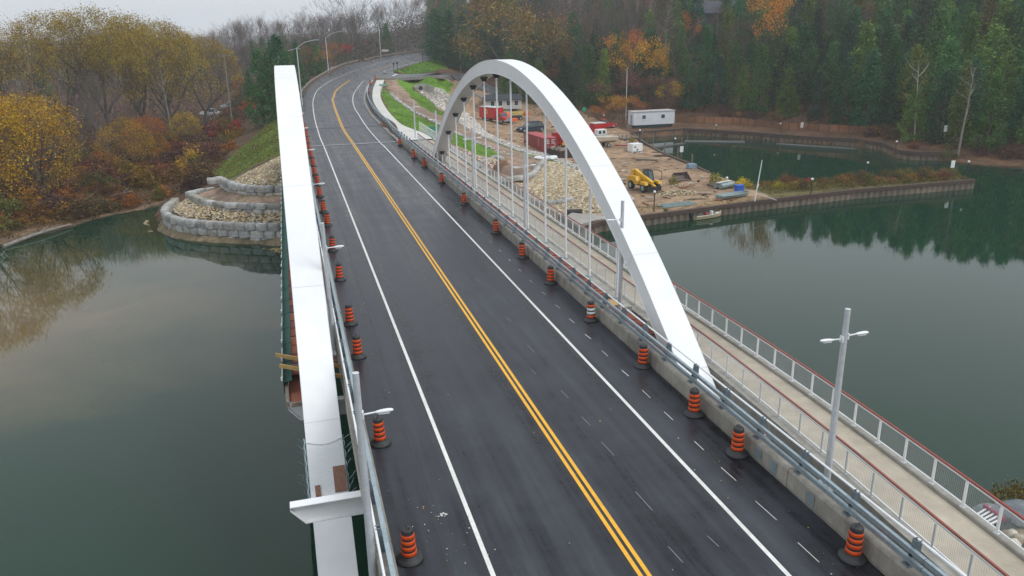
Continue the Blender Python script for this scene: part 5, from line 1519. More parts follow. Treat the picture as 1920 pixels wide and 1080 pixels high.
# loose bucket
q = P(1278, 337, -6.9)
t = thing('loader_bucket', 'rusty loader bucket lying open on the dirt', 'bucket', (q[0], q[1], -6.9), rad(8))
m = MB(); pr = [(-.6, 0), (.55, 0), (.7, .1), (.72, .14), (.5, .08), (-.5, .08), (-.62, .6), (-.3, .95), (-.4, 1.0), (-.8, .6)]
m.prism([(b, a) for a, b in [(0, 0)]] or pr, 0, 0) if False else None
m.v = []; m.f = []; m.m = []
m.add([(-1.15, -.7, .02), (1.15, -.7, .02), (1.15, .45, .06), (-1.15, .45, .06), (-1.15, .7, .5), (1.15, .7, .5), (1.15, .4, .95), (-1.15, .4, .95)], [(0, 1, 2, 3), (3, 2, 5, 4), (4, 5, 6, 7)])
for sx in (-1.15, 1.15): m.add([(sx, -.7, .02), (sx, .45, .06), (sx, .7, .5), (sx, .4, .95), (sx, -.2, .5)], [(0, 1, 2, 3, 4)])
o = m.build('shell', mat('bucket_steel', (.07, .05, .05), (.2, .15, .12), scale=2, rough=.7), t)
sm = o.modifiers.new('thick', 'SOLIDIFY'); sm.thickness = .05
m = MB()
for k in range(8): MB().box(-1.1 + k * .3, -1.0 + k * .3, -.85, -.68, .0, .05).build('tooth', DARK, t)
# outboard boat
def boat_mesh(L, W, H, t, hull_m, in_m, trim_m):
    st = [(-.5, .86, .95), (-.25, .96, .95), (0, 1, .97), (.22, .86, 1.02), (.38, .56, 1.1), (.5, .04, 1.22)]
    v = []; f = []
    for s, w, h in st:
        x = s * L; hw = W / 2 * w
        v += [(x, -hw, H * h), (x, -hw * .82, H * .35), (x, 0, .0 if s < .3 else H * .3 * (s - .3) * 5), (x, hw * .82, H * .35), (x, hw, H * h)]
    for i in range(len(st) - 1):
        for k in range(4): f.append((i * 5 + k, i * 5 + k + 1, (i + 1) * 5 + k + 1, (i + 1) * 5 + k))
    f.append((0, 1, 2, 3, 4))
    m = MB(); m.add(v, f); o = m.build('hull', hull_m, t); sm = o.modifiers.new('thick', 'SOLIDIFY'); sm.thickness = .05; sm.offset = 1
    fl = MB(); fl.add([(s * L, -W / 2 * w * .84, H * .42) for s, w, h in st[:5]] + [(s * L, W / 2 * w * .84, H * .42) for s, w, h in reversed(st[:5])], [tuple(range(10))]); fl.build('floor', in_m, t)
    for s in (-1, 1):
        MB().tube([(q * L, s * W / 2 * w, H * h) for q, w, h in st], .04, 6).build('gunwale', trim_m, t)
q = P(1322, 411, WATER_Z); 
t = thing('motor_boat', 'small open motor boat with a black outboard, moored at the quay wall', 'boat', (q[0] + .6, q[1] + .7, WATER_Z - .12), rad(11))
boat_mesh(4.1, 1.6, .62, t, mat('boat_hull', (.60, .52, .36), (.42, .33, .19), scale=2, rough=.5), mat('boat_floor', (.12, .22, .24), (.07, .13, .15), scale=3, rough=.6), mat('boat_trim', (.74, .72, .66), (.58, .5, .34), scale=3, rough=.5))
MB().box(1.0, 1.75, -.42, .42, .60, .66).build('foredeck', WHITE2, t)
for xx in (-1.2, .0): MB().box(xx - .16, xx + .16, -.62, .62, .42, .50).build('seat', mat('seat_blue', (.12, .2, .26), rough=.6), t)
MB().box(.25, .5, -.5, .1, .5, .95).build('console', WHITE2, t); MB().blob((-.2, -.2, .62), .22, seed=3).build('red_can', REDP, t)
om = MB().box(-2.5, -2.1, -.17, .17, .55, 1.02).box(-2.38, -2.22, -.06, .06, -.4, .56).tube([(-2.1, 0, .8), (-1.6, .15, .85)], .03, 6); om.build('outboard_motor', DARK, t)
# two upturned or laid up boats with a blue bin
ALU = mat('dull_aluminium', (.30, .38, .38), (.19, .25, .26), scale=3, rough=.5, metal=.4)
q = P(1375, 371, -6.9)
t = thing('rowing_boat', 'grey aluminium rowing boat lying on the yard with a blue bin beside it', 'boat', (q[0], q[1], -6.85), rad(10)); boat_mesh(4.6, 1.5, .5, t, ALU, mat('purple_inside', (.20, .16, .17), (.12, .1, .1), scale=3), ALU)
q = P(1357, 352, -6.9)
t = thing('dock_float', 'pair of grey metal floats with a white plank on top, stacked near the basin edge', 'float', (q[0], q[1], -6.9), rad(22))
for k, yy in enumerate((-.45, .35)):
    MB().tube([(-1.3, yy, .38), (1.2, yy, .38)], .36, 14).build('float', ALU, t)
MB().box(-1.35, 1.3, -.2, .25, .76, .84).build('plank', PATHC, t)
q = P(1390, 362, -6.9)
t = thing('blue_bin', 'bright blue plastic bin behind the grey rowing boat', 'bin', (q[0], q[1] + .6, -6.9)); MB().obox((0, 0, .45), (.9, .7, .9), taper=1.12).build('bin', mat('blue_plastic', (.01, .12, .55), (.01, .10, .45), scale=3, rough=.4), t)
MB().box(-.53, .53, -.42, .42, .88, .94).build('rim', mat('blue_plastic', (.01, .12, .55)), t)
# white tote, kayak, planks, pipes, grating
q = P(1194, 286, -6.9)
t = thing('white_tank', 'white plastic tank on a pallet in the yard beside the red and white board', 'tank', (q[0], q[1] + .8, -6.9), rad(10))
m = MB().box(-1.0, 1.0, -.8, .8, .2, 1.45).lathe([(.35, 1.45), (.33, 1.55), (0, 1.56)], 12); m.build('tank', WHITE2, t)
for xx in (-.8, -.27, .27, .8): MB().box(xx - .1, xx + .1, -.7, .7, 0, .2).build('foot', WHITE2, t)
MB().box(-.7, -.3, -.82, -.8, .85, 1.05).box(-.2, .1, -.82, -.8, .35, .6).build('label_plate', DARK, t)
q = P(1175, 273, -6.9)
t = thing('signboard', 'red and white striped board lying flat on the dirt beside the white tank', 'board', (q[0], q[1], -6.85), rad(-35))
MB().box(-2.1, 2.1, -.3, -.05, 0, .12).build('red_stripe', REDP, t); MB().box(-2.1, 2.1, -.04, .1, 0, .12).build('white_stripe', WHITE2, t); MB().box(-2.1, 2.1, .11, .35, 0, .12).build('red_stripe', REDP, t)
q = P(1213, 300, -6.9)
t = thing('plank_stack', 'small stack of grey planks lying on the dirt', 'planks', (q[0], q[1], -6.9), rad(-38))
for k in range(7): MB().box(-1.8 + .1 * (k % 3), 1.7, -.6 + .3 * (k % 4), -.36 + .3 * (k % 4), .12 * (k // 4), .1 + .12 * (k // 4)).build('plank', WOOD, t)
q = P(1241, 292, -6.9)
t = thing('rusty_grate', 'flat rusty steel grate near the basin edge', 'grate', (q[0], q[1], -6.88), rad(5))
for k in range(8): MB().box(-1.3, 1.3, -.6 + .16 * k, -.52 + .16 * k, .0, .08).build('bar', RUST, t)
q = P(1268, 386, -6.9)
t = thing('steel_sections', 'stack of long grey steel sections lying by the quay', 'steel', (q[0], q[1], -6.85), rad(6))
for k in range(6): MB().box(-2.3 + .25 * (k % 3), 2.2 + .2 * (k % 2), -.75 + .27 * k, -.55 + .27 * k, .0 + .08 * (k % 2), .12 + .08 * (k % 2)).build('section', ALU, t)
q = P(1300, 376, -6.9)
t = thing('driftwood', 'loose pale branches lying beside the stone heap', 'branches', (q[0], q[1], -6.85), rad(-8))
for k in range(7): MB().tube([(-1.4 + .3 * k, rng.uniform(-.3, .3), .08), (-.2 + .35 * k, rng.uniform(-.4, .4), .2)], .05, 5).build('branch', WOOD, t)
q = P(1295, 330, -6.9)
t = thing('blue_crate', 'small grey blue crate at the basin edge', 'crate', tuple(P(1296, 316, -6.9)), rad(4)); MB().obox((0, 0, .35), (1.3, .8, .7), taper=1.05).build('crate', mat('blue_grey', (.22, .32, .42), (.17, .25, .33), scale=3), t)
# hauled out cream boat on a trailer, red pickup, bins
q = P(1134, 276, -6.9)
t = thing('laid_up_boat', 'cream boat on a trailer standing just right of the arch', 'boat', (q[0] - .3, q[1] + .5, -6.1), rad(186))
boat_mesh(5.5, 2.2, 1.1, t, mat('cream_hull', (.62, .56, .44), (.55, .48, .36), scale=2, rough=.4), mat('boat_floor', (.12, .22, .24)), WHITE2)
m = MB().box(-2.5, 2.5, -.08, .08, -.1, 0).box(-.8, -.7, -1, 1, -.2, -.1); m.build('trailer_frame', DARK, t)
for sy in (-1, 1): wheel(t, -.75, sy * .95, .36); 
for o in t.children:
    if o.name.startswith('wheel'): o.location.z = -.8
q = P(1120, 252, -6.8)
t = thing('red_bin', 'tall red steel bin with a pale lid right of the arch', 'bin', (q[0], q[1], -6.7), rad(12)); MB().obox((0, 0, 1.05), (2.4, 1.8, 2.1), taper=1.06).build('bin', REDP, t); MB().box(-1.3, 1.3, -1, 1, 2.1, 2.25).build('lid', PATHC, t)
q = P(1133, 243, -6.8)
t = car('pickup_truck', 'red pickup truck partly hidden behind autumn shrubs right of the arch', 'pickup truck', (q[0] + 1.0, q[1] + 3, hz(q[0] + 1, q[1] + 3)), rad(-4), 5.4, 1.9, 1.8, 'pickup', REDP)
q = P(1126, 258, -6.8)
t = thing('generator', 'white and green generator box in front of the red bin', 'generator', (q[0], q[1], -6.8), rad(10)); MB().box(-1, 1, -.6, .6, .6, 1.6).build('housing', WHITE2, t); MB().box(-1, 1, -.6, .6, .1, .6).build('base', mat('dark_green_skirt', (.02, .05, .05)), t); MB().box(-.8, -.2, -.62, -.6, .8, 1.4).box(.1, .7, -.62, -.6, .8, 1.4).build('panel', GLASS, t)
# orange and yellow plant by the sheds
q = P(949, 232, -6.0)
t = thing('concrete_mixer', 'orange drum mixer trailer beside the red box truck', 'mixer', (q[0] + .6, q[1] + 2, hz(q[0], q[1])), rad(20))
OM = mat('machine_orange', (.75, .13, .02), (.6, .1, .02), scale=2, rough=.45)
MB().lathe([(.2, .5), (.9, .9), (1.15, 1.5), (.95, 2.1), (.4, 2.4), (0, 2.42)], 14).build('drum', OM, t); MB().box(.8, 2.8, -.6, .6, .35, .95).build('engine_box', OM, t)
for sy in (-1, 1): wheel(t, .3, sy * .8, .35)
q = P(968, 226, -6.0)
t = thing('boom_lift', 'yellow boom lift folded beside the dark roofed shed', 'lift', (q[0] + .5, q[1] + 3, hz(q[0], q[1])), rad(6))
YL = mat('lift_yellow', (.66, .55, .16), (.5, .4, .1), scale=2, rough=.45)
MB().bar((-2.8, 0, 1.9), (2.6, 0, 1.7), .35).bar((-2.6, 0, 1.3), (2.2, 0, 1.4), .3).build('boom', YL, t); MB().box(-1.5, 1.5, -.9, .9, .4, 1.0).build('chassis', DARK, t); MB().box(2.3, 3.3, -.6, .6, .9, 1.9).build('basket', OM, t)
for xx in (-1.1, 1.1):
    for sy in (-1, 1): wheel(t, xx, sy * .85, .42)
# shed with dark roof
q = P(922, 219, -5.8); q2 = P(984, 217, -5.8)
sx, sy_ = (q[0] + q2[0]) / 2, (q[1] + q2[1]) / 2 + 5
t = thing('shed', 'low shed with a dark slate roof and white walls behind the yard machines', 'shed', (sx, sy_, hz(sx, sy_)), rad(-6))
MB().box(-4.2, 4.2, -2.2, 2.2, 0, 2.3).build('wall', mat('shed_wall', (.55, .54, .5), (.42, .42, .4), scale=2, rough=.8), t)
m = MB(); m.prism([(-2.6, 2.2), (0, 3.3), (2.6, 2.2), (2.6, 2.05), (-2.6, 2.05)][::-1], -4.5, 4.5, axis='x'); m.build('roof', mat('slate_roof', (.018, .024, .034), (.03, .036, .048), scale=3, rough=.6), t)
for k in range(4):
    w_ = MB().box(-3.2 + 1.9 * k, -2.3 + 1.9 * k, -2.24, -2.2, .8, 1.9).build('window', GLASS, t); MB().box(-3.3 + 1.9 * k, -2.2 + 1.9 * k, -2.22, -2.2, .7, 2.0).build('frame', WHITE2, w_)
# chalet roof on the hill
hx, hy = 118.0, 205.0
t = thing('hillside_house', 'dark gabled house roof showing above the trees on the hill', 'house', (hx, hy, hz(hx, hy)), rad(-25))
MB().box(-6, 6, -4, 4, 0, 6.2).build('wall', mat('house_wall', (.16, .13, .11), (.12, .1, .09), scale=2, rough=.8), t)
MB().prism([(-5.2, 6), (0, 9.2), (5.2, 6), (5.2, 5.7), (-5.2, 5.7)][::-1], -7, 7, axis='x').build('roof', mat('house_roof', (.045, .05, .07), (.07, .07, .09), scale=2, rough=.8), t)
for k in range(3): MB().box(-4.5 + 3.4 * k, -3.0 + 3.4 * k, -4.05, -4, 3.6, 5.0).build('window', GLASS, t)

# posts, signs and poles
def bollard_light(px, py, label, h=2.2, z=-6.9):
    q = P(px, py, z); t = thing('bollard_light', label, 'light', q, 0, 'small globe lights along the quays')
    MB().tube([(0, 0, 0), (0, 0, h)], .06, 8).build('post', DARK, t); MB().blob((0, 0, h + .1), .17, seed=2, sub=2, j=0).build('globe', WHITE2, t)
for (a, b, h), lab in zip(((1226, 397, 2.2), (1362, 349, 1.0), (1265, 283, 2.0), (1199, 270, 2.4), (1342, 251, 1.6), (1462, 248, 1.6), (1520, 366, 1.9), (1624, 332, 1.9), (1678, 290, 2.0), (1812, 332, 2.0), (1132, 234, 2)),
    ('thin black post on the quay in front of the telehandler', 'low post beside the grey floats', 'globe light at the near basin edge left of the floating dock', 'globe light in front of the site trailer', 'globe light on the far bank nearest the trailer', 'globe light in the middle of the orange fence', 'black post on the planted spit, near its yard end', 'black post halfway along the planted spit', 'globe light near the bend of the far sheet piling', 'globe light at the tip of the spit', 'globe light behind the red bin')):
    bollard_light(a, b, lab, h)
q = P(1415, 378, -6.9)
t = thing('leaning_pole', 'tall leaning white pole with rope stays on the quay edge', 'pole', q)
tp = Vector((.75, .3, 4.9)); MB().tube([(0, 0, 0), tp], [.07, .05], 8).build('pole', WHITE2, t); MB().tube([(1.8, 2.2, 1.6), (.3, .3, 1.0), (2.6, -.6, .1)], .035, 5).build('stay', WHITE2, t)
def pole(name, label, cat, loc, h, r=.1, m=None, arm=None, z2=None):
    t = thing(name, label, cat, loc); MB().tube([(0, 0, 0), (0, 0, h)], [r, r * .7], 8).build('pole', m or WOOD, t)
    if arm:
        MB().bar((-arm, 0, h - .5), (arm, 0, h - .5), .12).build('crossarm', m or WOOD, t)
        for s in (-.8, 0, .8): MB().tube([(s * arm, 0, h - .45), (s * arm, 0, h - .2)], .06, 6).build('insulator', GALV, t)
    return t
x, y = 72.5, 164.0
pole('mast', 'thin pale mast behind the left end of the site trailer', 'mast', (x, y, hz(x, y)), 11.5, .11, PATHC)
x, y, z = P(438, 250, -6.2)
pole('utility_pole', 'tall wooden utility pole with a crossarm among the trees left of the arch', 'utility pole', (x, y, hz(x, y)), 14.5, .17, BARKL, 1.3)
for (a, b), lab in zip(((425, 262), (430, 262)), ('left yellow marker post in the scrub', 'right yellow marker post in the scrub')):
    x, y, z = G(a, b); t = thing('marker_post', lab, 'marker post', (x, y, hz(x, y))); MB().box(-.07, .07, -.05, .05, 0, 1.9).build('post', mat('sign_yellow', (.75, .42, .02)), t)
def roadlamp(base, top, label, armx, armz, z0):
    t = thing('street_light', label, 'street light', base, 0, 'tall highway lights outside the bend')
    h = top
    MB().tube([(0, 0, 0), (0, 0, h)], [.12, .08], 8).build('pole', GALVP, t)
    a = [Vector((0, 0, h)), Vector((armx * .45, -.3, h + armz * .7)), Vector((armx, -.5, h + armz))]
    MB().tube(catmull(a, 6), .05, 6).build('arm', GALVP, t); MB().obox((armx + .35, -.55, h + armz + .02), (.9, .28, .14)).build('lamp_head', GALV, t)
def at_depth(px, py, y):
    w = ray(px, py); k = y / w[1]; return Vector((w[0] * k, y, CAM_H + w[2] * k))
for (bx, by), (tx, ty), lab, ax_, az_ in (((531, 165), (532, 108), 'highway light just above the top of the left arch, the nearest of three', 4.0, 1.8), ((567, 200), (555, 90), 'second highway light outside the bend, right of the left arch', 3.2, 1.3), ((616, 135), (613, 71), 'third highway light outside the bend, farther right', 3.2, 1.4)):
    g_ = rd(bx, by); 
    if bx == 531: g_ = Vector((-1.0, 182.0, 1.0))
    tp = at_depth(tx, ty, g_.y)
    roadlamp((g_.x, g_.y, g_.z - .6), tp.z - g_.z + .6, lab, ax_, az_, 0)
g_ = rd(716, 107); pole('utility_pole', 'thin grey pole beyond the far guard rail', 'utility pole', (g_.x, g_.y + 3, g_.z - 1), 11, .14, GALVP)
g_ = rd(857, 115)
# street name sign and small signs
g_ = G(720, 180)
t = thing('street_sign', 'green street name sign on a wooden post beside the white path', 'street sign', (g_.x, g_.y, g_.z)); MB().box(-.06, .06, -.06, .06, 0, 2.3).build('post', WOOD, t)
sg = MB().box(-.85, .85, -.09, -.06, 2.0, 2.38).build('sign_panel', mat('sign_green', (.01, .30, .17), rough=.4), t)
m = MB()
for k in range(9): m.box(-.7 + .16 * k, -.6 + .16 * k, -.10, -.09, 2.12, 2.26)
m.build('lettering', WHITE2, sg)
for (a, b), lab in (((739, 138), 'left of two thin posts at the tip of the grass island'), ((745.5, 136.5), 'right of two thin posts at the tip of the grass island'), ((793, 117.5), 'thin post on the far edge of the grass island'), ((808, 114), 'thin post by the trees at the end of the grass island')):
    g_ = rd(a, b); t = thing('sign_post', lab, 'post', tuple(g_)); MB().box(-.07, .07, -.07, .07, 0, 2.6).build('post', DARK, t); MB().box(-.25, .25, -.09, -.07, 2.1, 2.6).build('plate', DARK, t)
q = P(723, 125, 4); g_ = rd(724, 107.5)
t = thing('mail_boxes', 'small roofed notice box beyond the guard rail', 'box', (g_.x, g_.y + 2, g_.z)); MB().box(-.1, .1, -.1, .1, 0, 1.8).build('post', WOOD, t); MB().box(-1.1, 1.1, -.4, .4, 1.8, 2.5).build('box', PATHC, t)
for i, (a, b, z, lab, col) in enumerate(((1502, 249, -6.5, 'white notice board at the far end of the orange fence', PATHC), (1770, 258, -5, 'small white notice on a tree beside the far shore', WHITE2), (1095, 222, -5.6, 'green round sign on a post right of the arch', mat('sign_green', (.01, .30, .17))), (1783, 328, -6.8, 'white board propped on the planted spit', WHITE2), (1277, 295, -8, 'white marker post standing in the basin by the floating dock', WHITE2))):
    x, y, _ = P(a, b, z); z = max(z, hz(x, y)) if z > -8 else -8.1
    t = thing('notice_sign', lab, 'sign', (x, y, z)); MB().box(-.06, .06, -.05, .05, 0, 1.6).build('post', WOOD, t)
    if i == 2: MB().tube([(0, -.1, 2.0), (0, -.05, 2.0)], .5, 16).build('plate', col, t)
    else: MB().box(-.32, .32, -.08, -.05, 1.0, 2.0).build('plate', col, t)
t = thing('green_screen', 'green mesh gate panel beside the path railing on the lawn', 'gate', tuple(G(812, 262))); MB().box(-.7, .7, -.02, .02, 0, 1.9).build('mesh_panel', mat('green_gate', (.05, .28, .17), (.03, .2, .12), scale=5), t); MB().box(-.75, -.7, -.04, .04, 0, 2.0).box(.7, .75, -.04, .04, 0, 2.0).build('post', GALV, t)
# railing on the lawn edge
t = thing('lawn_railing', 'short white railing between the lawn and the end of the walkway', 'railing', (17.9, 92, -.2))
for k in range(16): MB().box(17.87, 17.93, 99.5 + .9 * k, 99.56 + .9 * k, -.8, .85).build('post', WHITE2, t, world=True)
MB().bar((17.9, 99.4, .85), (17.9, 113.2, .85), .06).bar((17.9, 99.4, .1), (17.9, 113.2, .1), .04).build('rail', WHITE2, t, world=True)
# orange debris fence
FZ = mat('fence_orange', (.30, .13, .055), (.19, .09, .05), scale=1.2, rough=.85, big=.45)
fp = [(81.5, 157.0), (86, 153.5), (90.7, 149.5), (93.5, 142.5), (96.5, 135.2), (101, 128), (103.5, 121)]
fpc = catmull([Vector((a, b, 0)) for a, b in fp], 23)
t = thing('silt_fence', 'orange plastic fence on dark stakes along the foot of the forest', 'fence', (81.5, 157, -6.6))
for a, b in zip(fpc, fpc[1:]):
    za, zb_ = hz(a.x, a.y), hz(b.x, b.y); s_ = rng.uniform(-.08, .08)
    MB().add([(a.x, a.y, za), (b.x, b.y, zb_), (b.x, b.y, zb_ + 1.35 + s_), (a.x, a.y, za + 1.4)], [(0, 1, 2, 3)]).build('fence_panel', FZ, t, world=True)
    MB().box(a.x - .07, a.x + .07, a.y - .12, a.y + .02, za, za + 1.6).build('stake', BARK, t, world=True)
# floating docks in the basin
for (x0, y0, x1, y1, w), lab in (((63.5, 133.0, 72.5, 136.5, 1.4), 'narrow floating dock in the far corner of the basin'), ((74, 139, 84, 133.5, 2.6), 'wide dark floating dock before the sheet piling'), ((88, 129, 97, 118, 1.5), 'long floating dock along the right side of the basin')):
    t = thing('floating_dock', lab, 'dock', (x0, y0, WATER_Z)); MB().bar((x0, y0, WATER_Z + .08), (x1, y1, WATER_Z + .08), w, .22).build('deck', mat('dock_deck', (.05, .055, .055), (.09, .085, .08), scale=2, rough=.8), t, world=True)
    for u in (.05, .95):
        px_, py_ = x0 + (x1 - x0) * u, y0 + (y1 - y0) * u; MB().tube([(px_, py_, WATER_Z), (px_, py_, WATER_Z + 1.3)], .07, 8).build('pile', WOOD, t, world=True)
for k, u in enumerate(np.linspace(.1, .9, 5)):
    x, y = 59.3 + 6 * u, 107 + 36 * u
    t = thing('mooring_post', 'grey wooden mooring post in the basin edge, number %d counting away from the quay' % (k + 1) if False else ['nearest grey mooring post along the yard side of the basin', 'second grey mooring post along the yard side of the basin', 'middle grey mooring post along the yard side of the basin', 'fourth grey mooring post along the yard side of the basin', 'farthest grey mooring post, close to the site trailer'][k], 'post', (x + .5, y, WATER_Z)); MB().tube([(0, 0, -.5), (0, 0, 2.3)], .12, 8).build('post', WOOD, t)
# jetty bits by the trailer
t = thing('old_jetty', 'broken grey timber jetty between the red bin and the basin', 'jetty', (63, 136, -6.9))
for k in range(8): MB().box(60.5 + .5 * k, 60.9 + .5 * k, 138 + .2 * k, 142 + .1 * k, -6.82, -6.7).build('plank', WOOD, t, world=True)
for k in range(5): MB().tube([(60.3 + .9 * k, 137.8, -7), (60.3 + .9 * k, 137.8, -5.9)], .1, 7).build('pile', WOOD, t, world=True)

# odds and ends on the dirt
R_ = random.Random(77); db = MB()
DBM = [mat('debris_dark', (.06, .05, .045), rough=.9), mat('debris_wood', (.30, .24, .17), rough=.9), mat('debris_pale', (.5, .48, .45), rough=.9), mat('debris_rust', (.22, .09, .05), rough=.9)]
for k in range(260):
    x = R_.uniform(35, 64); y = R_.uniform(81, 182)
    if not inpoly(np.array([x]), np.array([y]), LAND[0])[0] or x > 56 + (y - 90) * .12: continue
    if hz(x, y) < -7.4: continue
    L_ = R_.uniform(.15, .9) if R_.random() < .6 else R_.uniform(.8, 2.2)
    db.obox((x, y, hz(x, y) + .08), (L_, R_.uniform(.08, .35), R_.uniform(.05, .2)), (R_.uniform(-.1, .1), R_.uniform(-.1, .1), R_.uniform(0, 3)), R_.randrange(4))
db.build('yard_debris', DBM, kind='stuff')
# ------------------------------------------------------------------ trees
def cards(name, cen, size, tint, mat_, seed, droop=0.0, aspect=.6):
    """small leaf-sprig faces, each turned its own way"""
    r = np.random.default_rng(seed); n = len(cen)
    a = r.normal(size=(n, 3)); a /= np.linalg.norm(a, axis=1)[:, None]
    b = np.cross(a, r.normal(size=(n, 3))); b /= np.linalg.norm(b, axis=1)[:, None]
    s = (np.asarray(size) * r.uniform(.6, 1.3, n))[:, None]
    a = a * s; b = b * s * aspect
    if droop: a[:, 2] -= droop * s[:, 0]
    V = np.stack([cen - a * .5, cen + b * .5, cen + a * .5, cen - b * .5], 1).reshape(-1, 3)
    F = np.arange(4 * n).reshape(n, 4)
    return np_mesh(name, V, F, mat_, False, np.repeat(tint, 4, axis=0))

def cedar_proto(seed, H=12.0, R=2.7, n=3400, low=.03, round_=.75, lobes=5):
    r = np.random.default_rng(seed)
    nc = 190
    zc = low + (1 - low) * r.uniform(0, 1, nc) ** 1.15
    prof = lambda z: np.where(z < .18, .62 + 2.1 * z, 1.0) * np.clip(1 - z, 0, 1) ** round_ * 1.12
    th = r.uniform(0, 2 * np.pi, nc)
    ph = r.uniform(0, 6.28, 3)
    lob = 1 + .20 * np.sin(lobes * th + ph[0] + zc * 5) + .12 * np.sin(9 * zc * 3 + ph[1])
    rad_ = R * prof(zc) * lob * r.uniform(.72, 1.03, nc)
    C = np.stack([rad_ * np.cos(th), rad_ * np.sin(th), zc * H], -1)
    k = r.integers(0, nc, n)
    sp = np.stack([r.normal(0, .34, n), r.normal(0, .34, n), r.normal(0, .42, n)], -1)
    P_ = C[k] + sp
    g = r.uniform(.62, 1.3, nc)
    hue = r.uniform(-.12, .12, nc)
    T = np.stack([g * (1 + hue), g, g * (1 - hue)], -1)[k] * r.uniform(.8, 1.2, (n, 1))
    return cards('crown', P_, .40, T, LEAF, seed, droop=.15, aspect=.55)
def trunk_mesh(h, r0, lean=0, m=None, seed=0, forks=0):
    R_ = random.Random(seed); mb = MB()
    pts = [Vector((lean * t * h * .1 + R_.uniform(-.05, .05), R_.uniform(-.06, .06), t * h)) for t in (0, .25, .5, .75, 1)]
    mb.tube(pts, [r0, r0 * .85, r0 * .65, r0 * .45, r0 * .15], 7)
    for k in range(forks):
        t = R_.uniform(.35, .9); p = pts[0].lerp(pts[-1], t); a = R_.uniform(0, 6.28); L_ = h * R_.uniform(.12, .25)
        mb.tube([p, p + Vector((math.cos(a) * L_ * .6, math.sin(a) * L_ * .6, L_ * .35)), p + Vector((math.cos(a) * L_, math.sin(a) * L_, L_ * .8))], [r0 * .35, r0 * .22, .015], 5)
    return mb.mesh('trunk', m or BARK)

def branch_tree(seed, H=16.0, spread=.5, levels=5, r0=.28, trunk_frac=.25, twig=.016, up=.35, kids=(3, 3, 3, 3, 3), ratio=.72):
    """skeleton of tapering limbs; returns mesh collector and tip points"""
    R_ = random.Random(seed); mb = MB(); tips = []
    def grow(p, d, L_, r_, lv):
        n = 3 if lv < 3 else 2
        pts = [p]; q = p.copy(); dd = d.copy()
        for i in range(n):
            dd = (dd + Vector((R_.uniform(-.22, .22), R_.uniform(-.22, .22), R_.uniform(-.08, .16)))).normalized()
            q = q + dd * L_ / n; pts.append(q.copy())
        r1 = max(twig * .5, r_ * .55)
        mb.tube(pts, [r_ + (r1 - r_) * i / n for i in range(n + 1)], 6 if lv == 0 else (5 if lv == 1 else (4 if lv == 2 else 3)), caps=False)
        if lv >= levels - 1:
            tips.append((pts[-1], dd)); tips.append((pts[len(pts) // 2], dd)); return
        for k in range(kids[lv]):
            u = R_.uniform(.45, 1.0) if k else 1.0
            b = pts[0].lerp(pts[-1], u) if u < 1 else pts[-1]
            if u < 1:
                f_ = u * n; i = min(n - 1, int(f_)); b = pts[i].lerp(pts[i + 1], f_ - i)
            a = R_.uniform(0, 6.28); sp = spread * R_.uniform(.6, 1.3) * (.5 if k == 0 else 1)
            side = Vector((math.cos(a), math.sin(a), 0)); side = (side - dd * side.dot(dd)).normalized()
            nd = (dd + side * sp * 1.3 + Vector((0, 0, up * (.5 if lv else .2)))).normalized()
            grow(b, nd, L_ * ratio * R_.uniform(.8, 1.15), max(twig, r1 * (.9 if k == 0 else .68)), lv + 1)
    # lengths chosen so that the whole comes to about H
    tot = sum(ratio ** i for i in range(1, levels)) * .72
    L0 = H * trunk_frac; L1 = (H - L0) / tot
    def start():
        pts = [Vector((0, 0, -.3)), Vector((R_.uniform(-.2, .2), R_.uniform(-.2, .2), L0 * .5)), Vector((R_.uniform(-.4, .4), R_.uniform(-.4, .4), L0))]
        mb.tube(pts, [r0 * 1.2, r0, r0 * .85], 8, caps=False)
        for k in range(kids[0]):
            a = 2 * math.pi * k / kids[0] + R_.uniform(-.5, .5)
            d = Vector((math.cos(a) * spread, math.sin(a) * spread, 1)).normalized()
            grow(pts[-1], d, L1 * ratio * R_.uniform(.85, 1.1), r0 * .6, 1)
    start()
    return mb, tips
def crown_from_tips(tips, per, size, sp, seed, cols, frac=1.0, top_bias=0.0):
    r = np.random.default_rng(seed)
    T = np.array([tuple(p) for p, d in tips])
    if frac < 1: T = T[r.random(len(T)) < frac]
    if top_bias:
        zz = (T[:, 2] - T[:, 2].min()) / np.ptp(T[:, 2]); T = T[r.random(len(T)) < zz ** top_bias]
    n = len(T) * per; k = np.repeat(np.arange(len(T)), per)
    P_ = T[k] + r.normal(0, sp, (n, 3))
    g = r.uniform(.6, 1.35, len(T)); cc = np.array(cols)[r.integers(0, len(cols), len(T))]
    return cards('crown', P_, size, (cc * g[:, None])[k] * r.uniform(.8, 1.2, (n, 1)), LEAF, seed, aspect=.6)

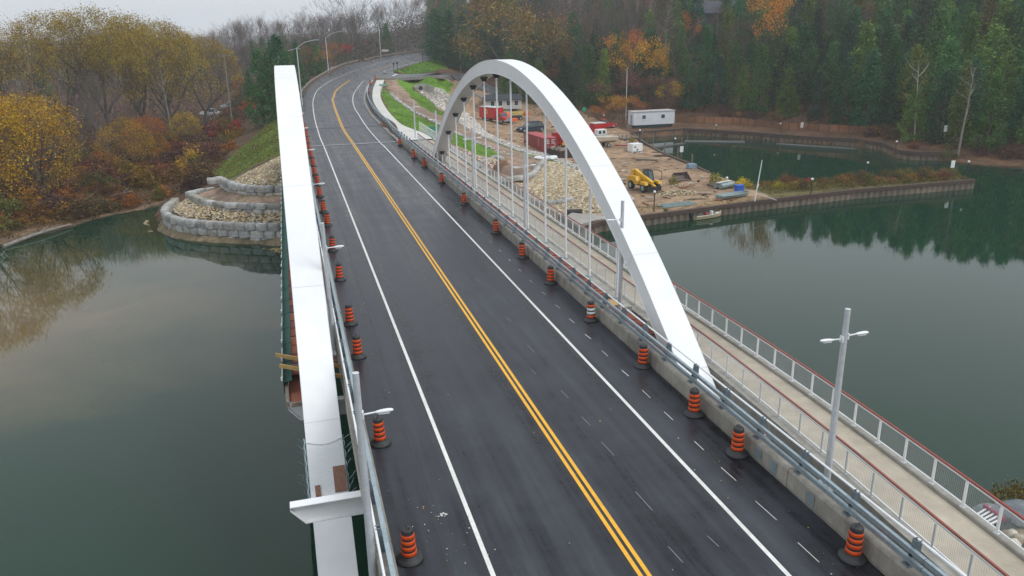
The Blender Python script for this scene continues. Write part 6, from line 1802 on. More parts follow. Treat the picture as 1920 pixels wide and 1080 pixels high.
def dome(co, H, R, zc=.58, zr_=.42):
    """keep limbs inside a rounded crown"""
    co = np.array(co, dtype=float); d = co - np.array([0, 0, zc * H]); k = co[:, 2] > H * .22
    q = np.sqrt((d[:, 0] / R) ** 2 + (d[:, 1] / R) ** 2 + (d[:, 2] / (zr_ * H)) ** 2)
    f = np.where((q > .8) & k, (.8 + .2 * np.tanh((q - .8) / .35)) / np.maximum(q, .01), 1.0)
    return np.array([0, 0, zc * H]) + d * f[:, None]
def dome_shell(n, per, H, R, size, sp, seed, cols, zc=.58, zr_=.42, low=-.25):
    r = np.random.default_rng(seed); th = r.uniform(0, 6.28, n); u = r.uniform(low, 1, n); q = r.uniform(.84, 1.02, n)
    lob = 1 + .13 * np.sin(3 * th + seed + 2 * u) + .10 * np.sin(7 * th + 6 * u) + r.normal(0, .06, n)
    s_ = np.sqrt(np.maximum(0, 1 - u * u))
    C = np.stack([R * q * lob * s_ * np.cos(th), R * q * lob * s_ * np.sin(th), zc * H + zr_ * H * u * q * (1 + .06 * np.sin(5 * th + 2))], -1)
    k = np.repeat(np.arange(n), per); g = r.uniform(.6, 1.35, n); cc = np.array(cols)[r.integers(0, len(cols), n)]
    P_ = C[k] + r.normal(0, sp, (n * per, 3))
    return P_, (cc * g[:, None])[k] * r.uniform(.8, 1.2, (n * per, 1))
def round_tree(seed, H, R, size, per, shell, cols, zc=.58, zr_=.42, low=-.25, soft=.35, **kw):
    mb, tips = branch_tree(seed, H=H, **kw)
    mb.v = [tuple(v) for v in dome(mb.v, H, R, zc, zr_)]
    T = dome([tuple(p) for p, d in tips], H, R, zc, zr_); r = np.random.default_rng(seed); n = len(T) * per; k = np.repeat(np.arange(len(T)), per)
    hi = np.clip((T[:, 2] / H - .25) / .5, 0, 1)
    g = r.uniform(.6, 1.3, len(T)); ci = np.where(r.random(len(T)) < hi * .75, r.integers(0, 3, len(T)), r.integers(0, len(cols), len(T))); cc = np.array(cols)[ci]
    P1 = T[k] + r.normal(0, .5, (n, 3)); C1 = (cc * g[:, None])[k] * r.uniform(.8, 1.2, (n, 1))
    P2, C2 = dome_shell(shell, 16, H, R, size, .62, seed, cols[:4], zc, zr_, low)
    return [('trunk', mb.mesh('trunk', BARK)), ('crown', cards('crown', np.concatenate([P1, P2]), size, np.concatenate([C1, C2]), LEAF, seed))]
PROTO = {}
def proto(kind, name, parts_fn, n):
    PROTO[kind] = []
    for i in range(n): PROTO[kind].append((name, parts_fn(i)))
def cedar_parts(i):
    spec = [dict(R=2.4, round_=.85), dict(R=2.8, round_=.75, lobes=4), dict(R=2.0, round_=1.0), dict(R=2.6, round_=.7, lobes=6), dict(R=2.1, round_=.8, low=.16), dict(R=3.0, round_=.6, low=.1, lobes=3)][i]
    return [('crown', cedar_proto(200 + i, **spec)), ('trunk', trunk_mesh(11.2, .2, seed=i, forks=0))]
proto('cedar', 'cedar_tree', cedar_parts, 6)
TWIG = mat('grey_twigs', (.13, .115, .11), (.075, .065, .06), scale=2, rough=.9)
TWIGB = mat('brown_twigs', (.10, .065, .05), (.055, .036, .03), scale=2, rough=.9)
def retex(me, m): me.materials.clear(); me.materials.append(m); return me
def bare_parts(i):
    mb, tips = branch_tree(300 + i, H=15, spread=(.42, .55, .36)[i % 3], levels=6, r0=.22, trunk_frac=.22, twig=.020, kids=(3, 3, 3, 3, 3, 2), ratio=.74)
    me = mb.mesh('trunk', TWIG)
    r = [('trunk', me), ('crown', crown_from_tips(tips, 1, .22, .35, 300 + i, [(.9, .75, .8), (1.1, .8, .6), (.7, .6, .7)], frac=.6))]
    return r
proto('bare', 'bare_tree', bare_parts, 4)
def autumn_parts(i):
    mb, tips = branch_tree(400 + i, H=(9, 10, 8.5)[i % 3], spread=(.5, .38, .6)[i % 3], levels=5, r0=.14, trunk_frac=.18, twig=.018, kids=(4, 3, 3, 3, 3))
    return [('trunk', mb.mesh('trunk', BARK)), ('crown', crown_from_tips(tips, 13, .28, .42, 400 + i, [(1, 1, 1), (1.15, .9, .8), (.85, .7, .7), (1.1, 1.15, 1.0)]))]
proto('autumn', 'autumn_tree', autumn_parts, 3)
def willow_parts(i):
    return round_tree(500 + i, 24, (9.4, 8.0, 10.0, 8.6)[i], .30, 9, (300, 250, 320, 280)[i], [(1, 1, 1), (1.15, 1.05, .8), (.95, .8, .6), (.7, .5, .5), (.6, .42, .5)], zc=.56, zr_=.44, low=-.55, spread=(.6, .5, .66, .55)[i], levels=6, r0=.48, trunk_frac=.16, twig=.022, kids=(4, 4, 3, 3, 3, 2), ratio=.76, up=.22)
proto('willow', 'willow_tree', willow_parts, 4)
def gold_parts(i):
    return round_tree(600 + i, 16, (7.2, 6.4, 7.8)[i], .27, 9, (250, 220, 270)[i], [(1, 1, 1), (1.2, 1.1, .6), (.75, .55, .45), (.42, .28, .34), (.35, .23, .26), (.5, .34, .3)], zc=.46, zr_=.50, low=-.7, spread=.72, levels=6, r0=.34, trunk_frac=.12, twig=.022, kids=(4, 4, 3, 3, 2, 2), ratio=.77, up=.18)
proto('gold', 'yellow_tree', gold_parts, 3)
def shrub_parts(i):
    r = np.random.default_rng(700 + i); n = (900, 1200, 700, 1000)[i]
    nc = 34; th = r.uniform(0, 6.28, nc); ph = np.arccos(r.uniform(0, 1, nc)); rr = r.uniform(.5, 1, nc)
    C = np.stack([1.3 * rr * np.sin(ph) * np.cos(th), 1.3 * rr * np.sin(ph) * np.sin(th), .25 + (1.5 + .5 * (i % 2)) * rr * np.cos(ph)], -1)
    k = r.integers(0, nc, n); g = r.uniform(.55, 1.4, nc)
    T = np.stack([g, g * r.uniform(.85, 1.1, nc), g], -1)[k]
    me = cards('foliage', C[k] + r.normal(0, .25, (n, 3)), .22, T, LEAF, 700 + i)
    mb = MB()
    for j in range(9):
        a = rng.uniform(0, 6.28); q = rng.uniform(.5, 1.2)
        mb.tube([(0, 0, -.1), (math.cos(a) * q * .4, math.sin(a) * q * .4, .8), (math.cos(a) * q, math.sin(a) * q, rng.uniform(1.3, 2.1))], [.03, .022, .008], 3, caps=False)
    return [('foliage', me), ('stems', mb.mesh('stems', TWIGB))]
proto('shrub', 'shrub', shrub_parts, 4)

def plant(kind, x, y, label, height=None, color=(1, 1, 1), cat=None, group=None, var=None, base=None, z=None, wide=1.0, rz=None):
    name, pts = PROTO[kind][(var if var is not None else rng.randrange(len(PROTO[kind]))) % len(PROTO[kind])]
    nat = {'cedar': 12.0, 'bare': 15.0, 'autumn': 9.0, 'willow': 24.0, 'gold': 16.0, 'shrub': 2.0}[kind]
    s = (height or nat) / nat
    t = thing(base or name, label, cat or ('tree' if kind != 'shrub' else 'shrub'), (x, y, (hz(x, y) if z is None else z) - .1), rng.uniform(0, 6.28) if rz is None else rz, group)
    t.scale = (s * wide, s * wide, s)
    for nm, me in pts:
        o = link(nm, me, t)
        o.color = (*color, 1)
    return t

def jitter(c, a=.28):
    g = 1 + rng.uniform(-a, a); return tuple(max(0, q * g * (1 + rng.uniform(-a * .5, a * .5))) for q in c)
GREEN = [(.050, .150, .045), (.030, .105, .045), (.085, .190, .040), (.055, .135, .035), (.12, .19, .030), (.035, .085, .045)]
OLIVE = [(.15, .14, .04), (.13, .12, .045), (.17, .15, .035)]
BROWNS = [(.20, .085, .055), (.22, .10, .045), (.15, .075, .08), (.19, .11, .075)]
LC = {'front': 'dark green cedar in the front row of the wood behind the basin', 'hill': 'green cedar among many on the wooded hill', 'bare': 'leafless grey tree between the cedars on the hill',
      'far': 'bare hazy tree on the skyline beyond the road', 'left': 'bare brown tree in the wood on the left'}
# dense wood on the right
FRONT = [(56, 203), (63, 194), (72, 181), (84, 173), (94, 159), (99, 147), (104, 135), (106.5, 122), (105, 111), (109, 102), (119, 92), (138, 81), (165, 68), (195, 56)]
fr_ = catmull([Vector((a, b, 0)) for a, b in FRONT], 60)
def ORD(i):
    a = ['', 'first', 'second', 'third', 'fourth', 'fifth', 'sixth', 'seventh', 'eighth', 'ninth', 'tenth', 'eleventh', 'twelfth', 'thirteenth', 'fourteenth', 'fifteenth', 'sixteenth', 'seventeenth', 'eighteenth', 'nineteenth']
    FC[0] += 1; n = FC[0]
    return a[n] if n < 20 else {2: 'twenty-', 3: 'thirty-', 4: 'forty-', 5: 'fifty-'}[n // 10] + (a[n % 10] or 'and-last')
FC = [0]
placed = []
def free(x, y, d): return all((x - a) ** 2 + (y - b) ** 2 > d * d for a, b in placed)
def take(x, y): placed.append((x, y))
take(118, 205); take(112, 198); take(108, 190)
for i, p in enumerate(fr_):
    x, y = p.x + rng.uniform(-1.2, 1.2), p.y + rng.uniform(-1.5, 1.5)
    if not free(x, y, 3.0): continue
    if rng.random() < .86:
        plant('cedar', x, y, 'dark green cedar in the front row of the wood, %s counting from the shed' % ORD(i), rng.uniform(9, 14), jitter(rng.choice(GREEN)), group='cedars in the front row of the wood', wide=rng.uniform(.95, 1.2)); take(x, y)
n_c = n_b = 0
for row in range(1, 17):
    d = row * 5.0 + rng.uniform(-.6, .6)
    step = 3 if row < 6 else 4
    for i in range(0, len(fr_), 1):
        a = fr_[max(0, i - 1)]; b = fr_[min(len(fr_) - 1, i + 1)]; dr = (b - a).normalized(); nrm = Vector((-dr.y, dr.x, 0))
        if nrm.x + nrm.y < 0: nrm = -nrm
        nrm = (nrm + Vector((.25, .55, 0))).normalized()
        x = fr_[i].x + nrm.x * d + rng.uniform(-2, 2); y = fr_[i].y + nrm.y * d + rng.uniform(-2, 2)
        if not free(x, y, 3.9 if row < 5 else 4.8): continue
        # keep to what the picture shows
        v = RM.T @ np.array([x, y, hz(x, y) + 9 - CAM_H]); u_ = 960 + FPX * v[0] / v[2]; w_ = 540 + FPX * v[1] / v[2]
        if not (760 < u_ < 2020 and w_ > -60): continue
        q = rng.random(); left_part = u_ < 1250
        if q < (.46 if left_part and row > 2 else .82):
            if n_c < 225:
                plant('cedar', x, y, LC['hill'], rng.uniform(10, 16), jitter(rng.choice(GREEN + ([OLIVE[0]] if row > 3 else []))), group='cedars on the wooded hill', wide=rng.uniform(.95, 1.25)); n_c += 1; take(x, y)
        elif q < (.88 if left_part else .95):
            if n_b < 120:
                plant('bare', x, y, LC['bare'], rng.uniform(11, 17), jitter(rng.choice(BROWNS), .3), group='leafless trees among the cedars'); n_b += 1; take(x, y)
        elif q < .97:
            plant('autumn', x, y, 'small rust coloured tree in the wood on the hill', rng.uniform(7, 12), jitter(rng.choice([(.20, .11, .035), (.24, .09, .04), (.17, .12, .05), (.16, .13, .05)]), .25), group='rust coloured trees on the hill'); take(x, y)

def at_px(px, py_base, z0=None):
    g_ = G(px, py_base); return g_.x, g_.y
# trees that stand out
def seen_top(px, py, y):
    q = at_depth(px, py, y); return q.x, y, q.z
for px, pt, y, wd, col, kind, lab, var in (
    (1093, 122, 182, 1.0, (.060, .135, .040), 'cedar', 'bright green cone shaped cedar standing alone just right of the arch', 2),
    (1143, 103, 186, .75, (.60, .30, .03), 'autumn', 'small orange yellow tree above the green sign', 1),
    (1197, 100, 178, .95, (.62, .36, .025), 'autumn', 'bright yellow orange tree behind the mast by the trailer', 0),
    (1184, 92, 186, .6, (.60, .20, .06), 'autumn', 'orange red tree top behind the bright yellow tree', 1),
    (1231, 104, 176, .7, (.50, .30, .03), 'autumn', 'yellow tree right behind the left end of the trailer', 2),
    (1432, 36, 160, .62, (.62, .28, .035), 'autumn', 'tall orange tree standing out in the middle of the dark cedars', 1),
    (1292, 42, 196, .55, (.62, .20, .035), 'autumn', 'orange tree high on the hill left of the house roof', 0),
    (1266, 164, 166, .9, (.55, .38, .03), 'autumn', 'little yellow sapling behind the trailer roof', 2),
    (1148, 196, 162, 1.2, (.50, .30, .02), 'autumn', 'yellow orange bush tree by the red pickup', 1),
    (1172, 190, 160, 1.2, (.34, .14, .04), 'autumn', 'rusty bush tree between red pickup and trailer', 2),
    (1120, 205, 166, 1.0, (.50, .20, .03), 'autumn', 'orange bush tree by the green sign', 0),
    (1160, 150, 172, 1.4, (.16, .075, .06), 'autumn', 'purple brown bush tree below the small orange yellow tree', 0),
    (1215, 165, 168, 1.3, (.17, .075, .05), 'autumn', 'purple brown bush tree left of the mast', 1),
    (960, 12, 205, 1.1, (.24, .19, .05), 'autumn', 'olive yellow crowned tree on the slope above the arch top', 1),
    (975, 48, 192, 1.2, (.22, .16, .05), 'autumn', 'small olive tree on the slope above the arch', 2)):
    x, y, zt = seen_top(px, pt, y); hh = zt - hz(x, y)
    if hh > 1.2: plant(kind, x, y, lab, hh * 1.04, col, var=var, wide=wd * (1.0 if hh > 8 else min(1.5, 8 / hh) ** .6)); take(x, y)
# pale trunks that show against the dark wood
def pale_tree(px, pb, h, lean, label, m, fk=6, r0=.16):
    x, y = at_px(px, pb); t = thing('pale_trunk_tree', label, 'tree', (x, y, hz(x, y) - .1))
    link('trunk', trunk_mesh(h, r0, lean, m, seed=int(px), forks=fk), t)
    r = np.random.default_rng(int(px)); n = 260
    c = np.stack([r.normal(lean * h * .1, 1.0, n), r.normal(0, 1.0, n), r.uniform(.72, 1.02, n) * h], -1)
    o = link('crown', cards('crown', c, .2, np.ones((n, 3)) * r.uniform(.7, 1.3, (n, 1)), LEAF, int(px)), t); o.color = (.17, .12, .10, 1)
BIRCH = mat('birch_bark', (.62, .60, .57), (.40, .38, .35), scale=4, rough=.8)
pale_tree(1714, 264, 13.5, -1.0, 'white leaning birch trunk on the far shore', BIRCH, 7, .13)
pale_tree(1796, 293, 14.0, .4, 'tall pale trunk at the water edge right of the birch', BARKL, 6, .20)
pale_tree(1763, 262, 7.0, .1, 'dead stump like trunk between the birch and the tall pale trunk', BARKL, 2, .16)
pale_tree(1084, 140, 19, .2, 'tall forked pale trunk above the lone green cedar', BARKL, 9, .2)
pale_tree(1240, 165, 20, .5, 'many stemmed pale bare tree above the trailer', BARKL, 12, .2)
pale_tree(988, 128, 17, .0, 'thin straight pale trunk above the top of the arch', BARKL, 4, .16)
pale_tree(864, 136, 12, .0, 'thin pale trunk beside the side road junction', BARKL, 3, .13)
pale_tree(1340, 130, 15, .0, 'bare grey trunk below the house roof', BARKL, 4, .16)
# block of dark trees where the road goes out of sight
CLUMP = ['first from the left where the road goes out of sight', 'second from the left where the road goes out of sight', 'behind the thin pale trunk at the junction', 'leftmost beyond the end of the grass island', 'by the bend of the side road',
         'on the slope above the side road', 'above the arch crown, left of its highest point', 'above the highest point of the arch', 'behind the first two at the end of the road', 'behind the trunk at the junction, in the second row', 'second row above the side road bend',
         'at the far left edge of the hill wood', 'second row above the highest point of the arch', 'above the right shoulder of the arch', 'beside the right shoulder of the arch, lower on the slope', 'between the arch shoulder and the lone green cedar', 'right behind the arch crown, near its rim', 'near the junction']
for px, pb, h in ((838, 124, 12), (850, 128, 10), (868, 129, 11), (832, 116, 13), (885, 131, 9), (905, 128, 12), (925, 131, 13), (950, 134, 12), (845, 116, 15), (870, 120, 15), (895, 120, 15), (826, 112, 13), (935, 124, 14), (1010, 150, 12), (1035, 165, 11), (1060, 178, 9), (980, 140, 12)):
    x, y = at_px(px, pb)
    if free(x, y, 1.5): plant('cedar', x, y, 'dark cedar %s' % CLUMP.pop(0), h, jitter(GREEN[1]), group='cedars by the junction', wide=1.25); take(x, y)

# upper hill
for k in range(900):
    x = rng.uniform(48, 230); y = rng.uniform(215, 400)
    if y < 1.0 * (290 - x): continue
    if not free(x, y, 6.2): continue
    v = RM.T @ np.array([x, y, hz(x, y) + 12 - CAM_H]); u_ = 960 + FPX * v[0] / v[2]; w_ = 540 + FPX * v[1] / v[2]
    if not (800 < u_ < 1960 and w_ > -50): continue
    q = rng.random()
    if q < .35 and n_c < 290: plant('cedar', x, y, 'hazy green cedar high on the hill', rng.uniform(11, 16), jitter(rng.choice(GREEN)), group='cedars high on the hill', wide=1.25); n_c += 1
    elif q < .86 and n_b < 190: plant('bare', x, y, 'hazy leafless tree high on the hill', rng.uniform(12, 17), jitter(rng.choice(BROWNS), .3), group='leafless trees high on the hill'); n_b += 1
    else: plant('autumn', x, y, 'hazy rust coloured tree high on the hill', rng.uniform(9, 13), jitter(rng.choice([(.28, .12, .05), (.22, .13, .06), (.2, .09, .08)]), .25), group='rust coloured trees high on the hill')
    take(x, y)

# far skyline beyond the road, left and middle
for k in range(210):
    x = rng.uniform(-95, 62); y = rng.uniform(262, 360) + max(0, -x * .1)
    if dist_poly(np.array([x]), np.array([y]), ROADPOLY)[0] < 6 or inpoly(np.array([x]), np.array([y]), ROADPOLY)[0] or not free(x, y, 3.6): continue
    take(x, y)
    if rng.random() < .22: plant('cedar', x, y, 'hazy dark evergreen beyond the bend', rng.uniform(8, 12), jitter(GREEN[0]), group='hazy evergreens beyond the bend', wide=1.2)
    else: plant('bare', x, y, LC['far'], rng.uniform(12, 17), jitter(rng.choice(BROWNS), .3), group='hazy bare trees on the skyline')
for px, pb, h in ((680, 112, 20), (700, 112, 18), (790, 97, 19), (660, 112, 15), (725, 106, 14)):
    g_ = rd(px, pb); plant('bare', g_.x - 4, g_.y + 10, 'tall bare tree standing up from the hazy skyline', h, (.15, .11, .10), group='tall bare trees on the skyline')
# outside of the bend
for px, pb, kind, h, col, lab in ((496, 215, 'cedar', 13, GREEN[0], 'dark evergreen left of the arch top, beside the street light'), (530, 190, 'cedar', 13.5, GREEN[1], 'dark evergreen directly behind the left arch top'), (550, 175, 'cedar', 12, GREEN[0], 'dark evergreen just right of the left arch top'),
    (515, 205, 'cedar', 11, GREEN[3], 'second dark evergreen close to the left arch'), (590, 150, 'cedar', 10, GREEN[0], 'evergreen outside the bend between two street lights'), (575, 165, 'cedar', 10, GREEN[2], 'evergreen next to the guard rail behind the nearest street light'),
    (635, 132, 'autumn', 5, (.36, .20, .05), 'orange brown bush tree outside the guard rail'), (650, 126, 'autumn', 5, (.30, .16, .06), 'tan bush tree outside the guard rail'), (668, 120, 'autumn', 4.5, (.36, .05, .04), 'red bush tree outside the guard rail'),
    (606, 142, 'autumn', 6, (.20, .14, .05), 'olive bush tree outside the bend'), (545, 195, 'autumn', 5, (.16, .08, .05), 'brown bush tree outside the bend')):
    g_ = rd(px, pb); x, y = g_.x - 3.5, g_.y + 2
    if px <= 530: x, y = at_px(px, pb + 20)
    plant(kind, x, y, lab, h, jitter(col, .1))
for k in range(110):
    u = rng.random(); i = 8 + int(u * 42); a = EDGE_L[i]; b = EDGE_L[i + 1]; d = (b - a).normalized(); n_ = Vector((-d.y, d.x, 0))
    dd = rng.uniform(3.5, 30); x, y = a.x + n_.x * dd, a.y + n_.y * dd
    if y < 205 or not free(x, y, 3): continue
    take(x, y); c = rng.random()
    if c < .45: plant('cedar', x, y, 'evergreen in the belt outside the bend', rng.uniform(7, 11), jitter(rng.choice(GREEN)), group='evergreens outside the bend', wide=1.15)
    else: plant('bare', x, y, 'bare tree in the belt outside the bend', rng.uniform(9, 14), jitter(rng.choice(BROWNS), .3), group='bare trees outside the bend')

# left: the big olive crowns
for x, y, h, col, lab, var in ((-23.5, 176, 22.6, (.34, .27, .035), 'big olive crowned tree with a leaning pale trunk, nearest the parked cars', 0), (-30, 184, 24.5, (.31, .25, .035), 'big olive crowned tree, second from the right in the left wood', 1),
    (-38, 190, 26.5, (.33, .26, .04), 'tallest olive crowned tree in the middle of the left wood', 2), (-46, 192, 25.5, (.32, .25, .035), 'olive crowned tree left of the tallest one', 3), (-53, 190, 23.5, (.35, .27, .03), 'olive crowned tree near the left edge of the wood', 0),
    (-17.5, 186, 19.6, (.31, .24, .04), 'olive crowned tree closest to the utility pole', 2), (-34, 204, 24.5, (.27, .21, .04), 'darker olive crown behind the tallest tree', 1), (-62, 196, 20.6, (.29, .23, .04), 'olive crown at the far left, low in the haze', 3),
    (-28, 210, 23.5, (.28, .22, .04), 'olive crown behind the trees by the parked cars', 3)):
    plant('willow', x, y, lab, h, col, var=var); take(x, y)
for px, pb, h, lean, lab in ((325, 262, 18, -.4, 'long pale trunk in the left wood, right of two'), (262, 240, 17, .1, 'long pale trunk in the left wood, left of two'), (288, 272, 6, 0, 'thin dead stem in the clearing of the left wood')):
    pale_tree(px, pb, h, lean, lab, BARKL, 8 if h > 10 else 1, .2 if h > 10 else .06)
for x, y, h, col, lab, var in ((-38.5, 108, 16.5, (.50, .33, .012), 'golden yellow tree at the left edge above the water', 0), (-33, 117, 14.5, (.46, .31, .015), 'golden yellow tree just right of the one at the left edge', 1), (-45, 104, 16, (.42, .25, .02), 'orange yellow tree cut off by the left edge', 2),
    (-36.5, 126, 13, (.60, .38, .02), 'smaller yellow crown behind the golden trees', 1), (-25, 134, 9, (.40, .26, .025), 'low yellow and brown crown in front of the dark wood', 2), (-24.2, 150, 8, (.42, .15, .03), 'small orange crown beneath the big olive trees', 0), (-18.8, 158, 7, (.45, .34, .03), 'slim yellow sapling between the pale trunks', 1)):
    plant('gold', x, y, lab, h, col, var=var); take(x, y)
for k in range(75):
    x = rng.uniform(-85, -13); y = rng.uniform(118, 250)
    if y < 165 and x > -27: continue
    if 200 < y < 236 and -26 < x: continue
    if not free(x, y, 3.6): continue
    take(x, y); plant('bare', x, y, LC['left'], rng.uniform(8, 15), jitter(rng.choice(BROWNS + [(.17, .09, .04)]), .3), group='bare brown trees in the left wood')

# shrubs: left bank scrub, embankment foot, spit, yard edge
SC = [(.16, .08, .028), (.24, .13, .022), (.12, .045, .035), (.30, .17, .018), (.10, .065, .025), (.20, .06, .025), (.12, .12, .025), (.30, .12, .018), (.09, .04, .035), (.11, .07, .03)]
def shrubs(pts_fn, n, cols, label, group, hr=(1.2, 2.6), sep=1.1, wide=1.2):
    c = 0
    for k in range(n * 6):
        if c >= n: break
        x, y = pts_fn()
        if not free(x, y, sep): continue
        h = hz(x, y)
        if h < -8.0: continue
        take(x, y); c += 1
        plant('shrub', x, y, label, rng.uniform(*hr), jitter(rng.choice(cols), .3), group=group, wide=wide)
def in_box(x0, x1, y0, y1): return lambda: (rng.uniform(x0, x1), rng.uniform(y0, y1))
def left_scrub():
    y = rng.uniform(96, 172); x = rng.uniform(-48, -12)
    if y < 100 and x > -31: return (-1000, -1000)
    if x > -19 and y < 112.5: return (-1000, -1000)
    return x, y
_hz = hz
shrubs(left_scrub, 175, SC, 'brown autumn shrub in the thicket on the left bank', 'shrubs in the left thicket', (1.3, 3.0), 1.5, 1.35)
def shore():
    u = rng.random(); a = [(-70, 84), (-45, 91), (-33, 96), (-30.5, 99.5), (-27.5, 102), (-24, 107.5), (-20, 109.5)]; k = min(5, int(u * 6)); t_ = u * 6 - k
    return a[k][0] + (a[k + 1][0] - a[k][0]) * t_ - rng.uniform(.3, 3.5), a[k][1] + (a[k + 1][1] - a[k][1]) * t_ + rng.uniform(.3, 3.5)
shrubs(shore, 55, SC, 'low rusty shrub hugging the left shoreline', 'shrubs along the left shore', (.8, 1.8), .9, 1.4)
shrubs(in_box(-15, -9.5, 135, 215), 34, SC, 'shrub along the foot of the left road embankment', 'shrubs at the foot of the embankment', (1.0, 2.2), 1.2)
shrubs(in_box(59, 86.6, 84.2, 89), 40, [(.22, .15, .03), (.14, .13, .03), (.20, .09, .035), (.12, .08, .04), (.28, .22, .03)], 'low shrub on the planted spit', 'shrubs on the spit', (.7, 1.5), .9)
fbi = [0]
def fence_band():
    i = rng.randrange(4, 58); p = fr_[i]; return p.x - rng.uniform(1, 4.5), p.y - rng.uniform(.5, 3.5)
shrubs(fence_band, 60, [(.15, .08, .045), (.24, .14, .03), (.12, .06, .05), (.10, .11, .04), (.2, .08, .04)], 'undergrowth shrub at the foot of the wood', 'shrubs at the foot of the wood', (.9, 2.2), 1.2)
for px, pb, col, h, lab in ((400, 268, (.50, .02, .025), 2.2, 'bright red sumac shrub in the left scrub'), (362, 318, (.42, .28, .025), 3.2, 'yellow shrub at the end of the left embankment'), (372, 300, (.38, .25, .03), 2.6, 'second yellow shrub behind the one on the embankment end'),
    (449, 160, (.45, .03, .03), 3.0, 'red shrub by the gravel road on the left'), (440, 168, (.40, .04, .03), 2.4, 'smaller red shrub by the gravel road'), (470, 205, (.50, .07, .03), 2.6, 'orange red shrub close to the left arch'), (443, 242, (.42, .03, .04), 1.8, 'crimson shrub at the foot of the utility pole'),
    (408, 290, (.48, .12, .02), 1.2, 'small orange shrub in the grass below the red one'), (430, 258, (.22, .22, .03), 1.5, 'green yellow shrub under the marker posts'), (342, 275, (.24, .18, .03), 2.4, 'olive shrub beneath the right pale trunk'), (255, 262, (.24, .20, .035), 2.2, 'olive shrub beneath the left pale trunk'),
    (300, 375, (.13, .15, .03), 1.6, 'green shrub beside the lowest stone wall'), (1262, 345, (.25, .24, .03), 1.0, 'yellow green weed by the dock floats') , (1343, 345, (.24, .25, .03), 1.8, 'yellow green shrub behind the dock floats'), (1393, 352, (.60, .46, .02), 1.6, 'bright yellow shrub by the blue bin'),
    (1248, 398, (.16, .17, .03), .5, 'low green weed on the quay by the black post'), (1187, 268, (.30, .24, .05), 1.4, 'yellow shrub on the basin edge'), (1460, 355, (.40, .34, .03), 1.3, 'yellow shrub where the spit begins'), (1515, 345, (.55, .03, .02), .8, 'little red shrub on the spit')):
    x, y = at_px(px, pb); plant('shrub', x, y, lab, h, col)
x, y, z = P(1908, 955, -6.9)
plant('shrub', x + .4, y + .6, 'leafy olive weed on the near bank behind the boulders', 1.5, (.16, .13, .03), z=-7.4)

# ground litter, dead grass and brush that nobody could count
def brush(name, n, fn, cols, size, seed, hmax=.5):
    r = np.random.default_rng(seed); x, y = fn(r, n); h = height(x, y, raw=False)
    k = h > -8.05
    if name == 'far_brush': k &= (dist_poly(x, y, ROADPOLY) > 3.0) & ~inpoly(x, y, ROADPOLY)
    x, y, h = x[k], y[k], h[k]
    c = np.array(cols)[r.integers(0, len(cols), len(x))] * r.uniform(.6, 1.4, (len(x), 1))
    return link(name, cards(name, np.stack([x, y, h + r.uniform(0, hmax, len(x))], -1), size, c, BRUSHM, seed, aspect=.5), kind='stuff')
def u_box(x0, x1, y0, y1): return lambda r, n: (r.uniform(x0, x1, n), r.uniform(y0, y1, n))
def no_wall(fn):
    def g_(r, n):
        x, y = fn(r, n); k = ~((x > -17.5) & (y < 112)) & ~inpoly(x, y, [(p[0], p[1]) for p in ZONES[1][0]]); return x[k], y[k]
    return g_
brush('undergrowth', 60000, no_wall(u_box(-62, -10, 88, 180)), [(.13, .065, .022), (.20, .11, .02), (.09, .04, .03), (.22, .13, .018), (.07, .05, .022), (.13, .10, .022)], .30, 31, .9)
brush('undergrowth', 26000, no_wall(u_box(-80, -8, 170, 260)), [(.12, .07, .045), (.15, .09, .04), (.10, .06, .05)], .45, 32, 1.2)
def forest_floor(r, n):
    x = r.uniform(56, 175, n); y = r.uniform(75, 230, n); h = height(x, y, raw=True); k = (h > -6.3) & (x + .8 * y > 190); return x[k], y[k]
brush('undergrowth', 60000, forest_floor, [(.14, .07, .035), (.20, .09, .035), (.10, .05, .03), (.12, .09, .035), (.09, .10, .035)], .38, 33, .7)
brush('far_brush', 45000, u_box(-40, 110, 262, 400), [(.13, .09, .08), (.10, .08, .08), (.15, .10, .06), (.07, .09, .06)], .9, 36, 6.5)
brush('far_brush', 20000, u_box(-14, 6, 205, 262), [(.13, .08, .05), (.10, .07, .06), (.16, .10, .04), (.06, .08, .04)], .5, 37, 2.5)
def spit_fn(r, n): return r.uniform(56.5, 86.9, n), r.uniform(83.4, 89.3, n)
brush('spit_grass', 9000, spit_fn, [(.16, .14, .035), (.12, .13, .03), (.20, .13, .035), (.16, .08, .035), (.10, .12, .03)], .22, 34, .55)
def quay_fn(r, n): return r.uniform(38, 57, n), 79.6 + (r.uniform(38, 57, n) - 38) * .12 + np.abs(r.normal(0, .5, n)) + .3
brush('quay_grass', 2500, quay_fn, [(.13, .15, .03), (.28, .22, .04), (.10, .13, .03)], .12, 35, .12)
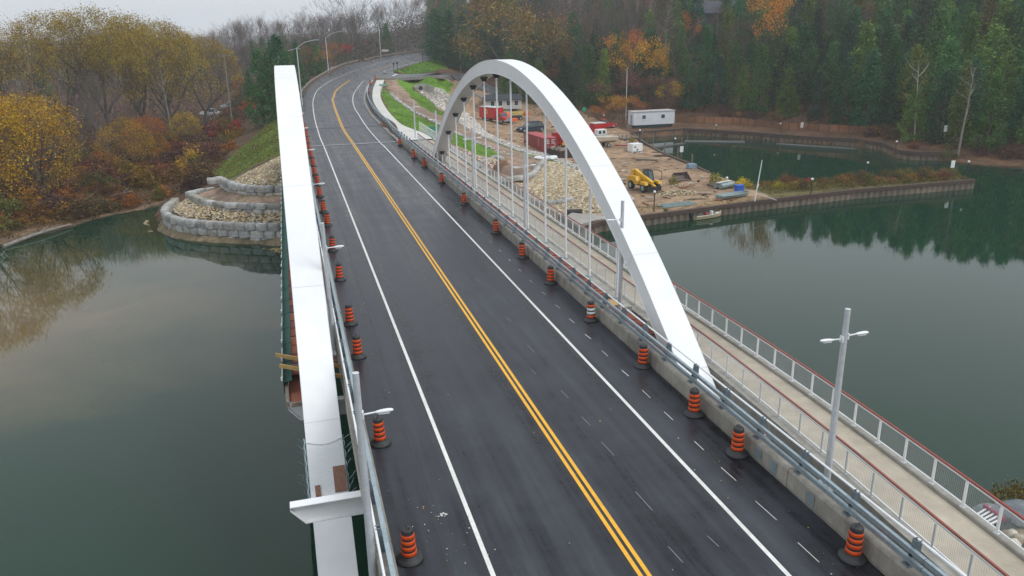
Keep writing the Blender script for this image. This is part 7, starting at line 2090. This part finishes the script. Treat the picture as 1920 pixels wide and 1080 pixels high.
def lawn(zi, n, seed, cols, hm=.10, size=.13):
    poly = [(p[0], p[1]) for p in ZONES[zi][0]]; xs = [p[0] for p in poly]; ys = [p[1] for p in poly]
    def fn(r, m):
        x = r.uniform(min(xs), max(xs), m); y = r.uniform(min(ys), max(ys), m); k = inpoly(x, y, poly); return x[k], y[k]
    brush('lawn_grass', n, fn, cols, size, seed, hm)
LG = [(.10, .21, .016), (.13, .23, .02), (.08, .17, .015), (.19, .25, .03)]
lawn(1, 26000, 41, [(.09, .14, .03), (.12, .15, .03), (.16, .13, .04), (.08, .15, .025), (.22, .12, .04)], .25, .22)
lawn(2, 22000, 42, LG); lawn(4, 18000, 43, LG + [(.13, .14, .04)], .14, .16); lawn(8, 16000, 44, LG, .15, .22)
# fallen logs on the left shore
for (a, b, r0, lab) in (((8, 466), (135, 425), .22, 'long grey fallen log along the left shore'), ((150, 270), (265, 262), .16, 'fallen grey log in the clearing of the left wood'), ((135, 395), (205, 350), .10, 'dead branch lying above the left shore'), ((205, 372), (255, 362), .12, 'washed up log beside the inlet')):
    p = G(*a); q = G(*b); t = thing('fallen_log', lab, 'log', tuple(p))
    m_ = (p + q) / 2 + Vector((0, 0, .35)); MB().tube(catmull([p + Vector((0, 0, .15)), m_, q + Vector((0, 0, .2))], 8), [r0 * (1 - .08 * i) for i in range(8)], 7).tube([m_, m_ + Vector((.8, 1.2, .6))], [r0 * .5, .02], 5).build('trunk', BARKL, t, world=True)
# ------------------------------------------------------------------ haze
hm = bpy.data.materials.new('haze'); hm.use_nodes = True
hn = hm.node_tree; hn.nodes.clear()
pv = hn.nodes.new('ShaderNodeVolumePrincipled')
pv.inputs['Color'].default_value = (.93, .965, 1.0, 1)
pv.inputs['Density'].default_value = .00034
pv.inputs['Anisotropy'].default_value = .15
ho = hn.nodes.new('ShaderNodeOutputMaterial')
hn.links.new(pv.outputs[0], ho.inputs['Volume'])
hb = MB().box(-1600, 1600, -400, 2500, -12, 75)
hb.build('haze', hm, kind='stuff')
